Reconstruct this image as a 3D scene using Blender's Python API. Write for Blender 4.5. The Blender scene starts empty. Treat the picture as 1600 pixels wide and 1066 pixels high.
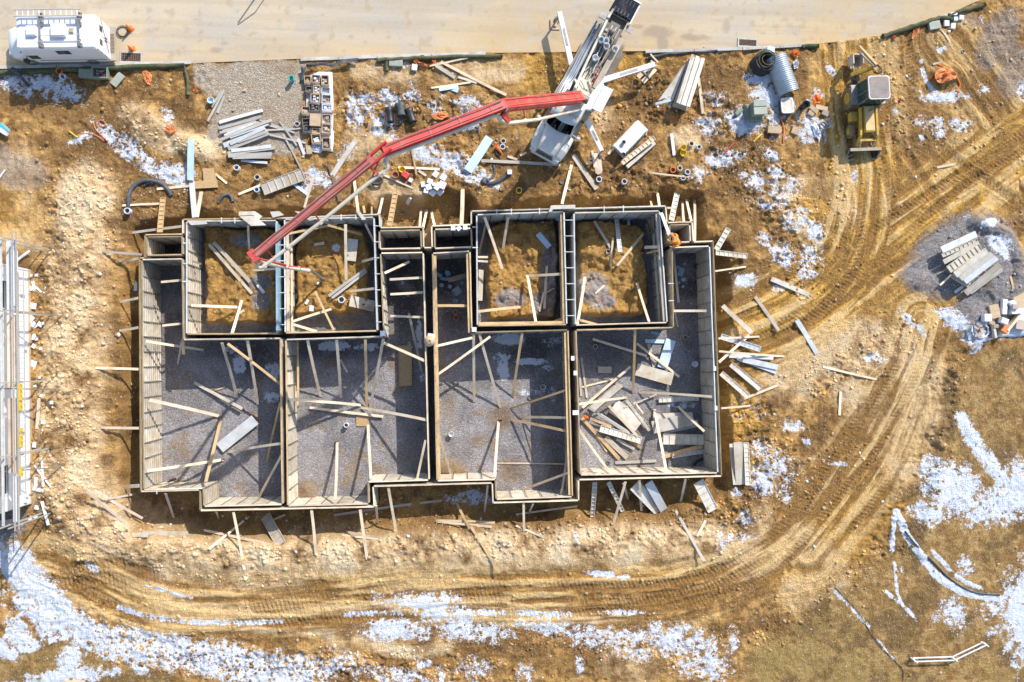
import bpy, math, random
import numpy as np
from mathutils import Vector, Matrix, Quaternion
PI = math.pi
random.seed(7)
SC = bpy.context.scene
COL = SC.collection
# ---------------------------------------------------------------- camera
CAM_H, FPX = 51.0, 1230.0
NADIR = (725.0, 562.0)
cam_d = bpy.data.cameras.new("Camera")
cam_d.sensor_width = 36.0
cam_d.lens = 36.0 * FPX / 1600.0
cam_d.clip_start = 0.5
cam_d.clip_end = 2000.0
cam = bpy.data.objects.new("Camera", cam_d)
COL.objects.link(cam)
nd = Vector(((NADIR[0] - 800) / FPX, -(NADIR[1] - 533) / FPX, -1.0)).normalized()
CQ = nd.rotation_difference(Vector((0, 0, -1)))
CR = CQ.to_matrix()
cam.rotation_mode = 'QUATERNION'
cam.rotation_quaternion = CQ
cam.location = (0, 0, CAM_H)
SC.camera = cam
# ---------------------------------------------------------------- sky, sun, exposure
SUN = Vector((0.71, 1.08, 1.0)).normalized()
world = bpy.data.worlds.new("World")
SC.world = world
world.use_nodes = True
wn = world.node_tree
bg = wn.nodes["Background"]
sky = wn.nodes.new("ShaderNodeTexSky")
sky.sky_type = 'NISHITA'
sky.sun_disc = False
sky.sun_elevation = math.asin(SUN.z)
sky.sun_rotation = math.atan2(SUN.x, SUN.y)
wn.links.new(sky.outputs[0], bg.inputs[0])
bg.inputs[1].default_value = 0.15
sd = bpy.data.lights.new("Sun", 'SUN')
sd.energy = 3.9
sd.angle = math.radians(0.5)
sd.color = (1.0, 0.955, 0.89)
so = bpy.data.objects.new("Sun", sd)
so.rotation_mode = 'QUATERNION'
so.rotation_quaternion = SUN.to_track_quat('Z', 'Y')
so.location = SUN * 60
COL.objects.link(so)
SC.view_settings.view_transform = 'Standard'
SC.view_settings.look = 'None'
SC.view_settings.gamma = 1.0
SC.view_settings.exposure = 0.57
SC.render.film_transparent = False
try:
    SC.cycles.max_bounces = 6
    SC.cycles.diffuse_bounces = 3
except Exception:
    pass

# ---------------------------------------------------------------- layout helper: plan position seen on the survey picture -> world
def P(px, py, z=0.0):
    d = CR @ Vector(((px - 800) / FPX, -(py - 533) / FPX, -1.0))
    t = (z - CAM_H) / d.z
    return Vector((t * d.x, t * d.y, z))

# ---------------------------------------------------------------- mesh builder
class MB:
    def __init__(s):
        s.v, s.f, s.m, s.sm = [], [], [], []
    def add(s, vs, fs, m=0, smooth=False):
        o = len(s.v)
        s.v += [tuple(x) for x in vs]
        s.f += [tuple(i + o for i in f) for f in fs]
        s.m += [m] * len(fs)
        s.sm += [smooth] * len(fs)
        return s
    def box(s, x0, x1, y0, y1, z0, z1, m=0, top=None):
        """axis box; top=(dx0,dx1,dy0,dy1) insets of the upper face"""
        a, b, c, d = top or (0, 0, 0, 0)
        vs = [(x0, y0, z0), (x1, y0, z0), (x1, y1, z0), (x0, y1, z0),
              (x0 + a, y0 + c, z1), (x1 - b, y0 + c, z1), (x1 - b, y1 - d, z1), (x0 + a, y1 - d, z1)]
        return s.add(vs, [(3, 2, 1, 0), (4, 5, 6, 7), (0, 1, 5, 4), (1, 2, 6, 5), (2, 3, 7, 6), (3, 0, 4, 7)], m)
    def beam(s, p, q, w, h, m=0, w2=None, h2=None, up=(0, 0, 1)):
        p, q = Vector(p), Vector(q)
        d = (q - p).normalized()
        u = Vector(up)
        if abs(d.dot(u)) > 0.98:
            u = Vector((0, 1, 0))
        sd_ = d.cross(u).normalized()
        u = sd_.cross(d)
        w2 = w if w2 is None else w2
        h2 = h if h2 is None else h2
        vs = []
        for c, ww, hh in ((p, w, h), (q, w2, h2)):
            for i, j in ((-1, -1), (1, -1), (1, 1), (-1, 1)):
                vs.append(c + sd_ * (i * ww / 2) + u * (j * hh / 2))
        return s.add(vs, [(0, 1, 2, 3), (7, 6, 5, 4), (1, 0, 4, 5), (2, 1, 5, 6), (3, 2, 6, 7), (0, 3, 7, 4)], m)
    def prism(s, pts, z0, z1, m=0, top=1.0):
        n = len(pts)
        cx = sum(p[0] for p in pts) / n
        cy = sum(p[1] for p in pts) / n
        vs = [(p[0], p[1], z0) for p in pts] + [(cx + (p[0] - cx) * top, cy + (p[1] - cy) * top, z1) for p in pts]
        a = sum(pts[i][0] * pts[(i + 1) % n][1] - pts[(i + 1) % n][0] * pts[i][1] for i in range(n))
        fs = [tuple(range(n, 2 * n)), tuple(range(n - 1, -1, -1))] + [(i, (i + 1) % n, n + (i + 1) % n, n + i) for i in range(n)]
        if a < 0:
            fs = [tuple(reversed(f)) for f in fs]
        return s.add(vs, fs, m)
    def tube(s, pts, r, n=8, m=0, r_in=None, closed=False, smooth=True):
        pts = [Vector(p) for p in pts]
        k = len(pts)
        rs = r if isinstance(r, (list, tuple)) else [r] * k
        vs, prev = [], None
        for i, p in enumerate(pts):
            a = pts[(i - 1) % k] if (closed or i > 0) else p
            b = pts[(i + 1) % k] if (closed or i < k - 1) else p
            d = (b - a).normalized()
            if prev is None:
                t = Vector((0, 0, 1)) if abs(d.z) < 0.9 else Vector((1, 0, 0))
                nrm = d.cross(t).normalized()
            else:
                nrm = (prev - d * prev.dot(d)).normalized()
            prev = nrm
            bn = d.cross(nrm)
            for j in range(n):
                an = 2 * PI * j / n
                vs.append(p + (nrm * math.cos(an) + bn * math.sin(an)) * rs[i])
        fs = []
        for i in range(k if closed else k - 1):
            for j in range(n):
                i2 = (i + 1) % k
                fs.append((i * n + j, i2 * n + j, i2 * n + (j + 1) % n, i * n + (j + 1) % n))
        fs = [tuple(reversed(f)) for f in fs]
        s.add(vs, fs, m, smooth)
        if not closed:
            o = len(s.v) - len(vs)
            s.f += [tuple(o + j for j in range(n)), tuple(o + (k - 1) * n + j for j in range(n - 1, -1, -1))]
            s.m += [m, m]
            s.sm += [False, False]
        return s
    def lathe(s, prof, n=16, m=0, c=(0, 0, 0), axis='z', closed=False, smooth=True):
        """prof = [(r, h)...] spun round axis"""
        vs = []
        for r, h in prof:
            for j in range(n):
                a = 2 * PI * j / n
                if axis == 'z':
                    vs.append((c[0] + r * math.cos(a), c[1] + r * math.sin(a), c[2] + h))
                elif axis == 'y':
                    vs.append((c[0] + r * math.cos(a), c[1] + h, c[2] - r * math.sin(a)))
                else:
                    vs.append((c[0] + h, c[1] + r * math.cos(a), c[2] + r * math.sin(a)))
        k = len(prof)
        fs = []
        for i in range(k if closed else k - 1):
            i2 = (i + 1) % k
            for j in range(n):
                fs.append((i * n + j, i * n + (j + 1) % n, i2 * n + (j + 1) % n, i2 * n + j))
        return s.add(vs, fs, m, smooth)
    def pipe(s, c, r, h, t=0.02, n=16, m=0, axis='z'):
        return s.lathe([(r, 0), (r, h), (r - t, h), (r - t, 0)], n, m, c, axis, closed=True, smooth=False)
    def ngon(s, pts, m=0):
        return s.add(pts, [tuple(range(len(pts)))], m)
    def build(s, name, mats, parent=None, origin=None, M=None):
        me = bpy.data.meshes.new(name)
        o = Vector((0, 0, 0))
        if origin is not None:
            o = Vector(origin)
        elif parent is not None and M is None and parent.get('_world'):
            o = Vector(parent.location)
        vs = [(x - o.x, y - o.y, z - o.z) for x, y, z in s.v]
        me.from_pydata(vs, [], s.f)
        if not isinstance(mats, (list, tuple)):
            mats = [mats]
        for m in mats:
            me.materials.append(m)
        me.polygons.foreach_set("material_index", s.m)
        me.polygons.foreach_set("use_smooth", s.sm)
        me.update()
        ob = bpy.data.objects.new(name, me)
        COL.objects.link(ob)
        if parent is not None:
            ob.parent = parent
        elif origin is not None:
            ob.location = o
        if M is not None:
            ob.matrix_basis = M
        return ob

def tag(o, label=None, cat=None, group=None, kind=None):
    if label: o['label'] = label
    if cat: o['category'] = cat
    if group: o['group'] = group
    if kind: o['kind'] = kind
    return o

def thing(name, label, cat, loc=(0, 0, 0), rz=0.0, group=None, worldspace=False):
    o = bpy.data.objects.new(name, None)
    COL.objects.link(o)
    o.location = loc
    o.rotation_euler = (0, 0, rz)
    o.empty_display_size = 0.2
    if worldspace:
        o['_world'] = 1
    return tag(o, label, cat, group)

# ---------------------------------------------------------------- numpy noise
def _hash(ix, iy, seed):
    h = (ix.astype(np.int64) * 374761393 + iy.astype(np.int64) * 668265263 + seed * 982451653) & 0x7fffffff
    h = ((h ^ (h >> 13)) * 1274126177) & 0x7fffffff
    return ((h ^ (h >> 16)) & 0xffff) / 65535.0

def vnoise(X, Y, f, seed):
    x, y = X * f, Y * f
    ix, iy = np.floor(x), np.floor(y)
    fx, fy = x - ix, y - iy
    fx = fx * fx * (3 - 2 * fx)
    fy = fy * fy * (3 - 2 * fy)
    ix = ix.astype(np.int64); iy = iy.astype(np.int64)
    a = _hash(ix, iy, seed); b = _hash(ix + 1, iy, seed)
    c = _hash(ix, iy + 1, seed); d = _hash(ix + 1, iy + 1, seed)
    return (a + (b - a) * fx) * (1 - fy) + (c + (d - c) * fx) * fy

def fbm(X, Y, f, octv, seed, gain=0.5):
    r, amp, tot = 0, 1.0, 0
    ca, sa = math.cos(0.6), math.sin(0.6)
    x, y = X, Y
    for i in range(octv):
        r = r + amp * vnoise(x, y, f, seed + i * 17)
        tot += amp
        amp *= gain
        f *= 2.03
        x, y = ca * x - sa * y, sa * x + ca * y
    return r / tot
# ================================================================ materials
def mat(name):
    m = bpy.data.materials.new(name); m.use_nodes = True
    nt = m.node_tree
    return m, nt, nt.nodes["Principled BSDF"]
def N(nt, t, **kw):
    n = nt.nodes.new(t)
    for k, v in kw.items():
        if k.startswith('i_'):
            n.inputs[int(k[2:])].default_value = v
        else:
            setattr(n, k, v)
    return n
def mixrgb(nt, fac, a, b, mode='MIX'):
    n = nt.nodes.new('ShaderNodeMix'); n.data_type = 'RGBA'; n.blend_type = mode
    for sock, v in ((n.inputs[0], fac), (n.inputs[6], a), (n.inputs[7], b)):
        if hasattr(v, 'links') or hasattr(v, 'is_linked'):
            nt.links.new(v, sock)
        else:
            sock.default_value = v if not isinstance(v, tuple) or len(v) == 4 else (*v, 1)
    return n.outputs[2]
def ramp(nt, src, stops):
    r = nt.nodes.new('ShaderNodeValToRGB')
    e = r.color_ramp.elements
    while len(e) < len(stops): e.new(0.5)
    for k, (p, c) in zip(e, stops):
        k.position = p; k.color = (c, c, c, 1) if not isinstance(c, tuple) else (*c, 1)
    nt.links.new(src, r.inputs[0])
    return r.outputs[0]
def noise(nt, co, scale, detail=4, rough=.6, vec_scale=None):
    n = nt.nodes.new('ShaderNodeTexNoise')
    n.inputs['Scale'].default_value = scale; n.inputs['Detail'].default_value = detail; n.inputs['Roughness'].default_value = rough
    if vec_scale:
        mp = nt.nodes.new('ShaderNodeMapping'); mp.inputs['Scale'].default_value = vec_scale
        nt.links.new(co, mp.inputs[0]); co = mp.outputs[0]
    nt.links.new(co, n.inputs[0])
    return n.outputs[0]
def bump(nt, bs, h, st, dist=.02):
    b = nt.nodes.new('ShaderNodeBump'); b.inputs['Strength'].default_value = st; b.inputs['Distance'].default_value = dist
    nt.links.new(h, b.inputs['Height']); nt.links.new(b.outputs[0], bs.inputs['Normal'])

def surf(name, c, c2=None, rough=.7, metal=0.0, sc=3.0, stretch=None, dirt=None, dirt_amt=.5, var=.25, bst=.3, spec=.4, fine=True):
    """general painted/worn surface: two tones by noise, dirt blotches, per-object brightness"""
    m, nt, bs = mat(name)
    tc = nt.nodes.new('ShaderNodeTexCoord'); co = tc.outputs['Object']
    oi = nt.nodes.new('ShaderNodeObjectInfo')
    # shift the pattern from object to object
    ad = nt.nodes.new('ShaderNodeVectorMath'); ad.operation = 'ADD'
    sm = nt.nodes.new('ShaderNodeVectorMath'); sm.operation = 'SCALE'; sm.inputs[0].default_value = (37, 11, 5)
    nt.links.new(oi.outputs['Random'], sm.inputs['Scale']); nt.links.new(co, ad.inputs[0]); nt.links.new(sm.outputs[0], ad.inputs[1])
    co = ad.outputs[0]
    n1 = noise(nt, co, sc, 5, .65, stretch)
    col = mixrgb(nt, ramp(nt, n1, [(.35, 0.), (.65, 1.)]), c, c2 or tuple(x * .8 for x in c))
    if dirt:
        n2 = noise(nt, co, sc * .45, 6, .7)
        col = mixrgb(nt, ramp(nt, n2, [(.48, 0.), (.68, dirt_amt)]), col, dirt)
    if var:
        mr = nt.nodes.new('ShaderNodeMapRange'); mr.inputs[3].default_value = 1 - var; mr.inputs[4].default_value = 1 + var * .6
        nt.links.new(oi.outputs['Random'], mr.inputs[0])
        hs = nt.nodes.new('ShaderNodeHueSaturation'); nt.links.new(mr.outputs[0], hs.inputs['Value']); nt.links.new(col, hs.inputs['Color'])
        col = hs.outputs[0]
    nt.links.new(col, bs.inputs['Base Color'])
    bs.inputs['Roughness'].default_value = rough; bs.inputs['Metallic'].default_value = metal
    bs.inputs['Specular IOR Level'].default_value = spec
    if bst: bump(nt, bs, n1, bst, .01)
    return m

DIRT = (.30, .19, .09)
M = {}
M['wood'] = surf('fresh_timber', (.86, .72, .53), (.74, .57, .38), .75, sc=2.2, stretch=(.6, 9, 9), dirt=(.38, .28, .18), dirt_amt=.6, var=.26)
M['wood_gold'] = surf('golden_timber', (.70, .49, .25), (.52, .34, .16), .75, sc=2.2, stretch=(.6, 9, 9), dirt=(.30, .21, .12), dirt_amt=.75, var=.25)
M['wood_pink'] = surf('pink_timber', (.80, .64, .50), (.70, .53, .39), .75, sc=2.2, stretch=(.6, 9, 9), dirt=(.42, .31, .21), dirt_amt=.65, var=.2)
M['wood_grey'] = surf('weathered_timber', (.62, .54, .44), (.46, .40, .32), .85, sc=2.2, stretch=(.6, 9, 9), dirt=(.24, .17, .10), dirt_amt=.5, var=.22)
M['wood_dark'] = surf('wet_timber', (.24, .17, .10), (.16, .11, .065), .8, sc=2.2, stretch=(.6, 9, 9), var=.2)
M['osb'] = surf('strand_board', (.55, .38, .19), (.42, .27, .13), .8, sc=9, dirt=(.34, .24, .13), dirt_amt=.5, var=.1)
M['form'] = surf('cement_stained_aluminium', (.70, .655, .575), (.55, .51, .43), .65, .05, sc=2.2, dirt=(.40, .29, .16), dirt_amt=.7, var=.24, spec=.5)
M['form_in'] = surf('cement_stained_panel', (.64, .585, .49), (.48, .435, .36), .7, .1, sc=1.8, dirt=(.42, .29, .15), dirt_amt=.75, var=.24)
M['form_cool'] = surf('clean_aluminium_form', (.68, .70, .70), (.55, .57, .57), .55, .1, sc=2.5, dirt=(.38, .33, .27), dirt_amt=.4, var=.15)
M['alu'] = surf('bright_aluminium', (.52, .49, .44), (.38, .36, .32), .6, .1, sc=3, stretch=(.5, 6, 6), dirt=(.35, .28, .2), dirt_amt=.45, var=.15)
M['rail'] = surf('oiled_top_rail', (.36, .26, .12), (.22, .155, .075), .7, .1, sc=2.5, stretch=(.5, 6, 6), dirt=(.45, .36, .22), dirt_amt=.6, var=.2)
M['pin'] = surf('form_pin_dark', (.05, .045, .04), None, .7, var=0, bst=0)
M['foam'] = surf('pale_blue_foam', (.62, .76, .88), (.50, .66, .80), .6, sc=2, dirt=(.45, .42, .38), dirt_amt=.3, var=.1)
M['foam_blue'] = surf('blue_foam', (.34, .49, .57), (.22, .36, .45), .6, sc=2, dirt=(.35, .4, .4), dirt_amt=.3, var=.1)
M['foam_white'] = surf('white_foam', (.80, .83, .87), (.68, .72, .78), .7, sc=3, dirt=(.5, .42, .33), dirt_amt=.35, var=.08)
M['white'] = surf('white_paint', (.76, .77, .78), (.70, .71, .72), .35, sc=2, dirt=(.5, .44, .36), dirt_amt=.22, var=.03, bst=0, spec=.5)
M['van'] = surf('white_van_paint', (.80, .81, .82), (.77, .78, .79), .3, sc=1.2, dirt=(.62, .60, .56), dirt_amt=.25, var=0, bst=0, spec=.5)
M['truck'] = surf('dusty_truck_white', (.62, .63, .61), (.52, .53, .51), .42, sc=1.4, dirt=(.50, .43, .34), dirt_amt=.45, var=.03, bst=0, spec=.5)
M['cream'] = surf('cream_pipe_paint', (.66, .63, .52), (.56, .52, .41), .5, sc=3, stretch=(.7, 3, 3), dirt=(.36, .28, .18), dirt_amt=.5, var=.05)
M['red'] = surf('red_boom_paint', (.66, .055, .045), (.54, .045, .04), .42, sc=1.5, dirt=(.50, .20, .16), dirt_amt=.5, var=.04, bst=.1, spec=.5)
M['red_dusty'] = surf('dusty_red_boom_paint', (.55, .10, .085), (.45, .19, .15), .6, sc=1.2, dirt=(.42, .28, .2), dirt_amt=.7, var=.04, bst=.1)
M['steel'] = surf('grey_steel', (.33, .33, .33), (.22, .22, .22), .5, .5, sc=4, dirt=(.25, .19, .13), dirt_amt=.5, var=.15)
M['deck'] = surf('dusty_deck_plate', (.46, .40, .31), (.36, .31, .24), .7, .1, sc=2, dirt=(.28, .22, .16), dirt_amt=.6, var=.1)
M['grime'] = surf('grimy_machinery', (.20, .18, .155), (.11, .10, .09), .6, .3, sc=6, dirt=(.32, .26, .19), dirt_amt=.6, var=.2)
M['black'] = surf('black_plastic', (.022, .023, .026), (.035, .035, .037), .45, sc=4, dirt=(.12, .10, .08), dirt_amt=.4, var=.2)
M['rubber'] = surf('muddy_rubber', (.26, .20, .12), (.13, .10, .065), .9, sc=6, dirt=(.24, .165, .085), dirt_amt=.85, var=.1)
M['navy'] = surf('dark_blue_rubber', (.012, .018, .03), (.02, .025, .04), .85, spec=.12, sc=3, dirt=(.14, .12, .1), dirt_amt=.35, var=0)
M['glass'] = surf('dark_glass', (.04, .065, .05), (.07, .10, .08), .15, sc=1, var=0, bst=0, spec=.8)
M['amber'] = surf('amber_lens', (.75, .33, .04), None, .3, var=0, bst=0)
M['redlens'] = surf('red_lens', (.55, .03, .03), None, .3, var=0, bst=0)
M['lamp'] = surf('clear_lens', (.6, .62, .64), None, .15, var=0, bst=0, spec=.8)
M['yellow'] = surf('yellow_machine_paint', (.66, .42, .05), (.48, .30, .045), .5, sc=2.5, dirt=(.30, .20, .09), dirt_amt=.75, var=.05)
M['yellow_b'] = surf('bright_yellow_plastic', (.78, .55, .03), None, .5, var=.05)
M['green_gl'] = surf('green_cab_glass', (.03, .10, .075), (.05, .14, .10), .15, sc=2, dirt=(.12, .13, .1), dirt_amt=.4, var=0, bst=0, spec=.7)
M['roofskin'] = surf('chalky_cab_roof', (.20, .16, .145), (.30, .26, .235), .6, sc=2.2, dirt=(.36, .24, .18), dirt_amt=.6, var=0)
M['orange'] = surf('orange_plastic', (.86, .22, .03), (.72, .17, .03), .5, sc=5, dirt=(.5, .2, .07), dirt_amt=.3, var=.08)
M['orange_net'] = surf('orange_net_plastic', (.74, .26, .085), (.55, .17, .05), .7, sc=9, dirt=(.42, .2, .1), dirt_amt=.5, var=.1)
M['greenbox'] = surf('grey_green_fibreglass', (.23, .28, .22), (.17, .21, .165), .6, sc=3, dirt=(.3, .25, .17), dirt_amt=.4, var=.1)
M['greenlid'] = surf('pale_green_lid', (.40, .43, .36), (.32, .35, .29), .65, sc=3, dirt=(.3, .26, .18), dirt_amt=.4, var=.15)
M['sock'] = surf('green_silt_sock', (.085, .10, .045), (.05, .06, .03), .9, sc=5, dirt=(.22, .16, .08), dirt_amt=.6, var=.1)
M['fabric'] = surf('black_filter_fabric', (.045, .05, .055), (.09, .10, .11), .7, sc=6, dirt=(.25, .24, .24), dirt_amt=.4, var=.1)
M['galv'] = surf('galvanised_steel', (.52, .58, .64), (.44, .50, .56), .38, .55, sc=3, dirt=(.4, .38, .34), dirt_amt=.3, var=0, bst=0)
M['pvc'] = surf('pale_plastic_pipe', (.66, .64, .60), (.55, .53, .5), .5, sc=4, dirt=(.4, .3, .2), dirt_amt=.45, var=.12)
M['kerb'] = surf('cast_kerb', (.56, .54, .50), (.42, .40, .37), .85, sc=2.2, dirt=(.32, .25, .17), dirt_amt=.7, var=.08)
M['rust'] = surf('rusty_grate', (.22, .13, .08), (.14, .085, .055), .85, sc=8, var=.1)
M['card'] = surf('brown_cardboard', (.56, .42, .27), (.46, .34, .22), .85, sc=4, dirt=(.32, .22, .14), dirt_amt=.5, var=.18)
M['sheet'] = surf('white_plastic_sheet', (.72, .75, .80), (.60, .63, .68), .45, sc=5, dirt=(.42, .36, .29), dirt_amt=.4, var=.06, bst=.5)
M['wrap'] = surf('pale_house_wrap', (.80, .84, .90), (.76, .80, .87), .6, sc=.8, dirt=(.72, .72, .72), dirt_amt=.4, var=.02)
M['brick'] = surf('pale_brick_offcuts', (.50, .36, .28), (.42, .38, .34), .9, sc=6, dirt=(.6, .56, .5), dirt_amt=.5, var=.3)
M['hivis'] = surf('orange_hivis_cloth', (.90, .30, .02), (.80, .24, .02), .8, sc=6, var=0, bst=.4)
M['hivis_band'] = surf('reflective_yellow_band', (.80, .72, .30), None, .6, var=0, bst=0)
M['skin'] = surf('skin', (.42, .25, .17), None, .6, var=0, bst=0)
M['trouser'] = surf('orange_work_trousers', (.82, .27, .03), (.62, .19, .03), .85, sc=5, var=0, bst=.4)
M['turq'] = surf('turquoise_plastic', (.05, .55, .50), None, .5, var=.05, bst=0)
M['shingle'] = surf('grey_roof_shingle', (.16, .16, .17), (.11, .11, .12), .9, sc=8, var=0)
M['darkwin'] = surf('dark_opening', (.05, .045, .035), (.10, .085, .05), .4, sc=2, var=0, bst=0)

# corrugated galvanised: ridges are in the mesh; ground and road materials below
def ground_mat(name, road=False):
    m, nt, bs = mat(name)
    L = nt.links
    g = nt.nodes.new('ShaderNodeNewGeometry'); co = g.outputs['Position']
    a = N(nt, 'ShaderNodeAttribute', attribute_name='Col'); k = N(nt, 'ShaderNodeAttribute', attribute_name='Mask')
    sp = nt.nodes.new('ShaderNodeSeparateColor'); L.new(k.outputs['Color'], sp.inputs[0])
    f1 = noise(nt, co, 6, 9, .74); f2 = noise(nt, co, 26, 4, .7)
    vo = nt.nodes.new('ShaderNodeTexVoronoi'); vo.inputs['Scale'].default_value = 19; L.new(co, vo.inputs['Vector'])
    if road:
        col = mixrgb(nt, 1.0, a.outputs['Color'], ramp(nt, f1, [(.3, .93), (.7, 1.06)]), 'MULTIPLY')
        col = mixrgb(nt, 1.0, col, ramp(nt, f2, [(.3, .94), (.7, 1.05)]), 'MULTIPLY')
        L.new(col, bs.inputs['Base Color']); bs.inputs['Roughness'].default_value = .9
        bump(nt, bs, f2, .25, .01)
        return m
    mul = ramp(nt, f1, [(.30, .62), (.48, 1.0), (.70, 1.28)])
    col = mixrgb(nt, 1.0, a.outputs['Color'], mul, 'MULTIPLY')
    col = mixrgb(nt, 1.0, col, ramp(nt, f2, [(.25, .78), (.75, 1.2)]), 'MULTIPLY')
    # loose gravel: each little stone its own grey
    hs = nt.nodes.new('ShaderNodeSeparateColor'); L.new(vo.outputs['Color'], hs.inputs[0])
    st = ramp(nt, hs.outputs[0], [(0., .7), (.55, .96), (.88, 1.1), (1., 1.7)])
    gcol = mixrgb(nt, 1.0, a.outputs['Color'], st, 'MULTIPLY')
    gcol = mixrgb(nt, 1.0, gcol, ramp(nt, f1, [(.3, .85), (.7, 1.12)]), 'MULTIPLY')
    col = mixrgb(nt, sp.outputs[1], col, gcol)
    # scattered pale grit
    hg = ramp(nt, hs.outputs[1], [(.93, 0.), (.96, .55)])
    col = mixrgb(nt, hg, col, (.55, .45, .33))
    # snow
    md = nt.nodes.new('ShaderNodeMath'); md.operation = 'ADD'
    sc2 = nt.nodes.new('ShaderNodeMath'); sc2.operation = 'MULTIPLY_ADD'; sc2.inputs[1].default_value = 2.0; sc2.inputs[2].default_value = -.97
    fs = noise(nt, co, 9, 5, .75)
    L.new(fs, sc2.inputs[0]); L.new(sp.outputs[0], md.inputs[0]); L.new(sc2.outputs[0], md.inputs[1])
    sf = ramp(nt, md.outputs[0], [(.50, 0.), (.56, .55), (.70, 1.)])
    scol = mixrgb(nt, ramp(nt, f1, [(.3, 0.), (.7, 1.)]), (.64, .69, .78), (.80, .83, .88))
    col = mixrgb(nt, sf, col, scol)
    L.new(col, bs.inputs['Base Color'])
    rr = ramp(nt, sf, [(0., .93), (1., .55)])
    L.new(rr, bs.inputs['Roughness']); bs.inputs['Specular IOR Level'].default_value = .25
    h = nt.nodes.new('ShaderNodeMath'); h.operation = 'ADD'
    L.new(f1, h.inputs[0])
    h2 = nt.nodes.new('ShaderNodeMath'); h2.operation = 'MULTIPLY'; L.new(vo.outputs['Distance'], h2.inputs[0]); h2.inputs[1].default_value = -.6
    L.new(h2.outputs[0], h.inputs[1])
    bump(nt, bs, h.outputs[0], 1.0, .11)
    return m
# ================================================================ THE GROUND: one sheet, fine near the site, coarse to the horizon
def axis(a, b, st):
    core = np.arange(a, b, st)
    lo, hi, s = [], [], st
    x = a
    while x > -1400:
        s *= 1.25; x -= s; lo.append(x)
    s = st; x = core[-1]
    while x < 1400:
        s *= 1.25; x += s; hi.append(x)
    return np.concatenate([np.array(lo[::-1]), core, np.array(hi)])
GS = 0.062
XS = axis(-33.0, 39.5, GS)
YS = axis(-23.0, 26.0, GS)
GX, GY = np.meshgrid(XS, YS)
NY, NX = GX.shape
PXM = 24.1   # picture units per metre on the ground

def win(x0, x1, y0, y1):
    i0, i1 = np.searchsorted(XS, [x0, x1]); j0, j1 = np.searchsorted(YS, [y0, y1])
    return slice(j0, j1), slice(i0, i1)

def blob(A, px, py, rx, ry, ang=0, v=1.0, z=0.0, soft=0.35, op='max'):
    """soft ellipse"""
    c = P(px, py, z)
    rx /= PXM; ry /= PXM
    R = max(rx, ry) * (1 + soft) + .1
    w = win(c.x - R, c.x + R, c.y - R, c.y + R)
    dx, dy = GX[w] - c.x, GY[w] - c.y
    a = math.radians(-ang)
    u = (dx * math.cos(a) + dy * math.sin(a)) / rx
    t = (-dx * math.sin(a) + dy * math.cos(a)) / ry
    d = np.sqrt(u * u + t * t)
    k = np.clip((1 + soft - d) / (2 * soft), 0, 1)
    k = k * k * (3 - 2 * k) * v
    if op == 'max': A[w] = np.maximum(A[w], k)
    elif op == 'add': A[w] += k
    else: A[w] = A[w] * (1 - k)

def smooth_line(pts, z=0.0, step=0.3):
    W = [P(a, b, z).to_2d() for a, b in pts]
    W = [W[0] * 2 - W[1]] + W + [W[-1] * 2 - W[-2]]
    out = []
    for i in range(1, len(W) - 2):
        p0, p1, p2, p3 = W[i - 1], W[i], W[i + 1], W[i + 2]
        n = max(2, int((p2 - p1).length / step))
        for k in range(n):
            t = k / n
            out.append(0.5 * ((2 * p1) + (p2 - p0) * t + (2 * p0 - 5 * p1 + 4 * p2 - p3) * t * t + (3 * p1 - p0 - 3 * p2 + p3) * t ** 3))
    out.append(W[-2])
    return out

def line_field(pts, rad, z=0.0, step=0.3):
    """signed distance and arc length near a smooth line"""
    L = smooth_line(pts, z, step)
    D = np.full(GX.shape, 99.0, dtype=np.float32)
    S = np.zeros(GX.shape, dtype=np.float32)
    s = 0.0
    for a, b in zip(L[:-1], L[1:]):
        ln = (b - a).length
        if ln < 1e-6: continue
        w = win(min(a.x, b.x) - rad, max(a.x, b.x) + rad, min(a.y, b.y) - rad, max(a.y, b.y) + rad)
        dx, dy = GX[w] - a.x, GY[w] - a.y
        ux, uy = (b.x - a.x) / ln, (b.y - a.y) / ln
        t = np.clip(dx * ux + dy * uy, 0, ln)
        d = np.hypot(dx - t * ux, dy - t * uy)
        sg = np.sign(ux * dy - uy * dx)
        m = d < np.abs(D[w])
        D[w] = np.where(m, d * np.where(sg == 0, 1, sg), D[w])
        S[w] = np.where(m, s + t, S[w])
        s += ln
    return D, S

def streak(A, pts, wd, v=1.0, z=0.0, soft=0.5, op='max'):
    r = wd / PXM
    D, S = line_field(pts, r * (1 + soft) + .1, z, 0.6)
    k = np.clip((1 + soft - np.abs(D) / r) / (2 * soft), 0, 1)
    k = k * k * (3 - 2 * k) * v
    if op == 'max': np.maximum(A, k, out=A)
    elif op == 'add': A += k
    else: A *= (1 - k)

def inside(poly, X, Y):
    r = np.zeros(X.shape, dtype=bool)
    n = len(poly)
    for i in range(n):
        x0, y0 = poly[i]; x1, y1 = poly[(i + 1) % n]
        if y0 == y1: continue
        c = ((y0 > Y) != (y1 > Y)) & (X < (x1 - x0) * (Y - y0) / (y1 - y0) + x0)
        r ^= c
    return r

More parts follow.
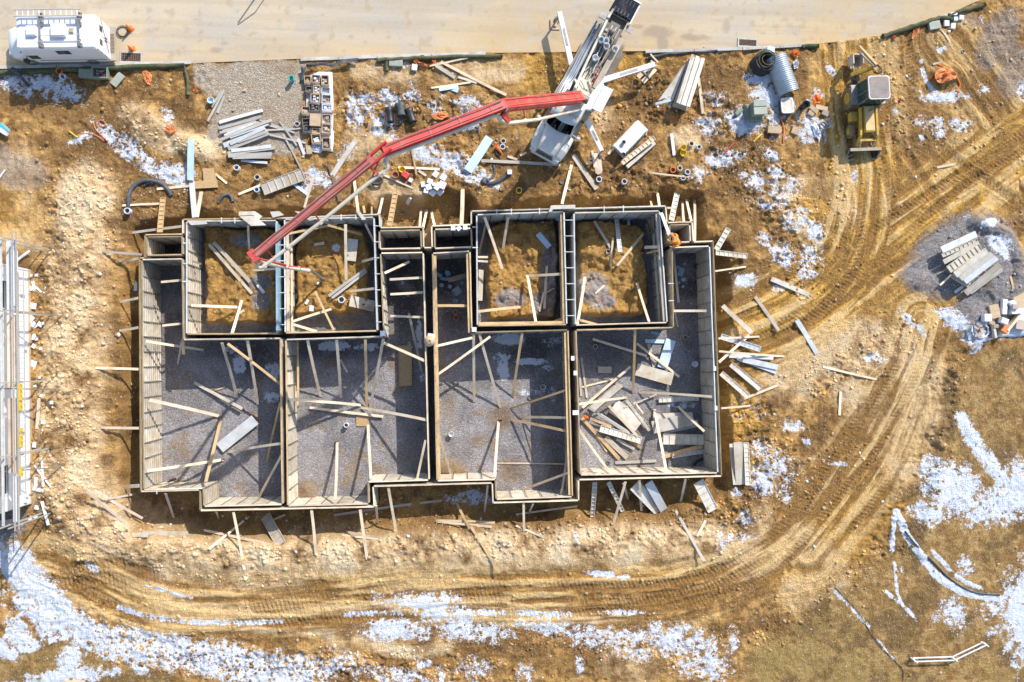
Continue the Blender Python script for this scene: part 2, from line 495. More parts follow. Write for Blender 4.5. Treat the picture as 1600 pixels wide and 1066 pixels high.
def polymask(pts, z=0.0, warp=0.0, blur=0.0, seed=3, wf=0.8):
    W = [P(a, b, z) for a, b in pts]
    poly = [(p.x, p.y) for p in W]
    A = np.zeros(GX.shape, dtype=np.float32)
    pad = warp + blur * 3 + .3
    w = win(min(p[0] for p in poly) - pad, max(p[0] for p in poly) + pad, min(p[1] for p in poly) - pad, max(p[1] for p in poly) + pad)
    X, Y = GX[w], GY[w]
    if warp:
        X = X + (fbm(X, Y, wf, 3, seed) - .5) * 2 * warp
        Y = Y + (fbm(X, Y, wf, 3, seed + 50) - .5) * 2 * warp
    m = inside(poly, X, Y).astype(np.float32)
    if blur:
        k = max(1, int(blur / GS))
        for _ in range(3):
            for ax in (0, 1):
                c = np.cumsum(np.pad(m, [(k + 1, k) if a == ax else (0, 0) for a in (0, 1)], mode='edge'), axis=ax)
                n = m.shape[ax]
                hi = np.take(c, range(2 * k + 1, 2 * k + 1 + n), axis=ax); lo = np.take(c, range(0, n), axis=ax)
                m = (hi - lo) / (2 * k + 1)
    A[w] = m
    return A

# ---- plan of the forms (face lines at the top of the walls, height WT)
WT, FL = 0.9, -2.0
OUTER = [(217,402),(226,402),(226,366),(285,365),(285,342),(440,340),(594,334),(595,355),(662,354),(663,386),(674,386),(673,352),(735,350),(735,329),(888,325),(1041,321),(1043,347),(1082,346),(1084,377),(1115,376),(1128,745),(905,751),(905,783),(769,787),(768,756),(584,761),(586,793),(312,799),(311,767),(219,769)]
PIT = [(196,395),(205,352),(250,345),(288,345),(300,334),(440,330),(590,326),(600,308),(735,304),(745,324),(890,316),(1015,312),(1030,300),(1092,300),(1100,368),(1140,385),(1136,470),(1136,600),(1140,700),(1136,770),(1040,808),(900,815),(760,822),(600,838),(440,845),(300,840),(208,836),(192,770),(200,600)]
Hn1 = fbm(GX, GY, 0.35, 3, 1)
Hn2 = fbm(GX, GY, 1.3, 3, 2)
Hn3 = fbm(GX, GY, 4.5, 3, 3)
Hn4 = vnoise(GX, GY, 11.0, 4)
rough = np.full(GX.shape, 0.45, dtype=np.float32)

# regional weights --------------------------------------------------
pale = np.zeros(GX.shape, dtype=np.float32)
ochre = np.zeros_like(pale); grass = np.zeros_like(pale); dark = np.zeros_like(pale)
grey = np.zeros_like(pale); pad = np.zeros_like(pale); snow = np.zeros_like(pale); stone = np.zeros_like(pale)
green = np.zeros_like(pale)
berm = np.zeros_like(pale)
# pale spoil bank on the left and below
for pts, w, v in (([(135,300),(120,420),(120,560),(110,700),(150,800),(260,860)],42,1.0),([(150,820),(300,865),(480,868),(640,865),(800,862),(960,855),(1120,850)],30,1.0),
                  ([(450,905),(300,880),(200,850)],25,.9),([(1060,830),(1160,870),(1190,800)],18,.6),([(1340,540),(1420,560),(1450,640),(1420,720)],40,.75),([(1230,590),(1300,560),(1370,640)],40,.6),
                  ([(1250,850),(1300,900),(1250,930)],30,.6),([(210,180),(260,215),(340,230)],22,.9),([(560,225),(600,235)],22,.7),([(560,110),(640,125)],14,.7),
                  ([(700,110),(800,110)],20,.6),([(870,150),(900,120)],0.1,.1),([(250,940),(420,955),(600,945),(760,940)],7,.7),([(380,985),(520,988),(650,970),(860,972),(1000,965)],5,.8),
                  ([(1240,340),(1270,380)],14,.7),([(1230,300),(1290,290),(1330,340)],18,.5),([(20,250),(60,330),(30,380)],30,.4),([(560,1000),(640,1020),(700,1010)],10,.8),
                  ([(520,1000),(540,1020)],14,.7),([(960,1030),(1000,1050)],26,.5),([(1180,890),(1240,850),(1160,915)],16,.5),([(930,160),(945,190)],20,.7),([(600,300),(640,310)],24,.8)):
    streak(pale, pts, w, v)
for b in ((100,640,40,60),(90,760,45,40),(150,840,60,30),(520,850,80,28),(970,840,90,22),(1080,215,30,18)):
    blob(pale, *b)
streak(ochre, [(1330,60),(1340,180),(1350,300),(1330,420),(1220,500),(1130,530)], 62, .85)
streak(ochre, [(1600,220),(1480,320),(1380,400),(1250,480)], 60, .85)
streak(ochre, [(1130,580),(1160,640),(1150,700)], 34, .7)
streak(ochre, [(1430,740),(1350,800),(1260,900)], 50, .5)
blob(ochre, 1290, 330, 60, 60, 0, .5)
blob(ochre, 30, 330, 60, 50, 0, .6)
blob(ochre, 1450, 470, 70, 60, 0, .5)
blob(ochre, 300, 60, 1, 1, 0, .1)
streak(ochre, [(760,100),(860,110),(1000,100)], 30, .5)
streak(ochre, [(500,890),(800,895),(1100,880)], 16, .45)
GR = [(1500,560),(1545,545),(1640,500),(1640,1120),(1180,1120),(1160,1040),(1240,985),(1330,900),(1400,835),(1430,760),(1470,700),(1490,600)]
grass = polymask(GR, 0, 1.2, .25, 9)
g2 = polymask([(-60,1010),(120,1010),(260,1066),(400,1120),(-60,1120)], 0, 1.5, .3, 12)
green = np.maximum(polymask([(1170,1120),(1170,1010),(1280,960),(1340,960),(1420,1120)], 0, 1.2, .5, 14), g2 * .6)
grass = np.maximum(grass, g2 * .8)
blob(green, 1580, 1050, 40, 40, 0, .7)
blob(dark, 1560, 600, 90, 90, 0, .45, soft=.6)
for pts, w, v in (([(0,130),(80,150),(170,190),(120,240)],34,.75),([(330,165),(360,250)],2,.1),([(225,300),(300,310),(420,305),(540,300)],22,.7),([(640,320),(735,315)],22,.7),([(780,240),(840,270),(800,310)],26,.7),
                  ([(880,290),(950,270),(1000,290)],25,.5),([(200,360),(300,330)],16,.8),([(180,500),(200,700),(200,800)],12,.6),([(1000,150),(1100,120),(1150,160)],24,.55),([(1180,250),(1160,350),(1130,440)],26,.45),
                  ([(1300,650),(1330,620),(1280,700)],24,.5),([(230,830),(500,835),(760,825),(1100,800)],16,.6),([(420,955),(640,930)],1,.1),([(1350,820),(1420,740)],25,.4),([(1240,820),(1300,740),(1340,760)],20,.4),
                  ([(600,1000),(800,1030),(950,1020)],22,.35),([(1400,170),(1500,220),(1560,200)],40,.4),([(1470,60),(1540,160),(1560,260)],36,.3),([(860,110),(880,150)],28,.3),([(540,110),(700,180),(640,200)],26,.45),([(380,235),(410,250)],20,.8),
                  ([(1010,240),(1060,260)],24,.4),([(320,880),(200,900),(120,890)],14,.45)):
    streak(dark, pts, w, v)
# gravel surfaces
padp = polymask([(303,97),(478,93),(474,190),(470,235),(430,242),(330,215),(345,150),(300,128)], 0, .5, .1, 21)
pad = padp
for b in ((1500,400,90,60,-30,1),(1566,425,30,74,0,1),(1530,490,50,40,-40,1),(1450,430,45,30,0,.9),(1560,60,30,60,30,.55),(1590,110,30,50,30,.55),(1510,30,40,12,20,.4),(30,270,45,28,10,.45),(1420,430,20,10,0,.6),(0,245,20,20,0,.5),(10,815,30,30,0,.8),(1290,150,.1,.1,0,0)):
    blob(grey, *b[:5], v=b[5], soft=.3)
# snow patches
for px, py, rx, ry, a, v in ((45,130,50,18,0,.62),(90,140,32,15,10,.66),(15,120,20,8,0,.6),(265,185,10,15,0,.6),(122,218,18,7,-25,.7),(200,225,14,22,-60,.62),(285,272,12,18,-60,.7),(250,262,16,10,0,.6),
        (565,165,22,18,0,.6),(605,155,20,14,0,.64),(640,150,16,10,0,.62),(600,190,24,14,0,.66),(560,185,18,16,0,.6),(735,165,22,16,0,.6),(725,195,26,12,0,.62),(600,206,24,10,20,.62),(680,168,14,10,0,.55),
        (660,240,30,12,20,.66),(700,252,40,16,20,.72),(745,275,30,14,20,.7),(500,277,22,14,30,.66),(482,290,12,14,0,.6),(540,240,12,18,40,.5),(1160,190,28,18,0,.92),(1112,195,26,18,0,.56),(1120,155,24,14,0,.48),
        (1202,150,24,20,0,.9),(1190,125,22,10,0,.85),(1215,180,20,16,0,.66),(1265,200,26,20,50,.66),(1278,145,14,8,0,.6),(1150,245,14,10,0,.6),(1122,248,26,14,0,.56),(1092,272,18,12,0,.52),(1290,195,14,8,0,.6),(1200,240,18,9,40,.62),
        (1178,282,24,14,20,.66),(1212,270,20,12,30,.66),(1206,312,24,20,0,.58),(1245,345,26,18,0,.6),(1222,290,26,16,0,.56),(1272,362,18,14,30,.74),(1222,398,26,16,40,.68),(1262,402,22,16,-40,.62),(1260,428,14,8,0,.78),(1192,372,12,8,0,.66),
        (1165,437,18,9,0,.85),(1216,450,12,6,0,.6),(1480,152,34,8,-4,.88),(1450,192,18,12,0,.55),(1462,196,22,12,40,.66),(1500,196,18,10,0,.62),(1536,140,9,7,0,.74),(1596,143,8,14,0,.7),(1470,78,10,6,-20,.62),(1535,30,4,10,0,.5),(1440,150,5,14,-30,.5),
        (1540,350,16,6,-15,1.0),(1556,383,17,12,40,.97),(1562,400,8,8,0,.9),(1480,487,20,8,0,.68),(1490,500,26,12,30,.9),(1522,525,18,20,0,.95),(1580,515,26,12,0,.9),(1512,340,5,5,0,.6),
        (1485,760,44,34,30,.86),(1540,790,60,26,0,.72),(1450,800,24,18,0,.8),(1455,735,20,20,0,.8),(1585,760,30,34,20,.88),(1595,960,28,60,0,.92),(1508,885,12,18,-20,.6),(1492,960,18,26,-25,.62),(1545,955,20,16,0,.52),(1560,985,20,10,0,.5),(1460,960,12,10,0,.4),
        (1212,735,34,24,0,.68),(1195,755,22,18,0,.74),(1150,770,8,12,20,.7),(1190,700,20,14,0,.52),(1240,665,18,10,0,.6),(1260,690,6,5,0,.7),(1225,775,16,10,0,.55),(1170,640,26,20,0,.42),(1310,725,14,5,0,.6),(1365,560,18,8,0,.6),(1420,500,20,8,40,.6),(1440,515,14,5,60,.6),
        (1150,840,26,8,0,.5),(1165,810,14,12,0,.55),(900,838,4,10,0,.7),(1125,845,10,20,0,.4),
        (60,950,40,34,50,.8),(30,1000,26,9,10,.95),(100,1058,60,9,-5,.95),(110,1030,14,22,20,.9),(30,975,20,10,20,.8),(10,1018,18,10,30,.9),(0,880,10,10,0,.5),(180,1050,8,8,0,.8),(220,1045,20,8,30,.7),
        (650,942,60,12,8,.78),(700,958,60,6,0,.78),(620,985,48,15,0,.82),(725,985,50,16,10,.72),(690,935,24,9,0,.66),(770,990,30,12,0,.64),(620,1055,60,12,10,.6),(670,1045,30,14,30,.5),(740,1045,30,18,0,.42),(500,1040,60,20,0,.56),(430,1035,30,18,0,.6),(340,1030,60,22,10,.66),
        (880,985,70,11,8,.66),(960,1000,60,16,3,.72),(1060,1005,60,24,10,.78),(1095,1035,40,26,10,.72),(1000,1020,40,12,0,.55),(820,1055,14,18,0,.5),(905,1040,6,20,0,.6),(1110,1055,26,14,0,.5),(940,897,18,5,5,.85),(975,902,12,3,0,.7),
        (862,960,24,6,0,.85),(980,957,40,4,0,.66),(145,887,10,6,30,.8),(1350,212,8,7,0,.9),(1335,275,6,12,0,.7),(1295,105,5,14,-35,.7),(1440,215,6,6,0,.6),
        (620,98,24,7,0,.62),(690,155,8,8,0,.5),(150,190,10,6,0,.3),(1400,175,6,5,0,.6),(640,130,8,4,0,.4),(1145,1010,10,30,0,.4),(1410,890,4,4,0,.6),(880,250,.1,.1,0,0),(1215,215,20,8,0,.35)):
    blob(snow, px, py, rx * 1.12, ry * 1.15, a, v, soft=.8)
for pts, w, v in (([(165,205),(200,235),(240,262),(290,285)],13,.62),([(1440,95),(1445,125),(1462,145)],4,.6),([(1500,655),(1530,700),(1575,760),(1620,800)],13,.8),([(1500,655),(1560,740)],7,.9),
        ([(1400,800),(1425,850),(1470,905),(1520,930),(1560,934)],6,1.0),([(1396,806),(1394,860)],4,.9),([(1398,880),(1403,930),(1410,945)],3,.75),([(1385,925),(1420,955),(1432,970)],3,.62),([(1300,920),(1345,965),(1358,980)],3,.62),([(1370,1000),(1395,1030)],3,.66),
        ([(14,868),(60,925),(110,975),(180,1005),(280,1022),(380,1040),(470,1050)],27,.74),([(15,985),(35,1015),(55,1010)],6,.9),([(80,1000),(120,990)],5,.7),([(185,950),(240,965),(330,973),(440,972)],4.5,.66),([(230,915),(300,935)],3,.62),
        ([(540,960),(700,957),(860,958)],5,.62),([(1455,860),(1475,880),(1500,905),(1535,920)],4,.75)):
    streak(snow, pts, w, v)
# snow and spoil on the floor of the excavation
for px, py, rx, ry, v in ((373,569,10,18,.85),(428,578,14,14,.66),(425,620,12,10,.7),(360,545,10,8,.6),(520,541,26,8,.88),(575,543,20,7,.62),(655,520,5,20,.62),(640,541,5,8,.6),(660,590,5,8,.6),
        (795,530,28,10,.85),(783,560,14,10,.7),(787,578,10,16,.92),(830,565,28,6,.74),(858,575,10,6,.6),(862,620,10,14,.5),(835,614,24,6,.44),(655,540,5,6,.6),
        (735,775,40,12,.58),(1065,632,24,8,.5),(870,535,20,10,.45),(690,450,.1,.1,0),(600,800,.1,.1,0),(230,560,.1,.1,0)):
    blob(snow, px, py, rx, ry, 0, v, z=FL, soft=.45)
blob(snow, 525, 387, 8, 8, 0, .8, z=-.8)
# ruts ---------------------------------------------------------------
tracks = ([(118,882),(200,908),(270,932),(330,940),(420,942),(520,932),(620,918),(740,918),(850,916),(950,915),(1050,908),(1120,890),(1180,860),(1230,810),(1290,735),(1350,655),(1400,570)],
          [(80,905),(130,915),(180,946),(240,965),(330,973),(420,972),(520,965),(600,957),(700,957),(800,957),(900,958),(1000,952),(1080,943),(1160,920),(1230,870),(1290,800),(1350,730),(1400,650),(1430,580)],
          [(400,952),(520,948),(640,935),(760,932),(880,938),(1000,935),(1120,912),(1200,870)],
          [(1120,555),(1200,520),(1290,462),(1380,400),(1470,318),(1620,220)],[(1120,520),(1220,455),(1310,400),(1400,335),(1500,275),(1620,190)],
          [(1150,560),(1240,520),(1330,460),(1400,430)],[(1330,240),(1345,330),(1330,420),(1270,490),(1200,530)],[(1375,240),(1392,330),(1380,400),(1330,450)],
          [(1270,75),(1300,130),(1320,200),(1335,260)],[(1365,60),(1385,150),(1400,240),(1440,330)],[(1400,220),(1450,290),(1500,370)],[(1290,60),(1330,130),(1345,210)],
          [(1250,800),(1310,720),(1350,640)],[(1200,840),(1270,760),(1330,670),(1380,590)],[(1300,860),(1360,790),(1420,700)],
          [(1530,20),(1560,90),(1600,150)],[(1480,100),(1530,170),(1600,260)],[(100,890),(180,880),(250,905)],[(90,920),(160,905),(230,935)],[(1420,60),(1430,160),(1480,240),(1600,320)])
trd = np.zeros_like(pale); rut_h = np.zeros_like(pale); rut_w = np.zeros_like(pale)
for ti, t in enumerate(tracks):
    D, S = line_field(t, .9)
    D = D + (fbm(GX, GY, .6, 2, 70 + ti) - .5) * .25 * (np.abs(D) < 5)
    a = np.abs(D)
    fade = np.clip(fbm(GX, GY, .25, 2, 90 + ti) * 3.2 - .9, 0, 1)
    inn = np.clip((.34 - a) / .08, 0, 1)
    tread = (np.sin(S * 2 * PI / .27 + np.sign(D) * a * 9) > 0) * 1.0
    rut_h += fade * (-.07 * np.exp(-(D / .3) ** 2) + .05 * np.exp(-((a - .46) / .1) ** 2) + .045 * tread * inn)
    rut_w = np.maximum(rut_w, fade * inn); trd = np.maximum(trd, tread * inn)
# broad smeared corridors where machines keep passing
swn = np.full(GX.shape, .5, dtype=np.float32); sww = np.zeros_like(pale)
for ci, (pts, w) in enumerate((([(70,880),(140,905),(230,945),(330,955),(520,948),(700,938),(900,936),(1040,930),(1150,895),(1240,835),(1310,750),(1370,660),(1420,570),(1440,500)],44),
                  ([(1335,50),(1345,180),(1355,300),(1330,410),(1250,490),(1120,550)],62),([(1640,190),(1500,290),(1380,380),(1260,470),(1120,540)],68),([(1260,860),(1320,780),(1370,700),(1400,620)],60),([(1470,60),(1540,150),(1640,290)],52))):
    r = w / PXM; D, S = line_field(pts, r * 1.6, 0, .5)
    m = np.abs(D) < r * 1.6
    q = np.zeros_like(pale); q[m] = fbm(D[m] * 1.0 + 3.1 * ci, S[m] * .10, 1.9, 4, 400 + ci, .6)
    k = np.clip((1.5 - np.abs(D) / r) / .8, 0, 1)
    b_ = k > sww
    swn = np.where(b_, q, swn); sww = np.maximum(sww, k)
# height ---------------------------------------------------------------
streak(rough, [(130,300),(110,500),(100,740),(170,850)], 55, 1.0)
streak(rough, [(160,840),(400,850),(700,840),(1000,830),(1150,800),(1180,650)], 34, .95)
streak(rough, [(1380,860),(1440,740),(1480,600)], 34, .95)
streak(rough, [(150,960),(260,1010),(450,1040),(700,1050)], 30, .9)
streak(rough, [(1170,250),(1230,330),(1250,430)], 50, .85)
streak(rough, [(560,170),(700,190),(740,270)], 45, .85)
streak(rough, [(1010,140),(1120,190),(1150,270)], 50, .85)
streak(rough, [(1290,600),(1350,560),(1420,520)], 30, .8)
streak(rough, [(900,280),(1080,280)], 30, .8)
smoothz = polymask([(340,97),(478,93),(474,235),(330,215)], 0, .2, .2, 33)
H = (Hn1 - .5) * .45 * rough + (Hn2 - .5) * .34 * rough + (Hn3 - .5) * .20 * rough + (Hn4 - .5) * .05 * rough
def ridge(f, sd_, o=2):
    n = fbm(GX, GY, f, o, sd_); return 1 - np.abs(2 * n - 1) * 2
H += rough * ((ridge(.9, 301) - .5) * .16 + (ridge(2.3, 302) - .5) * .13 + (ridge(5.2, 303, 3) - .5) * .075)
rsm = 1 - .45 * pale * (.4 + 1.2 * np.clip(fbm(GX, GY, .5, 2, 310) - .2, 0, 1)); H = H * rsm
H = H * (1 - .45 * sww) + sww * (swn - .5) * .34
H = H * (1 - .8 * np.maximum(smoothz, grass * .7)) + (Hn3 - .5) * .05 * grass
streak(berm, [(125,310),(125,450),(110,620),(100,760),(150,840)], 34, .5, soft=.8)
streak(berm, [(150,835),(300,862),(480,868),(700,864),(900,858),(1120,846)], 24, .3, soft=.8)
streak(berm, [(1528,348),(1565,368),(1588,410),(1585,455),(1555,505),(1505,540)], 13, .5, soft=.9)
streak(berm, [(1440,860),(1478,700),(1500,560)], 12, .25, soft=.8)
for b in ((230,195,30,22,0,.5),(300,230,26,16,30,.45),(600,235,22,16,0,.3),(1555,430,26,75,0,.5),(1520,500,40,20,-40,.45),(1450,440,24,14,0,.25),(1545,350,30,20,30,.3),(1235,340,40,50,0,.25),(1480,115,26,14,0,.35),(60,330,.1,.1,0,0)):
    blob(berm, *b[:5], v=b[5], soft=.7)
H = H + berm + rut_h + .03 * np.clip(snow * 2 - 1, 0, 1)
pit = polymask(PIT, 0, .55, .16, 5, .7)
pit2 = polymask([(x + (640 - x) * .015, y + (560 - y) * .03) for x, y in PIT], 0, .5, .35, 6)
H = H * (1 - pit) + pit * (-.9 - .5 * pit2 + (Hn2 - .5) * .3 + (Hn3 - .5) * .14)
floor_m = polymask(OUTER, WT)
H = np.where(floor_m > .5, FL + (Hn1 - .5) * .12 + (Hn3 - .5) * .05 + (Hn2 - .5) * .08, H)
MOUNDS = {'A': [(318,352),(400,354),(431,360),(432,505),(320,505)], 'B': [(461,352),(520,348),(566,356),(578,400),(576,470),(566,488),(460,492)],
          'D': [(764,350),(820,342),(868,344),(872,400),(872,470),(872,494),(764,500)], 'E': [(905,346),(960,344),(1004,350),(1013,430),(1012,490),(905,492)]}
mound = np.zeros_like(pale)
for i, k in enumerate(MOUNDS):
    m = polymask(MOUNDS[k], -.9, .28, .12, 40 + i, 1.0) * (floor_m > .5)
    mound = np.maximum(mound, m)
H = H + mound * (1.05 + (Hn1 - .5) * .4 + (Hn2 - .5) * .5 + (Hn3 - .5) * .22)
for px, py, rx, ry, v in ((795,375,30,22,.35),(510,420,16,12,.25),(800,460,20,14,.2),(945,385,30,28,.25),(700,735,20,12,.25),(480,775,12,14,.2),(285,755,14,7,.15)):
    z = FL if py > 700 else -.8
    t = np.zeros_like(pale); blob(t, px, py, rx, ry, 0, v, z=z, soft=.8); H = H + t * (floor_m > .5)
# road: ground lies just under it
ROADP = [(-400,104.5),(0,104.5),(300,99),(470,92),(600,87),(760,83),(850,82),(1005,80),(1275,69),(1330,63),(1385,54),(1480,23),(1545,-6),(1750,-110),(1750,-500),(-400,-500)]
roadm = polymask(ROADP, 0)
RW = [P(a, b, 0) for a, b in ROADP]
H = np.where(roadm > .5, -.09 + (Hn3 - .5) * .02, H)
spill = np.zeros_like(pale)
for pts, w in (([(762,88),(850,90),(1000,84)],10),([(1280,72),(1380,62)],8),([(380,96),(470,94)],3)):
    streak(spill, pts, w, 1.0, soft=.9)
H = H + spill * (roadm > .5) * (.03 + .22 * (Hn2 - .35))
H = np.where((roadm < .5) & (spill > 0) & (GX > -33), np.minimum(H, .12) , H)
far = np.clip((np.hypot(GX, GY) - 60) / 60, 0, 1)
H = H * (1 - far)

def ground_z(x, y):
    i = int(np.clip(np.searchsorted(XS, x) - 1, 0, NX - 2)); j = int(np.clip(np.searchsorted(YS, y) - 1, 0, NY - 2))
    fx = (x - XS[i]) / (XS[i + 1] - XS[i]); fy = (y - YS[j]) / (YS[j + 1] - YS[j])
    z = H[j, i] * (1 - fx) * (1 - fy) + H[j, i + 1] * fx * (1 - fy) + H[j + 1, i] * (1 - fx) * fy + H[j + 1, i + 1] * fx * fy
    if roadm[j, i] > .5: z = max(z, 0.0)
    return float(z)
def G(px, py, dz=0.0):
    """point on the ground under a plan position"""
    z = 0.0
    for _ in range(5):
        p = P(px, py, z); z = ground_z(p.x, p.y)
    return P(px, py, z + dz)

# interior gravel
ing = ((floor_m > .5) & (mound < .5)).astype(np.float32)
for px, py, rx, ry in ((797,467,24,16),(860,430,14,60),(850,475,20,20),(925,450,26,24),(940,470,22,14),(405,440,20,12),(408,470,14,16),(385,375,22,10)):
    t = np.zeros_like(pale); blob(t, px, py, rx, ry, 0, 1.0, z=-.9, soft=.3)
    ing = np.maximum(ing, t * (floor_m > .5) * (.55 + .9 * (Hn3 - .3)))
for px, py, rx, ry, v in ((700,735,28,16,.9),(785,650,16,22,.7),(750,690,14,10,.5),(700,640,10,26,.4),(800,735,22,18,.6),(565,565,10,8,.5),(480,770,14,20,.8),(613,567,8,14,.6),(520,565,14,10,.5),(275,755,14,8,.7),(1000,655,26,14,.45),(690,575,14,12,.4),
                          (1095,590,12,40,.4),(870,735,18,22,.45),(640,480,8,40,.3),(455,790,14,30,.4),(245,640,6,120,.3)):
    blob(ing, px, py, rx, ry, 0, v, z=FL, soft=.6, op='cut')

def lerp(C, rgb, w):
    w = np.clip(w, 0, 1)[..., None]
    return C * (1 - w) + np.array(rgb) * w
n1, n2, n3 = Hn1, Hn2, fbm(GX, GY, 2.6, 4, 61)
n5 = fbm(GX, GY, .8, 4, 62)
C = np.zeros(GX.shape + (3,)); C[:] = (.37, .215, .078)
C = lerp(C, (.53, .34, .145), np.clip((n3 - .42) * 3, 0, .9))
C = lerp(C, (.19, .11, .045), np.clip((.49 - n5) * 5, 0, .85))
C = lerp(C, (.17, .095, .04), np.clip((.47 - n3) * 6, 0, .6))
C = lerp(C, (.66, .395, .085), ochre * np.clip(.58 + (n5 - .4) * 2, 0, 1))
C = lerp(C, (.27, .15, .042), ochre * np.clip((.5 - n3) * 4, 0, .7))
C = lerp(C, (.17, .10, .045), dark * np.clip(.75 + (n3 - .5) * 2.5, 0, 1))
C = lerp(C, (.68, .52, .36), pale * np.clip(.75 + (n5 - .45) * 2.2 + (n3 - .5) * 1.2, 0, 1))
C = lerp(C, (.70, .60, .48), pale * np.clip((n5 - .56) * 7, 0, .8))
C = lerp(C, (.68, .50, .28), sww * np.clip((swn - .52) * 11, 0, .85) * (1 - .5 * dark))
C = lerp(C, (.24, .135, .045), sww * np.clip((.50 - swn) * 9, 0, .8))
C = lerp(C, (.27, .17, .07), grass * .85)
C = lerp(C, (.41, .285, .14), grass * np.clip((n3 - .47) * 7, 0, .8))
C = lerp(C, (.155, .10, .045), grass * np.clip((.49 - n5) * 6, 0, .75))
C = lerp(C, (.31, .23, .095), green * np.clip(.4 + (n5 - .45) * 3, 0, .8))
C = lerp(C, (.24, .135, .05), rut_w * .55)
C = lerp(C, (.24, .14, .055), pit * .55 * np.clip(.4 + (n5 - .4) * 3, 0, 1))
C = lerp(C, (.42, .27, .11), pit * np.clip((n5 - .5) * 5, 0, .6))
C = lerp(C, (.47, .29, .10), mound * .85); C = lerp(C, (.24, .135, .05), mound * np.clip((.5 - n3) * 4, 0, .8))
C *= np.array((1.08, 1.0, .80))
C = lerp(C, (.275, .258, .255), np.clip(grey * 1.3 * (n3 * .8 + .55) - .15, 0, 1))
padw = np.clip(pad * (.8 + (n5 - .35) * 1.5), 0, 1)
C = lerp(C, (.47, .385, .29), padw)
C = lerp(C, (.355, .33, .325), ing)
C = lerp(C, (.25, .235, .24), ing * np.clip((.5 - n5) * 5, 0, .8)); C = lerp(C, (.41, .39, .40), ing * np.clip((n5 - .5) * 5, 0, .8))
C = lerp(C, (.33, .235, .13), ing * np.clip((fbm(GX, GY, 1.1, 4, 66) - .65) * 7, 0, .6))
C = lerp(C, (.19, .145, .10), (floor_m > .5) * (1 - ing) * (1 - mound) * .6)
wet_shade = np.zeros_like(pale)  # wet ground and wall shade, both painted dark into the floor colour
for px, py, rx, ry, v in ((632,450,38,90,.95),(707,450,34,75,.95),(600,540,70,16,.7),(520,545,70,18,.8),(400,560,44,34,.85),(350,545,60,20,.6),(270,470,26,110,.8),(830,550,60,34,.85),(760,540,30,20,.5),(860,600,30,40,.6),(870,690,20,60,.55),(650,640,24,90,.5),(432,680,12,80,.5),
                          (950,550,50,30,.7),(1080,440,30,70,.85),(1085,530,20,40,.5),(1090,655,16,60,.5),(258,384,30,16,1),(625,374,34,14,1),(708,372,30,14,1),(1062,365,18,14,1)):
    blob(wet_shade, px, py, rx, ry, 0, v, z=FL, soft=.7)
C = lerp(C, (.085, .075, .085), wet_shade * (floor_m > .5) * (1 - mound) * np.clip(.55 + (n5 - .42) * 4, 0, 1))
# the strip under the gaps between the forms stays bare dark earth
gravel = np.clip(np.maximum(np.maximum(ing, padw), grey), 0, 1)
sn = snow * (1 - .22 * trd) + (fbm(GX, GY, 1.6, 3, 81) - .5) * .6 + (fbm(GX, GY, 4.6, 3, 82) - .5) * .85 * (snow < .93) - .25 * np.clip((vnoise(GX, GY, 4.2, 83) - .72) * 8, 0, 1) * (snow < .97) + .07 * (snow > .2) - .5 * mound * (snow < .7)
cl = fbm(GX, GY, 5.5, 2, 85)
sn = np.where(grass > .5, sn + .02, sn)

me = bpy.data.meshes.new("ground")
V = np.stack([GX, GY, H], -1).reshape(-1, 3).astype(np.float32)
idx = np.arange(NY * NX).reshape(NY, NX)
F = np.stack([idx[:-1, :-1], idx[:-1, 1:], idx[1:, 1:], idx[1:, :-1]], -1).reshape(-1, 4)
def fast_mesh(me, V, F):
    k = F.shape[1]
    me.vertices.add(len(V)); me.vertices.foreach_set("co", V.astype(np.float32).ravel())
    me.loops.add(F.size); me.loops.foreach_set("vertex_index", F.astype(np.int32).ravel())
    me.polygons.add(len(F))
    me.polygons.foreach_set("loop_start", np.arange(0, F.size, k, dtype=np.int32))
    me.polygons.foreach_set("loop_total", np.full(len(F), k, dtype=np.int32))
    me.update(calc_edges=True)
def vcol(me, name, A):
    at = me.color_attributes.new(name, 'FLOAT_COLOR', 'POINT')
    B = np.ones((len(A), 4), dtype=np.float32); B[:, :A.shape[1]] = A
    at.data.foreach_set("color", B.ravel())
fast_mesh(me, V, F)
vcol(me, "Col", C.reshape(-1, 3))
vcol(me, "Mask", np.stack([sn, gravel, grass], -1).reshape(-1, 3))
me.polygons.foreach_set("use_smooth", np.ones(len(F), dtype=bool))
ground = bpy.data.objects.new("ground", me)
COL.objects.link(ground)
ground['kind'] = 'structure'
# ================================================================ road, kerbs, rubble
ground.data.materials.append(ground_mat('site_earth'))

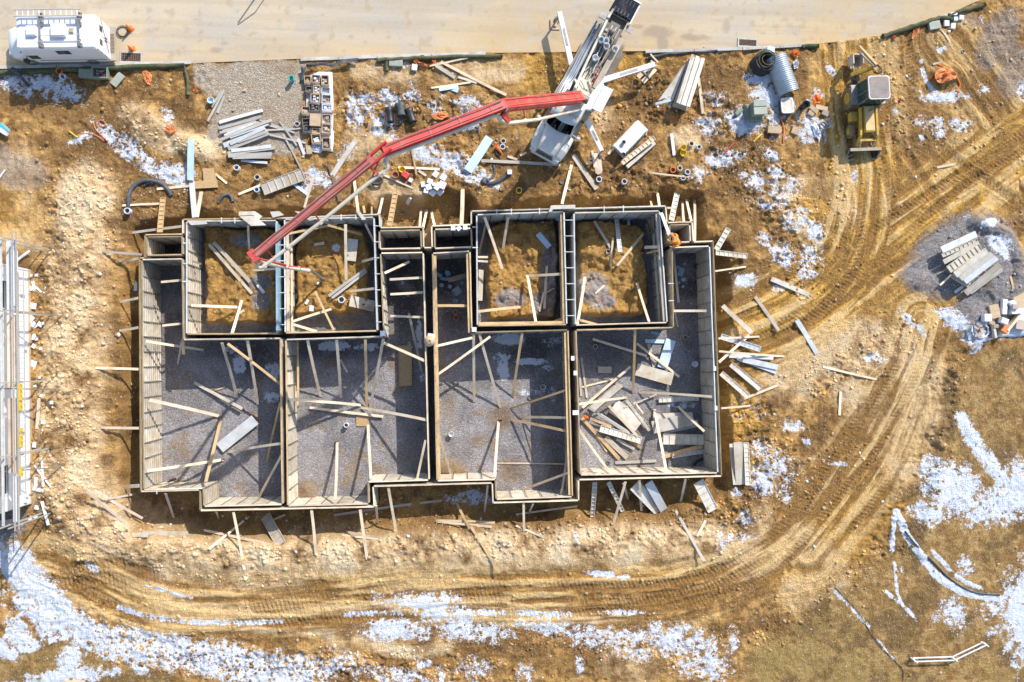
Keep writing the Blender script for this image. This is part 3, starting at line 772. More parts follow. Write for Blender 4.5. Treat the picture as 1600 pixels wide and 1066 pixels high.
def make_road():
    xs = np.arange(-60, 70, .12); ys = np.arange(10, 62, .13)
    X, Y = np.meshgrid(xs, ys)
    poly = [(p.x, p.y) for p in RW]
    # keep vertices on the road polygon: clamp the lower edge to the kerb line
    ex = np.array([p.x for p in RW[:14]]); ey = np.array([p.y for p in RW[:14]])
    edge = np.interp(xs, ex, ey)
    YY = edge[None, :] + (np.arange(len(ys))[:, None] / (len(ys) - 1)) ** 1.3 * 40
    XX = np.repeat(xs[None, :], len(ys), 0)
    V = np.stack([XX, YY, np.full(XX.shape, .012)], -1).reshape(-1, 3)
    n, k = XX.shape
    idx = np.arange(n * k).reshape(n, k)
    F = np.stack([idx[:-1, :-1], idx[:-1, 1:], idx[1:, 1:], idx[1:, :-1]], -1).reshape(-1, 4)
    me = bpy.data.meshes.new('road'); fast_mesh(me, V, F)
    a = fbm(XX, YY * 3, .25, 4, 200); b = fbm(XX, YY, .9, 4, 201)
    C = np.zeros(XX.shape + (3,)); C[:] = (.455, .385, .285)
    C = lerp(C, (.53, .43, .285), np.clip((a - .45) * 4, 0, .8))
    C = lerp(C, (.43, .385, .325), np.clip((.47 - b) * 4, 0, .6))
    d = YY - edge[None, :]
    C = lerp(C, (.55, .40, .225), np.clip(1 - d / 2.2, 0, 1) ** 1.5 * np.clip(b * 1.7 - .1, 0, 1) * .9)
    st = fbm(XX * .07, YY * 1.25, 1.0, 4, 230); s2 = fbm(XX * .12 + YY * .02, YY * 3.2, 1.0, 3, 231)
    C = lerp(C, (.36, .30, .225), np.clip((st - .54) * 3, 0, .28)); C = lerp(C, (.55, .475, .37), np.clip((.45 - st) * 3, 0, .25)); C = lerp(C, (.37, .29, .19), np.clip((s2 - .62) * 5, 0, .25))
    g_ = fbm(XX, YY, 2.2, 3, 232); C = lerp(C, (.40, .30, .19), np.clip((g_ - .66) * 7, 0, .6))
    # ochre mud tracked on by the truck and machine
    for px, py, r, v in ((820,60,70,.55),(1010,60,60,.4),(1320,60,80,.5),(1480,20,60,.5),(760,90,40,.5)):
        c = P(px, py); q = np.exp(-((XX - c.x) ** 2 + (YY - c.y) ** 2) / (r / PXM) ** 2)
        C = lerp(C, (.50, .34, .15), q * v * np.clip(b * 1.8 - .1, 0, 1))
    # damp patches
    wob = (fbm(XX, YY, 1.1, 4, 210) - .5) * 1.3
    for px, py, rx, ry, v in ((1030,50,26,9,1.),(1085,58,22,6,1.),(1035,68,8,12,1.),(995,42,12,4,.9),(1135,40,6,12,.6),(335,78,12,5,.8),(350,68,6,3,.6),(60,10,14,3,.3),(155,12,12,2,.25),(1120,32,10,3,.3)):
        c = P(px, py); q = ((XX - c.x) / (rx / PXM)) ** 2 + ((YY - c.y) / (ry / PXM)) ** 2
        C = lerp(C, (.30, .235, .165), np.clip(1.4 - q - wob * 2, 0, 1) * .75 * v)
    vcol(me, 'Col', C.reshape(-1, 3)); vcol(me, 'Mask', np.zeros((n * k, 3)))
    me.materials.append(ground_mat('dusty_road', True))
    o = bpy.data.objects.new('road', me); COL.objects.link(o); o['kind'] = 'structure'
make_road()

def strip_box(pts, w, z0, z1, name, m, side=-1):
    W = [Vector(P(a, b, 0)) for a, b in pts]
    b = MB()
    for i in range(len(W) - 1):
        n_ = max(1, int((W[i + 1] - W[i]).length / 2.4))
        for k in range(n_):
            p = W[i].lerp(W[i + 1], k / n_); q = W[i].lerp(W[i + 1], (k + .985) / n_)
            p = p + Vector((0, 0, (z0 + z1) / 2)); q = q + Vector((0, 0, (z0 + z1) / 2))
            b.beam(p, q, w, z1 - z0)
    o = b.build(name, m); o['kind'] = 'structure'
    return o
strip_box([(-200,110),(0,106.5),(180,102),(300,98.5)], .2, -.1, .13, 'kerb', M['kerb'])
strip_box([(470,94),(590,89.5),(760,84.5)], .2, -.1, .13, 'kerb', M['kerb'])
strip_box([(1008,81.5),(1160,77),(1276,70.5)], .2, -.1, .13, 'kerb', M['kerb'])
strip_box([(1380,57),(1430,41),(1480,24)], .2, -.1, .13, 'kerb', M['kerb'])

# loose clods and stones: far too many to count
def rubble():
    rng = np.random.default_rng(5)
    t = (1 + 5 ** .5) / 2
    base = np.array([(-1,t,0),(1,t,0),(-1,-t,0),(1,-t,0),(0,-1,t),(0,1,t),(0,-1,-t),(0,1,-t),(t,0,-1),(t,0,1),(-t,0,-1),(-t,0,1)]) / 1.9
    tri = np.array([(0,11,5),(0,5,1),(0,1,7),(0,7,10),(0,10,11),(1,5,9),(5,11,4),(11,10,2),(10,7,6),(7,1,8),(3,9,4),(3,4,2),(3,2,6),(3,6,8),(3,8,9),(4,9,5),(2,4,11),(6,2,10),(8,6,7),(9,8,1)])
    dens = np.zeros_like(pale)
    for pts, w, v in (([(130,290),(115,400),(105,560),(95,740),(130,840)],40,1.),([(110,450),(90,520),(95,640)],14,1.),([(160,830),(330,850),(520,845),(720,845),(900,830),(1060,810),(1150,780)],22,1.),([(250,880),(330,900),(450,910)],10,1.0),
                      ([(1370,900),(1440,800),(1490,620),(1500,560)],18,1.),([(1200,1000),(1290,950),(1380,870)],24,1.),([(1140,640),(1200,700),(1180,790),(1130,830)],34,.9),([(1170,260),(1220,320),(1260,420)],48,.8),([(1300,250),(1310,340)],20,.6),
                      ([(1270,600),(1350,560),(1430,520)],26,.7),([(160,990),(300,1040),(520,1050),(760,1040)],26,.9),([(560,170),(700,190),(745,260)],34,.6),([(860,150),(960,190),(1000,260)],34,.5),([(1030,150),(1120,190)],40,.6),
                      ([(200,200),(290,240)],30,.6),([(1380,120),(1420,200),(1540,210)],26,.5),([(760,990),(950,1010),(1120,1040)],20,.9),([(60,300),(200,320),(290,300)],14,.4),([(1230,780),(1330,700)],40,.4),([(890,300),(1080,290)],20,.6)):
        streak(dens, pts, w, v, soft=.9)
    dens = np.maximum(dens, pit * .45 * (floor_m < .5)); dens = np.maximum(dens, mound * .35)
    dens = np.maximum(dens, .07); dens = dens * (roadm < .5) * np.where((floor_m > .5) & (mound < .5), .12, 1) * (1 - .8 * smoothz) * (1 - .75 * grass)
    n_try = 210000
    ix = rng.integers(20, NX - 20, n_try); iy = rng.integers(20, NY - 20, n_try)
    x = XS[ix] + rng.uniform(0, GS, n_try); y = YS[iy] + rng.uniform(0, GS, n_try)
    ok = (np.abs(x) < 40) & (np.abs(y) < 27) & (rng.random(n_try) < dens[iy, ix] * (.25 + 1.5 * np.clip(n3[iy, ix] - .35, 0, 1) * 2))
    x, y, ix, iy = x[ok], y[ok], ix[ok], iy[ok]
    n = min(len(x), 46000); x, y, ix, iy = x[:n], y[:n], ix[:n], iy[:n]
    s = .022 + rng.random(n) ** 5 * .105
    big = (rng.random(n) < .02) & (berm[iy, ix] > .1); s[big] *= 1.8
    s *= np.where(floor_m[iy, ix] > .5, .7, 1)
    z = H[iy, ix] + s * .25
    R = rng.normal(size=(n, 12, 1)) * .27 + 1
    v = base[None] * R * (s[:, None, None])
    v[:, :, 2] *= .55
    sx = rng.uniform(.7, 1.3, n); v[:, :, 0] *= sx[:, None]
    an = rng.uniform(0, 2 * PI, n); ca, sa = np.cos(an)[:, None], np.sin(an)[:, None]
    vx = v[:, :, 0] * ca - v[:, :, 1] * sa; vy = v[:, :, 0] * sa + v[:, :, 1] * ca
    V = np.stack([vx + x[:, None], vy + y[:, None], v[:, :, 2] + z[:, None]], -1).reshape(-1, 3)
    F = (tri[None] + (np.arange(n) * 12)[:, None, None]).reshape(-1, 3)
    me = bpy.data.meshes.new('loose_clods'); fast_mesh(me, V, F)
    cc = C[iy, ix] * rng.uniform(.75, 1.3, n)[:, None]
    pl = rng.random(n) < .22; cc[pl] = cc[pl] * .5 + np.array((.52, .40, .27)) * .5
    wl = rng.random(n) < .04; cc[wl] = (.62, .58, .52)
    vcol(me, 'Col', np.repeat(np.clip(cc, 0, .8), 12, 0))
    m, nt, bs = mat('clod')
    a = N(nt, 'ShaderNodeAttribute', attribute_name='Col'); nt.links.new(a.outputs['Color'], bs.inputs['Base Color']); bs.inputs['Roughness'].default_value = .95
    me.materials.append(m)
    o = bpy.data.objects.new('rubble', me); COL.objects.link(o); o['kind'] = 'stuff'
    tag(o, 'loose clods and small stones strewn over the churned earth', 'rubble')
rubble()
# ================================================================ the wall forms (two rings of panels with an open gap between)
PH = WT - FL + .12            # panel height
_pcache = {}
def panel_mesh(w, kind, plain=False):
    key = (round(w, 3), kind, plain)
    if key in _pcache: return _pcache[key]
    b = MB()
    z0, z1 = FL - .12, WT
    g = .006
    # skin towards the concrete gap at +y, ribs towards the room at -y ... local: y from 0 (room face) to .1 (gap face)
    b.box(g, w - g, .055, .095, z0, z1)
    for xx in (g, w - g - .035):
        b.box(xx, xx + .035, 0, .055, z0, z1)
    nr = 9
    for i in range(nr):
        zc = z0 + (i + .5) * (z1 - z0) / nr
        b.box(g + .035, w - g - .035, .012, .055, zc - .02, zc + .02)
    b.box(g + .035, w - g - .035, 0, .055, z1 - .035, z1)
    for i in range(10):                                  # pins through the flange
        zc = z0 + (i + .5) * (z1 - z0) / 10
        b.box(w - .075, w + .0 - g, -.022, 0, zc - .028, zc + .028, m=1)
    me_o = b.build('panel', [M[kind], M['pin']])
    me = me_o.data
    bpy.data.objects.remove(me_o)
    _pcache[key] = me
    return me

def form_run(p, q, side, label, kind='form_in', rail='rail', group='wall form runs standing round the excavation', rail_w=.075, ties=False, gap=.3, plate=None):
    """panels from p to q (world xy, at the face line); side=+1: gap lies to the left of p->q"""
    p, q = Vector((p[0], p[1])), Vector((q[0], q[1]))
    if side < 0:
        p, q = q, p
    L = (q - p).length
    a = math.atan2(q.y - p.y, q.x - p.x)
    t = thing('wall_form', label, 'concrete form', (p.x, p.y, 0), a, group)
    n = max(1, round(L / .92))
    w = L / n
    me = panel_mesh(w, kind)
    for i in range(n):
        o = bpy.data.objects.new('panel', me); COL.objects.link(o); o.parent = t; o.location = (i * w, random.uniform(-.006, .006), random.choice((0, 0, 0, .012, -.01)))
    b = MB()
    nb = max(1, round(L / 3.4)); x = 0.0
    for i in range(nb):
        x2 = L * (i + 1) / nb
        b.beam((x + .01, .048 + random.uniform(-.01, .01), WT + .035), (x2 - .01, .048 + random.uniform(-.01, .01), WT + .035), rail_w, .05)
        x = x2
    b.build('top_rail', M[rail], t)
    if plate:                                          # timber walers bolted to the room face near the top
        b = MB(); b.beam((.05, -.10, WT - .12), (L - .05, -.10, WT - .10), .17, .09); b.build('waler', M[plate], t)
        b = MB(); b.beam((.05, -.07, WT - 1.4), (L - .05, -.07, WT - 1.4), .12, .09); b.build('waler', M[plate], t)
    if ties:
        k = max(2, int(L / .95))
        for i in range(k):
            b = MB(); xx = (i + .5) * L / k
            b.beam((xx, .0, WT + .07), (xx, .095 + gap + .1, WT + .07), .05, .035); b.build('tie_bar', M['form_cool'], t)
    return t

def ring(pts, names, room, outer=False, kinds=None, rails=None, ties=(), gaps=None, plates=None, skip=()):
    W = [P(a, b, WT) for a, b in pts]
    n = len(W)
    for i in range(n):
        if i in skip: continue
        p, q = W[i], W[(i + 1) % n]
        # pts run clockwise in the picture: the room is to the right, the gap to the left; the outer ring the other way round
        kw = dict(kind=(kinds or {}).get(i, 'form_in'), rail=(rails or {}).get(i, 'rail'), ties=i in ties, gap=(gaps or {}).get(i, .3), plate=(plates or {}).get(i))
        form_run(p, q, -1 if outer else 1, names[i].format(room), group='wall forms around the outside' if outer else 'wall forms lining the ' + room, **kw)

LA = [(223,407),(284,406),(286,532),(437,530),(440,787),(320,790),(319,762),(226,764)]
LB = [(596,397),(660,396),(669,749),(574,752),(575,786),(451,789),(448,532),(601,527)]
LC = [(677,397),(733,394),(736,521),(886,517),(893,775),(776,779),(775,748),(684,750)]
LD = [(1051,388),(1107,386),(1120,738),(908,741),(901,517),(1053,513)]
BA = [(293,347),(431,346),(432,520),(293,521)]
BB = [(446,344),(583,341),(588,516),(447,519)]
BD = [(746,337),(880,332),(884,506),(747,508)]
BE = [(898,334),(1029,331),(1041,503),(900,507)]
SA = [(231,372),(284,371),(284,397),(231,398)]
C1 = [(594,362),(656,361),(657,387),(594,388)]
C2 = [(680,360),(735,358),(736,385),(680,387)]
SF = [(1047,353),(1076,352),(1077,377),(1048,378)]
ring(LA, ['form run at the north end of the narrow strip of the {}','form run along the east side of the narrow strip in the {}','form run on the north side of the {} below the box','long form run on the east side of the {}','low form run on the south side of the {}','short return of the stepped south wall in the {}','form run on the south side left of the step in the {}','long ribbed form run on the west side of the {}'], 'lower left room', rails={3:'wood_gold',2:'wood',4:'wood',6:'wood',0:'wood'})
ring(LB, ['form run at the north end of the strip of the {}','long form run on the east side of the {}','form run on the south side right of the step in the {}','short return of the stepped south wall in the {}','southmost form run of the {} left of the step','long form run on the west side of the {} with rust stains','form run on the north side of the {} under the dirt box','form run on the strip side of the box above the {}'], 'second lower room', rails={1:'wood',0:'wood',4:'wood',2:'wood',5:'wood_gold',6:'wood_grey'})
ring(LC, ['form run at the north end of the strip of the {}','form run on the strip side of the box above the {}','form run on the north side of the {} under the dirt box','long form run with walers on the east side of the {}','southmost form run of the {} right of the step','short return of the stepped south wall in the {}','form run on the south side left of the step in the {}','long form run with golden walers on the west side of the {}'], 'third lower room', rails={0:'wood',1:'wood_gold',3:'wood_gold',7:'wood_gold',4:'wood',6:'wood'}, plates={7:'wood_gold',3:'wood_gold',1:'wood_gold'})
ring(LD, ['form run at the north end of the strip of the {}','long ribbed form run on the east side of the {}','form run on the south side of the {}','long form run on the west side of the {}','form run on the north side of the {} under the dirt box','form run on the strip side of the box above the {}'], 'lower right room', rails={0:'wood_pink',2:'wood',3:'wood_gold',4:'wood_gold',1:'form_cool'})
ring(BA, ['form run on the north side of the {}','pale east form run of the {} beside the blue foam','golden topped form run on the south side of the {}','ribbed form run on the west side of the {}'], 'first dirt filled box', kinds={1:'form_cool',3:'form_in',0:'form'}, rails={1:'form_cool',3:'form_cool',2:'wood_gold',0:'form'}, ties=(1,), gaps={1:.42})
ring(BB, ['form run on the north side of the {}','pale aluminium form run on the east side of the {}','golden topped form run on the south side of the {}','stained form run on the west side of the {}'], 'second dirt filled box', kinds={1:'form_cool',0:'form'}, rails={1:'form_cool',3:'form_cool',2:'wood_gold',0:'form'}, ties=(1,), gaps={1:.14}, plates={3:'wood'})
ring(BD, ['form run on the north side of the {}','form run with golden waler on the east side of the {}','south form run with broad golden timbers of the {}','form run on the west side of the {}'], 'third dirt filled box', kinds={0:'form'}, rails={0:'form',2:'wood_gold',1:'form_cool',3:'form_cool'}, ties=(1,), gaps={1:.42}, plates={1:'wood_gold',2:'wood_gold'})
ring(BE, ['form run on the north side of the {}','form run with plank waler on the east side of the {}','form run on the south side of the {}','pale aluminium form run on the west side of the {}'], 'fourth dirt filled box', kinds={3:'form_cool',0:'form'}, rails={3:'form_cool',0:'form',1:'form_cool',2:'wood'}, plates={1:'wood_grey'})
ring(SA, ['north form of the {}','east form of the {}','south form of the {}','west form of the {}'], 'small shaft at the far left', rails={2:'wood_gold'})
ring(C1, ['north form of the {}','east form of the {}','south form of the {}','west form of the {}'], 'small shaft left of the centre notch', kinds={0:'form',3:'form'}, rails={2:'wood'})
ring(C2, ['north form of the {}','east form of the {}','south form of the {}','west form of the {}'], 'small shaft right of the centre notch', kinds={0:'form'}, rails={2:'wood',0:'wood'})
ring(SF, ['north form of the {}','east form of the {}','south form of the {}','west form of the {}'], 'small shaft at the far right', kinds={0:'form'}, rails={2:'wood',1:'wood'})
on = ['outside form above the top left corner of the lower left room','short outside form west of the left shaft','outside form north of the left shaft','short outside form between the left shaft and the first dirt box','outside form north of the first dirt box','outside form north of the second dirt box','outside form east of the second dirt box','outside form north of the shaft left of the notch','outside form on the left of the centre notch','outside form closing the centre notch','outside form on the right of the centre notch','outside form north of the shaft right of the notch','short outside form west of the third dirt box','outside form north of the third dirt box','outside form north of the fourth dirt box','outside form east of the fourth dirt box','outside form north of the right shaft','outside form east of the right shaft','outside form above the top right corner of the lower right room','long outside form down the east side','outside form along the south of the lower right room','outside form on the right return of the third room','outside form along the south of the third room','outside form on the left return of the third room','long outside form in the recess between the two southern bays','outside form on the right return of the second room','outside form along the south of the first two rooms','outside form on the left return of the first room','outside form along the south left of the step','long golden topped outside form down the west side']
ring(OUTER, on, '', outer=True, rails={i: ('rail' if i in (29,27,1,19) else 'wood_gold' if i in (4,2,0) else 'wood' if i not in (6,5,13,14) else 'form') for i in range(30)})

# ties and gap bridges on top of the outer walls (each clamps two form runs: a thing of its own)
def gap_tie(px, py, px2, py2, label):
    a, b_ = P(px, py, WT + .05), P(px2, py2, WT + .05)
    b = MB(); b.beam(a, b_, .06, .04)
    o = b.build('gap_tie', M['form_cool'], None, (a + b_) / 2); tag(o, label, 'tie bar', 'tie bars bridging the gap between forms')
for args in ((346,340,346,349,'tie bar over the gap north of the first dirt box, left one'),(367,340,367,349,'tie bar north of the first dirt box beside the bent form plate'),
             (511,336,511,345,'left tie bar over the gap north of the second dirt box'),(533,335,533,344,'middle tie bar over the gap north of the second dirt box'),(556,334,556,343,'right tie bar over the gap north of the second dirt box'),
             (776,327,776,337,'left tie bar over the gap north of the third dirt box'),(799,326,799,336,'middle tie bar over the gap north of the third dirt box'),(843,325,843,335,'right tie bar over the gap north of the third dirt box'),
             (944,322,944,333,'left tie bar over the gap north of the fourth dirt box'),(974,321,974,332,'right tie bar over the gap north of the fourth dirt box'),
             (286,380,293,380,'upper tie bar west of the first dirt box'),(286,412,293,412,'middle tie bar west of the first dirt box'),(285,440,293,440,'lower tie bar west of the first dirt box'),
             (738,355,747,355,'upper tie bar west of the third dirt box'),(738,387,747,387,'lower tie bar west of the third dirt box'),(245,766,245,772,'small tie bar at the bottom left corner over the gap'),
             (1041,365,1048,365,'upper tie bar east of the fourth dirt box'),(1044,443,1053,443,'middle tie bar east of the fourth dirt box'),(1045,470,1053,470,'lower tie bar east of the fourth dirt box')):
    gap_tie(*args)
# blue foam standing in the gap between the first two dirt boxes
b = MB(); p0, p1 = P(436.6, 352, WT - .25), P(437.6, 517, WT - .25)
b.beam(p0, p1, .10, 1.7)
tag(b.build('foam_board', M['foam_blue'], None, (p0 + p1) / 2), 'long blue foam strip standing in the gap between the first two dirt boxes', 'foam board')
# bent sheets and plates lying over the north forms
def plate(pts, label, mat_='form', z=WT + .12, th=.05, name='form_plate', cat='form plate', group=None):
    w = [P(a, b_, z) for a, b_ in pts]
    b = MB(); b.prism([(p.x, p.y) for p in w], z - th, z)
    c = sum(w, Vector()) / len(w)
    tag(b.build(name, M[mat_], None, c), label, cat, group)
plate([(373,331),(398,330),(410,338),(405,343),(396,336),(373,337)], 'bent grey form plate lying just north of the first dirt box', 'form')
plate([(374,338),(398,337),(416,352),(392,353)], 'large bent grey form plate over the north wall of the first dirt box', 'form', WT + .2)
plate([(422,331),(436,330),(444,336),(426,340)], 'small bent grey form plate above the blue foam gap', 'form', WT + .16)
plate([(460,330),(474,331),(492,343),(484,345),(470,337)], 'bent form plate crossing the north wall of the second dirt box', 'form', WT + .2)
plate([(556,330),(562,330),(572,343),(566,344)], 'narrow bent plate on the north wall of the second dirt box', 'form', WT + .2)
plate([(861,321),(899,320),(899,326),(864,327),(862,331),(857,331)], 'grey form plate spanning the wall head between the third and fourth dirt boxes', 'form', WT + .22)
plate([(292,346),(321,345),(324,350),(299,352)], 'grey plate at the northwest corner of the first dirt box', 'form', WT + .18)
for px, py, w, h, l in ((895,560,5,7,'upper white foam block on the wall west of the lower right room'),(899,583,5,7,'middle white foam block on the wall west of the lower right room'),(899.5,645,9,7,'widest white foam block on the wall west of the lower right room'),
                        (1117,576,4,7,'upper white foam block on the east wall'),(1119,638,4,7,'lower white foam block on the east wall'),(741,515,7,7,'white block at the southwest corner of the third dirt box'),
                        (598,521,8,8,'white block at the southeast corner of the second dirt box')):
    plate([(px-w/2,py-h/2),(px+w/2,py-h/2),(px+w/2,py+h/2),(px-w/2,py+h/2)], l, 'foam_white', WT + .16, .1, 'foam_block', 'foam block', 'white foam blocks wedged over the gaps')
plate([(663,365),(673,364),(674,384),(664,385)], 'pale plywood panel down in the centre notch between the two shafts', 'osb', .1, .05, 'plywood_sheet', 'plywood')
for px, py, r, l in ((708,357,0,'left white cube on the wall north of the shaft right of the notch'),(717,357,40,'tilted white cube on the wall north of the shaft right of the notch'),(727,356,5,'right white cube on the wall north of the shaft right of the notch')):
    c = P(px, py, WT + .2); b = MB(); b.box(-.14,.14,-.13,.13,-.12,.12)
    tag(b.build('foam_block', M['foam_white'], None, None, Matrix.Translation(c) @ Matrix.Rotation(math.radians(r), 4, 'Z')), l, 'foam block', 'white cubes on the north wall')
# ================================================================ timber, panels and channels
def L3(px, py, z):
    """z may be a height or 'g' (resting on the ground)"""
    if isinstance(z, str):
        return G(px, py, float(z[1:] or 0))
    return P(px, py, z)
def frame_from(a, b_, roll=0.0):
    d = (b_ - a); L = d.length; x = d.normalized()
    up = Vector((0, 0, 1)); y = up.cross(x).normalized(); z = x.cross(y)
    R = Matrix((x, y, z)).transposed().to_4x4()
    return Matrix.Translation((a + b_) / 2) @ R @ Matrix.Rotation(roll, 4, 'X'), L
def board(x1, y1, z1, x2, y2, z2, w, mt, label, name='board', cat='board', th=None, group=None, dz=.04):
    a, b_ = L3(x1, y1, z1), L3(x2, y2, z2)
    if isinstance(z1, str) and isinstance(z2, str): dz += over(a, b_)
    a.z += dz; b_.z += dz
    Mx, L = frame_from(a, b_, random.uniform(-.06, .06))
    wm = w / PXM * .94
    th = th or .045
    b = MB(); n = 6; bow = random.uniform(-.012, .012); tw = random.uniform(-.02, .02)
    vs = []
    for i in range(n + 1):
        t = i / n; x = (t - .5) * L; s = 4 * bow * t * (1 - t) * L / 2
        zt = tw * (t - .5)
        for sy, sz in ((-1, -1), (1, -1), (1, 1), (-1, 1)):
            vs.append((x, sy * wm / 2 + s, sz * th / 2 + sy * zt))
    fs = [(0, 3, 2, 1), (n * 4, n * 4 + 1, n * 4 + 2, n * 4 + 3)]
    for i in range(n):
        o = i * 4
        for k in range(4):
            fs.append((o + k, o + (k + 1) % 4, o + 4 + (k + 1) % 4, o + 4 + k))
    b.add(vs, fs)
    o = b.build(name, M[mt], None, None, Mx)
    return tag(o, label, cat, group)
def ribbed(x1, y1, z1, x2, y2, z2, w, mt, label, dz=.12, group='loose form panels', up=True, parts=True, step=.3):
    """a loose aluminium form panel: skin, two side rails, cross ribs (rib side up) or smooth side up"""
    a, b_ = L3(x1, y1, z1), L3(x2, y2, z2)
    if isinstance(z1, str) and isinstance(z2, str): dz += over(a, b_)
    a.z += dz; b_.z += dz
    Mx, L = frame_from(a, b_)
    wm = w / PXM * .96
    root = bpy.data.objects.new('aluminium_form', None); COL.objects.link(root); root.matrix_basis = Mx; root.empty_display_size = .2
    tag(root, label, 'form panel', group)
    s = 1 if up else -1
    b = MB(); b.box(-L/2, L/2, -wm/2, wm/2, -.02 if up else -.02, .0 if up else .0)
    b.build('skin', M[mt], root)
    b = MB()
    lo, hi = (0, .055) if up else (-.075, -.02)
    for y in (-wm/2, wm/2 - .035): b.box(-L/2, L/2, y, y + .035, lo, hi)
    for x in (-L/2, L/2 - .035): b.box(x, x + .035, -wm/2 + .035, wm/2 - .035, lo, hi)
    b.build('edge_frame', M[mt], root)
    k = max(2, int(L / step)); b = MB()
    for i in range(1, k):
        x = -L/2 + i * L / k
        b.box(x - .022, x + .022, -wm/2 + .035, wm/2 - .035, lo, hi - .008)
    b.build('rib', M[mt], root)['kind'] = 'stuff'
    return root
def over(a, b_, n=9):
    """how far a straight piece must be raised to lie on the bumps between its ends"""
    d = sorted(ground_z(*(a.lerp(b_, k / n)).to_2d()) - a.lerp(b_, k / n).z for k in range(n + 1))
    return max(0, d[-2])
TP = .78    # braces lean against the forms just under the rail
F_ = 'g'
S1, S2, S3, S4 = 'lower left room', 'second lower room', 'third lower room', 'lower right room'
BR = 'timber braces leaning between the forms and the ground'
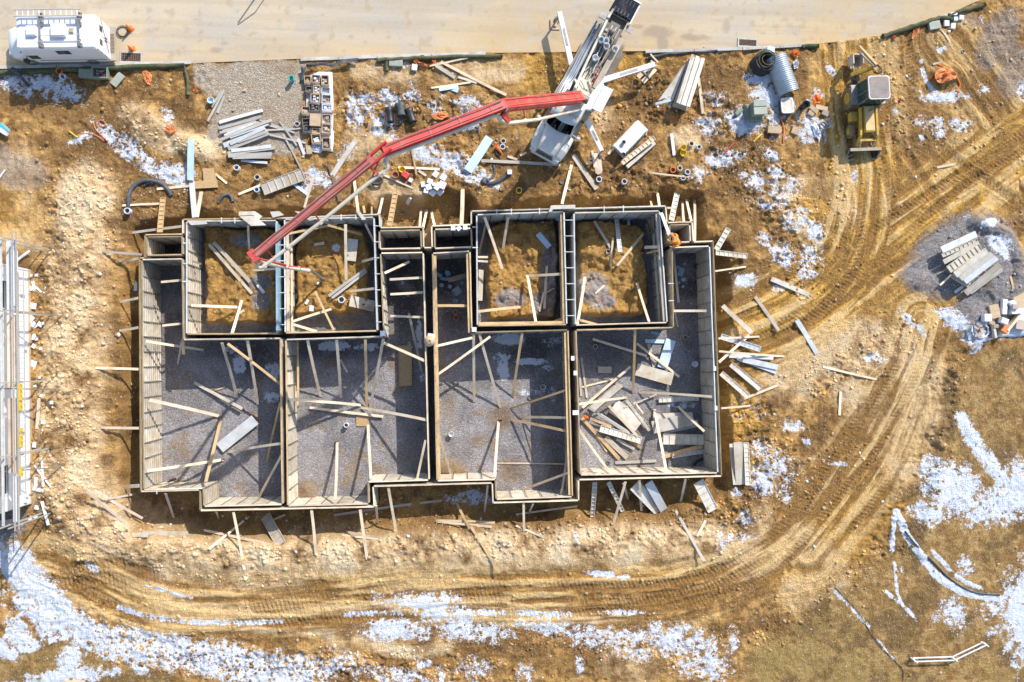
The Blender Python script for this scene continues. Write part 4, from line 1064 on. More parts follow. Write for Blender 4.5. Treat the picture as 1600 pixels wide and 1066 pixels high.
# --- braces leaning inside and outside the forms: top end first
for a in (
 (228,533,TP,318,547,F_,4,'wood','timber brace from the top of the west wall beside the first dirt box corner'),
 (286.5,531,TP,287,554,.2,4.4,'wood_gold','stubby golden timber end hanging from the southwest corner of the first dirt box'),
 (284,535,.3,278,569,F_,3,'wood_grey','thin ribbed strip under the southwest corner of the first dirt box'),
 (347,536,TP,371,622,F_,4.4,'wood','left brace leaning from the first dirt box into the lower left room'),
 (356,537,TP,438,600,.4,4,'wood_gold','long diagonal timber across the snowy corner of the lower left room'),
 (387,532,TP,403,632,F_,4.4,'wood','right brace leaning from the first dirt box into the lower left room'),
 (234,625,TP,342,650,F_,5,'wood_pink','pale brace in the middle of the west wall of the lower left room'),
 (322,753,TP,345,657,F_,5,'wood_gold','reddish brace from the step of the south wall in the lower left room'),
 (230,736,TP,350,718,F_,4.4,'wood','pale brace low on the west wall of the lower left room'),
 (440,693,TP,357,706,F_,4,'wood','brace from the east wall touching the pale panel in the lower left room'),
 (438,630,TP,417,722,F_,3.4,'wood_gold','thin golden brace in the shade of the east wall, lower left room'),
 (440,712,TP,402,782,F_,4,'wood','brace in the southeast corner of the lower left room'),
 (481,532,TP,501,620,F_,4.4,'wood','first brace from the left under the second dirt box'),
 (526,531,TP,533,622,F_,4.4,'wood','second brace from the left under the second dirt box'),
 (571,531,TP,573,640,F_,4.4,'wood_gold','golden upright brace under the second dirt box'),
 (599,530,TP,578,638,F_,4.4,'wood','slanting brace from the southeast corner of the second dirt box'),
 (452,624,TP,564,633,F_,4.4,'wood','long brace from the west wall towards the stake in the second lower room'),
 (666,656,TP,564,637,F_,4.6,'wood','long brace from the east wall towards the stake in the second lower room'),
 (524,781,TP,527,690,F_,4.4,'wood_pink','pink brace standing alone above the south wall in the second lower room'),
 (580,748,TP,575,664,F_,4.4,'wood_pink','pink brace at the step of the south wall in the second lower room'),
 (665,688,TP,652,748,.2,3.6,'wood','short brace in the southeast corner of the second lower room'),
 (600,536,TP,664,564,TP,4.4,'wood','pale timber crossing above the ribbed board in the second lower room'),
 (639,490,.4,659,581,F_,4,'wood_grey','weathered timber in the shaded east side of the second lower room'),
 (601,427,TP,640,409,.2,4,'wood','slanting timber at the top of the second room strip'),
 (738,528,TP,682,541,TP,4,'wood','timber from the corner of the third dirt box to the middle wall'),
 (766,526,TP,683,586,.3,4,'wood','long slanting timber from the third dirt box down to the middle wall'),
 (740,523,TP,741,628,F_,4.4,'wood','straight brace below the southwest corner of the third dirt box'),
 (749,522,TP,782,637,F_,4.4,'wood','left brace leaning from the third dirt box to the centre stake'),
 (816,521,TP,801,620,F_,4.4,'wood_gold','right brace leaning from the third dirt box'),
 (886,609,TP,798,638,F_,3.4,'wood_gold','upper brace from the east wall of the third lower room'),
 (888,653,TP,813,652,F_,4,'wood','middle brace from the east wall of the third lower room'),
 (890,675,TP,799,656,F_,4.4,'wood_gold','lower brace from the east wall of the third lower room'),
 (773,745,TP,779,659,F_,4.4,'wood_pink','brace from the stepped south wall to the stake, third lower room'),
 (683,670,TP,705,742,F_,3.6,'wood','brace in the muddy southwest corner of the third lower room'),
 (890,680,TP,877,772,.2,3.4,'wood','thin brace along the east wall in the third lower room'),
 (892,737,TP,817,765,F_,3.6,'wood','slanting brace in the southeast corner of the third lower room'),
 (992,515,TP,989,614,F_,4.4,'wood_gold','golden brace under the fourth dirt box'),
 (903,632,TP,979,621,F_,4,'wood','pale brace crossing the heap of panels at the west wall, lower right room'),
 (1041,737,TP,1022,640,F_,4.6,'wood','golden and pink brace over the panel stack in the lower right room'),
 (953,738,TP,905,672,.1,4,'wood','brace along the west side of the south wall, lower right room'),
 (1112,620,TP,998,613,F_,4,'wood','long brace from the east wall above the ribbed panel, lower right room'),
 (1100,674,.5,1059,635,F_,4,'wood','short diagonal brace from the east wall, lower right room'),
 (747,487,TP,813,480,-.5,4.4,'wood_gold','golden brace across the grey gravel heap in the third dirt box'),
 (838,508,TP,824,430,-.6,4.4,'wood','brace rising from the south wall of the third dirt box'),
 (757,339,TP,785,420,-.6,4.4,'wood','long brace from the north wall of the third dirt box'),
 (794,340,.5,786,389,-.6,4.2,'wood','shorter brace from the north wall of the third dirt box'),
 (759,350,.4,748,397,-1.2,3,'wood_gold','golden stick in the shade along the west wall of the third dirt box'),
 (883,428,TP,827,431,-.5,4.2,'wood','level brace from the east wall of the third dirt box'),
 (884,496,TP,860,505,.0,4,'wood_gold','short golden brace in the southeast corner of the third dirt box'),
 (902,507,TP,914,433,-.6,4.4,'wood','brace in the southwest corner of the fourth dirt box'),
 (1014,503,TP,995,443,-.6,4,'wood','brace in the south east part of the fourth dirt box'),
 (905,500,TP,932,507,-.2,4,'wood_gold','short golden brace flat along the south wall of the fourth dirt box'),
 (1032,386,TP,1007,387,-.4,5,'wood','thick short brace on the east wall of the fourth dirt box'),
 (1031,391,TP,1010,396,-.8,3,'wood_gold','thin short brace on the east wall of the fourth dirt box'),
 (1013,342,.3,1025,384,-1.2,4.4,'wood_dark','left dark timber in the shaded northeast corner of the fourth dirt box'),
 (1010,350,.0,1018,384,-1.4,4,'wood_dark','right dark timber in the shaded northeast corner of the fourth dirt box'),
 (363,521,TP,378,470,-.7,4.4,'wood','brace rising from the south wall of the first dirt box'),
 (299,477,TP,371,480,-.6,4.2,'wood','long brace from the west wall of the first dirt box'),
 (388,352,.6,390,390,-.6,3.4,'wood','thin brace from the north wall of the first dirt box'),
 (431,420,.5,395,423,-.6,3.4,'wood','level brace behind the boom tip in the first dirt box'),
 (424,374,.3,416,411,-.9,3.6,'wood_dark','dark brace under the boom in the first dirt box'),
 (540,351,TP,541,437,-.6,4.4,'wood','upright pale brace in the middle of the second dirt box'),
 (443,367,TP,527,350,.2,3.6,'wood_gold','golden timber along the north side of the second dirt box, left part'),
 (512,352,TP,566,367,-.2,3.6,'wood_gold','golden timber along the north side of the second dirt box, right part'),
 (522,516,TP,493,456,-.6,3.4,'wood_gold','thin golden brace from the south wall of the second dirt box'),
 (456,503,TP,518,483,-.7,4,'wood','brace fanning out low from the west wall of the second dirt box'),
 (458,507,TP,495,518,.1,4,'wood','short brace fanning out in the southwest corner of the second dirt box'),
 (571,350,.4,584,377,-.6,3.4,'wood','thin brace in the northeast corner of the second dirt box'),
 (586,451,TP,548,455,-.6,4,'wood','level brace on the east wall of the second dirt box'),
 (584,404,TP,566,409,-.4,4,'wood','short brace above the level one in the second dirt box'),
 (160,393,F_,222,398,TP,3.6,'wood_grey','uppermost brace outside the west wall'),
 (187,408,F_,218,404,TP,4,'wood','second brace down outside the west wall'),
 (188,472,F_,216,466,TP,4,'wood','third brace down outside the west wall'),
 (187,517,F_,216,512,TP,4,'wood','fourth brace down outside the west wall'),
 (150,575,F_,217,577,TP,4,'wood','long brace at the middle of the west wall'),
 (158,668,F_,218,669,TP,4,'wood_pink','long brace lower down outside the west wall'),
 (192,761,F_,218,759,TP,5.5,'wood','thick short brace by the southwest corner'),
 (259,771,TP,272,809,F_,4,'wood','brace left of the stepped corner outside the south wall'),
 (365,800,TP,382,890,F_,4,'wood','long brace left of the ribbed panel outside the south wall'),
 (338,799,TP,342,810,F_,4,'wood_gold','stub of timber under the first southern bay'),
 (487,797,TP,494,867,F_,4.4,'wood','first long brace under the second southern bay'),
 (563,796,TP,574,874,F_,4.6,'wood','second long brace under the second southern bay'),
 (588,790,TP,590,817,F_,3.4,'wood','short upright brace at the corner of the second southern bay'),
 (607,762,TP,619,830,F_,4.2,'wood','brace in the recess between the southern bays'),
 (762,758,TP,757,800,F_,3,'wood','thin brace left of the third southern bay'),
 (818,786,TP,819,830,F_,3.6,'wood','brace under the third southern bay'),
 (833,787,TP,826,803,F_,3,'wood','little brace right of the middle under the third southern bay'),
 (977,753,TP,959,815,F_,4.2,'wood','slanting brace outside the lower right room beside the ribbed board'),
 (974,755,TP,981,780,F_,4,'wood','short brace crossing the slanting one outside the lower right room'),
 (999,750,TP,1002,798,F_,4,'wood','upright brace over the white sheets outside the lower right room'),
 (1071,748,TP,1063,785,F_,4,'wood','brace left of the ribbed panel near the southeast corner'),
 (1117,424,TP,1165,417,F_,2.8,'wood','thin brace near the top of the east wall'),
 (1122,529,TP,1186,526,F_,3.2,'wood_pink','pale brace crossing the bluish ribbed panel at the east wall'),
 (1123,566,TP,1170,524,F_,4.2,'wood_pink','diagonal brace at the east wall'),
 (1123,549,TP,1225,557,F_,3.4,'wood','longest brace outside the east wall'),
 (1126,638,TP,1172,634,F_,3,'wood','thin brace at the lower east wall'),
 (256,365,TP,252,310,F_,.1,'wood','x'),
 (594,333,TP,597,309,F_,.1,'wood','x'),
 (656,354,TP,658,328,F_,4,'wood','left brace north of the centre notch'),
 (661,357,TP,667,328,F_,4,'wood','middle brace north of the centre notch'),
 (679,352,TP,674,330,F_,4,'wood','right brace north of the centre notch'),
 (1068,347,TP,1066,314,F_,4,'wood','left brace north of the far right shaft'),
 (1080,346,TP,1072,311,F_,4,'wood_pink','middle brace north of the far right shaft'),
 (1085,378,TP,1085,312,F_,4.4,'wood','tall brace beside the far right shaft'),
 (1030,322,TP,1027,302,F_,4.4,'wood','brace north of the jog in the fourth box wall'),
 (1018,322,TP,1016,314,F_,4,'wood_gold','stub of a brace left of the jog in the fourth box wall'),
 (1057,326,TP,1042,325,TP,3.2,'wood','level timber end sticking out east of the fourth dirt box'),
 (285,354,TP,207,364,F_,4,'wood_grey','long timber along the north of the far left shaft'),
 (878,319,TP,893,258,F_,4.6,'wood','long brace leaning from the third dirt box towards the truck'),
 (570,333,TP,568,322,F_,4,'wood_gold','short golden stub north of the second dirt box'),
 (581,343,TP,581,323,TP,2.6,'wood_gold','thin golden stick on the north wall of the second dirt box'),
 (560,332,TP,553,278,F_,4.6,'wood','brace north of the second dirt box beneath the boom'),
 (592,335,TP,598,309,F_,4,'wood','brace at the northeast corner of the second dirt box'),
):
    if a[8] == 'x': continue
    board(*a, name='timber_brace', cat='timber brace', group=BR)
# --- spreaders and loose boards
for a in (
 (609,437,.5,661,434,.5,3.8,'wood','upper level spreader in the strip of the second room'),
 (610,460,.5,661,457,.5,3.8,'wood','middle level spreader in the strip of the second room'),
 (610,494,.5,663,496,.5,3.6,'wood','lower level spreader in the strip of the second room'),
 (679,478,.5,733,478,.5,4.4,'wood_gold','level spreader in the strip of the third room'),
 (1050,486,.6,1105,486,.6,4,'wood','level spreader in the strip of the lower right room'),
 (252,441,.4,284,438,.4,3.6,'wood','upper level spreader in the strip of the lower left room'),
 (254,509,.4,284,506,.4,3.6,'wood','lower level spreader in the strip of the lower left room'),
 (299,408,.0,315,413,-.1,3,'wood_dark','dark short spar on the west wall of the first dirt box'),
 (745,402,.7,762,402,-.1,3.4,'wood','upper short spreader on the west wall of the third dirt box'),
 (745,408,.7,762,409,-.1,3.4,'wood_grey','lower short spreader on the west wall of the third dirt box'),
):
    board(*a, name='spreader', cat='timber spreader', group='short level spreaders between forms')
for a in (
 (304,598,'g.1',379,639,'g.35',5,'wood_grey','weathered plank lying in the middle of the lower left room'),
 (333,611,F_,352,605,F_,2.4,'wood_gold','short stick beside the weathered plank in the lower left room'),
 (532,562,F_,543,582,F_,3.4,'wood','short board between the braces in the second lower room'),
 (484,637,'g.1',599,651,'g.15',4.2,'wood','long pale board lying below the west brace in the second lower room'),
 (465,533,-.6,466,638,-.8,3.4,'wood_gold','golden timber hung along the west wall of the second lower room'),
 (700,438,F_,732,430,F_,8.5,'wood_grey','wide rough plank in the strip of the third room'),
 (752,422,-1.7,750,470,-1.7,8,'wood_grey','knotty grey plank in the trench along the west wall of the third dirt box'),
 (776,724,F_,882,725,F_,2.6,'wood','long thin white lath near the south of the third lower room'),
 (854,416,F_,850,483,F_,4.4,'wood','upright looking board lying in the east of the third dirt box'),
 (849,457,'g.05',843,487,F_,3,'wood','thin slat beside the gravel in the third dirt box'),
 (854,457,F_,865,451,F_,2,'wood','tiny stick by the gravel in the third dirt box'),
 (327,382,'g.1',394,459,'g.1',5,'wood_grey','left of the two crossed weathered planks in the first dirt box'),
 (334,379,'g.2',391,441,'g.2',6,'wood_grey','right of the two crossed weathered planks in the first dirt box'),
 (373,490,F_,382,485,F_,4,'wood','short board end in the south of the first dirt box'),
 (491,383,F_,507,380,F_,5,'wood','short pale board on the dirt of the second dirt box'),
 (957,372,'g.1',953,416,F_,3.4,'wood','thin board under the ribbed strip in the fourth dirt box'),
 (1004,366,F_,963,416,F_,4.2,'wood','diagonal pale board in the fourth dirt box'),
 (930,459,F_,944,446,F_,3,'wood','short stick on the grey gravel of the fourth dirt box'),
 (928,346,'g.1',954,388,F_,4.4,'wood_grey','grey double slat in the north of the fourth dirt box'),
 (1052,393,'g.5',1060,473,F_,4.2,'wood_grey','long weathered plank down the strip of the lower right room'),
 (1051,470,F_,1059,511,F_,2.6,'wood_grey','thin weathered lath in the strip of the lower right room'),
 (926,530,'g.3',1010,556,'g.2',4.2,'wood','weathered plank in the shaded north of the lower right room'),
 (995,537,'g.3',1061,589,'g.3',4.2,'wood','timber laid over the two pale sheets, lower right room'),
 (1013,537,F_,1022,574,F_,6,'wood_grey','wide grey plank end behind the pale sheets, lower right room'),
 (903,560,F_,908,619,F_,3.6,'wood_grey','left of the two grey planks by the west wall, lower right room'),
 (908,558,F_,917,622,F_,3.6,'wood_grey','right of the two grey planks by the west wall, lower right room'),
 (910,637,'g.35',985,573,'g.3',4.4,'wood','long timber rising to the right over the heap, lower right room'),
 (909,605,F_,957,593,F_,3,'wood','thin lath in the west of the lower right room'),
 (951,634,'g.45',996,682,'g.4',4.6,'wood','pale timber on top of the big pale sheet, lower right room'),
 (975,637,'g.35',1026,616,'g.2',2.4,'wood_grey','thin stick pointing to the ribbed panel, lower right room'),
 (991,628,'g.2',1005,646,'g.2',3,'wood','short board right of the ladder like panel, lower right room'),
 (922,654,'g.3',955,667,'g.3',4.4,'wood_gold','perforated brown rail in the heap, lower right room'),
 (909,653,'g.15',967,717,'g.1',6.2,'wood_gold','wide yellowish plank lowest in the heap, lower right room'),
 (946,683,'g.15',980,715,'g.1',9,'wood_grey','wide grey plank beside the yellowish one, lower right room'),
 (963,686,'g.15',991,702,'g.12',5,'form','notched grey strip under the heap, lower right room'),
 (980,686,'g.1',1002,700,'g.1',4.5,'wood_gold','golden plank end right of the heap, lower right room'),
 (930,680,F_,948,706,F_,2.4,'wood','thin lath left of the heap, lower right room'),
 (1039,713,'g.15',1097,697,'g.25',7,'wood_gold','golden plank under the ribbed panels, lower right room'),
 (983,632,'g.1',972,650,F_,6,'wood_grey','grey board end at the top of the heap, lower right room'),
 (147,764,F_,216,821,F_,4.2,'wood_pink','pinkish plank in the pair at the southwest corner, lower one'),
 (154,764,'g.05',229,807,F_,4,'wood_pink','pinkish plank in the pair at the southwest corner, upper one'),
 (173,778,F_,212,771,F_,3,'wood_grey','grey lath pointing at the southwest corner'),
 (215,831,F_,240,831,F_,6,'form','short grey strip of the pair below the southwest corner'),
 (224,833,'g.05',295,833,'g.05',8,'form','long grey strip below the southwest corner'),
 (321,827,F_,422,849,F_,4,'wood','left plank of the crossed pair below the first southern bay'),
 (327,858,'g.1',381,814,'g.1',3.6,'wood','right plank of the crossed pair below the first southern bay'),
 (427,812,F_,446,804,F_,3.4,'wood_gold','short plank behind the ribbed panel south of the first bay'),
 (522,805,F_,690,782,F_,4,'wood_grey','long weathered plank in the southern trench'),
 (541,830,F_,608,844,F_,4,'wood','upper plank of the pair under the second southern bay'),
 (535,836,'g-.02',590,842,F_,3,'wood','lower plank of the pair under the second southern bay'),
 (713,785,'g.1',735,828,F_,4,'wood_gold','upper golden plank on the southern slope'),
 (736,821,F_,780,892,F_,4.4,'wood_gold','lower golden plank on the southern slope'),
 (682,812,F_,773,815,'g.05',4,'wood','upper of two planks crossed by the golden one on the southern slope'),
 (684,814,F_,768,822,F_,3.6,'wood','lower of two planks crossed by the golden one on the southern slope'),
 (806,804,F_,902,791,F_,3.2,'wood','long lath under the third southern bay'),
 (806,821,F_,850,840,F_,3,'wood','broken lath below the third southern bay'),
 (1053,796,F_,1097,874,F_,4.6,'wood_grey','long grey plank on the slope below the lower right room'),
 (1102,813,F_,1089,838,F_,4.2,'wood','short plank on the slope below the lower right room'),
 (1123,479,F_,1168,521,F_,7.5,'wood_grey','wide grey plank nearest the east wall'),
 (1178,464,F_,1215,517,F_,5.5,'wood_grey','narrow grey plank east of the wall'),
 (1244,500,F_,1276,553,F_,8,'form_cool','whitish plank lying alone right of the east wall planks'),
 (1204,436,F_,1263,461,F_,8,'form','pale plank below the snow patch on the right'),
 (1285,573,F_,1369,593,F_,3.6,'wood','long pale stick on the dirt to the right'),
 (1313,612,F_,1311,649,F_,4,'wood','short double stick in the brown patch on the right'),
 (1156,626,F_,1215,602,F_,4,'wood','slanting pale plank below the ribbed panels at the east wall'),
 (193,322,F_,251,319,F_,3.2,'wood','thin lath left of the ribbed walkway at top left'),
 (246,296,F_,298,291,'g.05',4,'wood','lath running into the strand board sheet'),
 (300,284,'g.1',305,340,.9,8.5,'form_cool','pale plank below the long white foam beam'),
 (315,300,'g',308,340,.7,6,'wood_grey','brown plank beside the pale one north of the first dirt box'),
 (337,272,F_,355,287,F_,3.6,'wood','stub of plank right of the strand board sheet'),
 (373,304,'g.1',465,268,'g.1',4,'wood','long plank beside the ribbed panel at top left'),
 (459,288,F_,481,304,F_,5,'foam','pale blue plank end below the ribbed panel'),
 (490,276,F_,476,325,F_,4,'wood','plank left of the boom tip section'),
 (556,220,'g.1',519,275,F_,8,'form','broad grey plank left of the boom'),
 (514,258,F_,531,315,F_,4.4,'wood_dark','brown double plank under the boom'),
 (600,274,F_,646,295,F_,3,'wood','thin pale stick right of the cable reel hose'),
 (622,262,F_,687,265,F_,3.8,'wood','pale plank above the red canisters'),
 (643,233,'g.05',651,274,'g.1',2.8,'wood_gold','golden stick crossing the pale plank above the canisters'),
 (654,267,F_,666,275,F_,4,'wood_grey','small board scrap right of the golden stick'),
 (689,97,F_,791,149,F_,4.6,'wood','long pale beam slanting down from the kerb'),
 (681,103,F_,711,122,F_,6,'wood_grey','short weathered board under the long pale beam'),
 (671,104,'g.05',731,91,'g.05',2.8,'wood','thin plank meeting the long pale beam at the kerb'),
 (674,138,F_,736,129,'g.05',3,'wood','thin plank above the white scraps by the beam'),
 (716,121,F_,745,130,F_,4,'wood_grey','greyish board under the middle of the long pale beam'),
 (752,252,F_,871,258,F_,5,'wood_grey','long weathered plank in front of the truck'),
 (793,245,F_,808,250,F_,4,'wood','left scrap of board in front of the truck'),
 (813,244,F_,822,239,F_,3.4,'wood','right scrap of board in front of the truck'),
 (895,243,F_,932,296,F_,8,'wood_grey','broad plank running down from the truck nose'),
 (1049,209,'g.1',1053,243,'g.1',5,'foam_white','clean white board strip right of the panel rack'),
 (1091,122,F_,1098,178,F_,5,'wood','weathered plank right of the tall panel stack'),
 (1014,270,F_,1076,277,F_,2.6,'wood','thin lath above the pipe ends'),
 (723,296,F_,721,352,TP,6.4,'wood','spotted plank bridging to the wall north of the shaft'),
 (67,783,F_,77,820,F_,4.4,'foam_white','long white trim board below the house corner'),
 (56,727,F_,82,761,F_,2.4,'foam_white','thin white trim crossing by the house'),
 (66,716,F_,68,760,F_,3.2,'foam_white','upright white trim by the house'),
 (52,763,F_,68,767,F_,5.6,'foam_white','broad white trim scrap by the house'),
 (62,622,F_,59,670,F_,5,'wood_pink','pinkish plank lying along the house'),
 (1468,46,F_,1482,64,F_,1.6,'wood_pink','thin pink stake right of the grey box lid'),
 (1457,101,F_,1470,98,F_,3.2,'form','short grey angle iron above the orange net'),
 (1463,262,F_,1492,257,F_,4,'wood','forked branch like plank in the wheel tracks'),
 (102,1063,F_,134,1065,F_,3,'wood','stick at the bottom edge of the picture'),
 (0,930,F_,8,922,F_,8,'wood_pink','end of a wide plank at the left edge'),
 (0,278,F_,9,266,F_,2.4,'foam_white','white strip end at the left edge'),
 (325,190,F_,350,142,'g.1',3.6,'alu','longest metal stud of the small bundle on the gravel pad'),
 (331,168,'g.05',347,142,'g.15',3.4,'alu','inner metal stud of the small bundle on the gravel pad'),
 (340,177,F_,351,151,F_,4,'alu','outer metal stud of the small bundle on the gravel pad'),
 (1163,546,F_,1164,546,F_,.1,'wood','x'),
):
    if a[8] == 'x': continue
    board(*a, group='loose boards strewn over the site')
for a in (
 (1008,533,F_,1038,534,F_,6.5,'foam','long pale blue foam strip, lower right room'),(1017,519,F_,1029,522,F_,5,'foam_blue','small blue foam strip under the fourth dirt box'),
 (982,337,'g.6',982,351,'g.4',4,'foam_blue','small blue foam strip in the north of the fourth dirt box'),(869,343,.2,879,343,.2,4,'foam_blue','small blue foam strip in the northeast corner of the third dirt box'),
 (840,366,F_,858,387,F_,9.5,'foam','white and blue foam board on the dirt of the third dirt box'),(731,268,'g.08',765,216,'g.15',15,'foam','wide pale blue foam board left of the truck nose'),
 (403,445,F_,413,458,F_,5,'foam_white','white foam offcut in the first dirt box'),(299,218,'g.2',298,282,'g.2',9.5,'foam','long white foam beam above the first dirt box'),
 (686,141,F_,716,136,F_,5,'foam','pale blue foam scrap by the long beam, left piece'),(705,138,F_,716,142,F_,8,'foam','pale blue foam scrap by the long beam, right piece'),
 (636,318,F_,641,309,F_,6,'foam_white','white foam scrap right of the ribbed ladder board'),(1024,163,'g.5',1048,157,'g.7',4,'foam','blue and white foam strip at the foot of the tall panel stack'),
):
    board(*a, name='foam_board', cat='foam board', th=.09 if a[6] < 9.4 else .16 , group='pale foam boards lying about')
# --- aluminium channels
for a in (
 (514,463,'g.15',571,421,'g.25',4.6,'alu','left aluminium channel of the pair in the second dirt box'),(519,466,'g.12',573,424,'g.22',4.2,'alu','right aluminium channel of the pair in the second dirt box'),
 (920,637,'g.35',986,681,'g.35',4,'alu','bright aluminium channel across the heap, upper one'),(938,647,'g.35',984,676,'g.3',3.6,'alu','bright aluminium channel across the heap, lower one'),
 (961,723,'g.05',1025,720,'g.05',5,'alu','pale aluminium beam along the south wall of the lower right room'),
 (1062,524,F_,1076,585,F_,2.4,'steel','dark handled pole lying in the lower right room'),
):
    board(*a, name='metal_channel', cat='metal channel', th=.1)
# --- ribbed and smooth form panels
for a in (
 (633,540,F_,634,603,F_,22,'osb','ribbed yellowish panel in the shade of the second lower room'),
 (960,341,'g.2',966,396,'g.15',7,'form_cool','ribbed pale metal strip in the fourth dirt box'),
 (937,669,'g.3',1001,688,'g.3',12,'form','ribbed beige panel on top of the heap, lower right room'),
 (979,624,'g.25',1015,672,'g.2',8,'form_in','ladder like beige panel in the heap, lower right room'),
 (1035,686,'g.25',1099,687,'g.25',18,'form','large ribbed panel by the east wall, lower right room'),
 (1036,672,'g.1',1090,661,'g.1',12,'form_cool','pale ribbed panel half under the grey sheet, lower right room'),
 (1049,712,F_,1102,704,F_,8,'form_cool','lowest pale ribbed panel by the east wall, lower right room'),
 (1028,625,F_,1091,622,F_,9,'form','ribbed panel under the long brace, lower right room'),
 (416,806,F_,440,850,F_,17,'wood_grey','ribbed weathered panel leaning on the southern bank'),
 (929,753,.2,925,807,F_,7.5,'form','ribbed board standing left outside the lower right room'),
 (950,753,.4,972,798,F_,7,'form','slanting ribbed board outside the lower right room'),
 (1090,752,.3,1113,797,F_,18,'form','broad ribbed panel near the southeast corner'),
 (1123,526,'g.4',1184,546,F_,9.5,'form_cool','bluish ribbed panel against the east wall'),
 (1140,569,F_,1186,608,F_,9.5,'form','right one of two ribbed panels slanting at the east wall'),
 (1123,583,'g.3',1165,620,F_,9,'form','left one of two ribbed panels slanting at the east wall'),
 (1137,358,F_,1118,391,.1,9,'form','dark ribbed panel off the northeast corner'),
 (1117,395,.7,1166,401,'g.1',8.5,'form_in','pale ribbed walkway at the northeast corner'),
 (1057,303,F_,1048,345,.2,9,'form','grey ribbed panel north of the far right shaft'),
 (618,304,F_,609,354,.8,8.5,'osb','ribbed walkway down to the wall left of the notch'),
 (256,310,F_,251,364,.8,8.5,'osb','ribbed walkway down to the far left shaft'),
 (411,297,'g.1',475,273,'g.1',20,'form_in','large ribbed panel at the top left beside the long plank'),
 (1163,691,F_,1166,757,F_,9,'form','ribbed edge panel of the pair right of the southeast corner'),
):
    ribbed(*a, step=.42 if a[6] > 15 else .3)
for a in (
 (344,700,'g.1',399,656,'g.15',18,'form_cool','flat pale panel in the middle of the lower left room'),
 (552,374,'g.05',548,408,'g.05',17,'form','grey square panel in the second dirt box'),
 (549,471,'g.05',587,480,'g.1',18,'form','pale half shaded panel by the east wall of the second dirt box'),
 (1048,531,'g.1',1034,575,'g.1',17,'foam','upper bluish sheet in the lower right room'),
 (994,577,'g.25',1050,593,'g.3',21,'form_in','lower pale sheet in the lower right room'),
 (958,634,'g.2',999,664,'g.25',26,'form','big grey sheet under the timber in the heap, lower right room'),
 (1019,668,'g.38',1083,654,'g.38',21,'form','smooth grey sheet on the panel stack, lower right room'),
 (1020,653,'g.2',1080,650,'g.2',14,'form_in','beige sheet at the back of the panel stack, lower right room'),
 (924,640,'g.12',970,600,'g.12',11,'form','two tone panel rising to the right in the lower right room'),
 (934,578,F_,955,578,F_,11,'wood_grey','small grey sheet in the shade of the lower right room'),
 (991,758,.2,1030,798,F_,20,'form','left of the two white sheets outside the south wall'),
 (1013,754,.3,1037,797,'g.1',14,'form_cool','right of the two white sheets outside the south wall'),
 (1141,693,'g.05',1147,757,'g.05',6,'form','left smooth strip of the pair right of the southeast corner'),
 (1152,691,'g.12',1156,757,'g.12',15,'form_in','broad smooth panel of the pair right of the southeast corner'),
 (1138,556,'g.12',1207,559,'g.1',7,'form_cool','upper white panel of the fan at the east wall'),
 (1160,562,'g.1',1214,574,'g.06',9,'form_cool','middle white panel of the fan at the east wall'),
 (1151,560,F_,1212,582,F_,6,'form_cool','lower white panel of the fan at the east wall'),
):
    ribbed(*a, up=False)
b = MB(); pts = [(317,264),(334,263),(341,293),(303,295),(302,284),(319,283)]
w = [G(*p, .1) for p in pts]; zt = max(p.z for p in w)
b.prism([(p.x, p.y) for p in w], zt - .04, zt)
tag(b.build('strand_board', M['osb'], None, sum(w, Vector()) / 6), 'tan strand board sheet with a cut out corner above the first dirt box', 'plywood')
b = MB(); w = [G(*p, .03) for p in ((556.5,646),(577,646),(577,666),(556.5,666))]; zt = max(p.z for p in w)
b.prism([(p.x, p.y) for p in w], zt - .02, zt + .02)
tag(b.build('plywood_square', M['osb'], None, sum(w, Vector()) / 4), 'small muddy plywood square where the braces of the second room meet', 'plywood')
# stakes where the braces are pegged
for px, py, l in ((345,651,'stake at the foot of the braces in the lower left room'),(349,717,'stake at the end of the low brace in the lower left room'),(527,689,'stake at the foot of the lone pink brace'),(783,655,'stake at the hub of the braces in the third lower room')):
    p = G(px, py, 0); b = MB(); b.beam(p + Vector((-.12, 0, .12)), p + Vector((.12, .02, .12)), .07, .07); b.beam(p - Vector((0, 0, .1)), p + Vector((0, 0, .4)), .05, .05)
    tag(b.build('stake', M['wood_dark'], None, p), l, 'stake', 'stakes pegging the braces')
# ================================================================ vehicles
def cap(verts_sections, m=0, smooth=False):
    pass
def loft(b, secs, m=0, smooth=False, closed_ends=True):
    """secs: list of equal-length rings"""
    n = len(secs[0]); vs = [v for s_ in secs for v in s_]; fs = []
    for i in range(len(secs) - 1):
        for j in range(n):
            fs.append((i * n + j, i * n + (j + 1) % n, (i + 1) * n + (j + 1) % n, (i + 1) * n + j))
    if closed_ends:
        fs.append(tuple(range(n - 1, -1, -1))); k = (len(secs) - 1) * n; fs.append(tuple(k + j for j in range(n)))
    b.add(vs, fs, m, smooth)
def fixn(o):
    import bmesh
    bm = bmesh.new(); bm.from_mesh(o.data); bmesh.ops.recalc_face_normals(bm, faces=bm.faces); bm.to_mesh(o.data); bm.free(); return o
def bev(o, w=.02, seg=2):
    md = o.modifiers.new('bevel', 'BEVEL'); md.width = w; md.segments = seg; md.limit_method = 'ANGLE'; md.angle_limit = .6
    return o
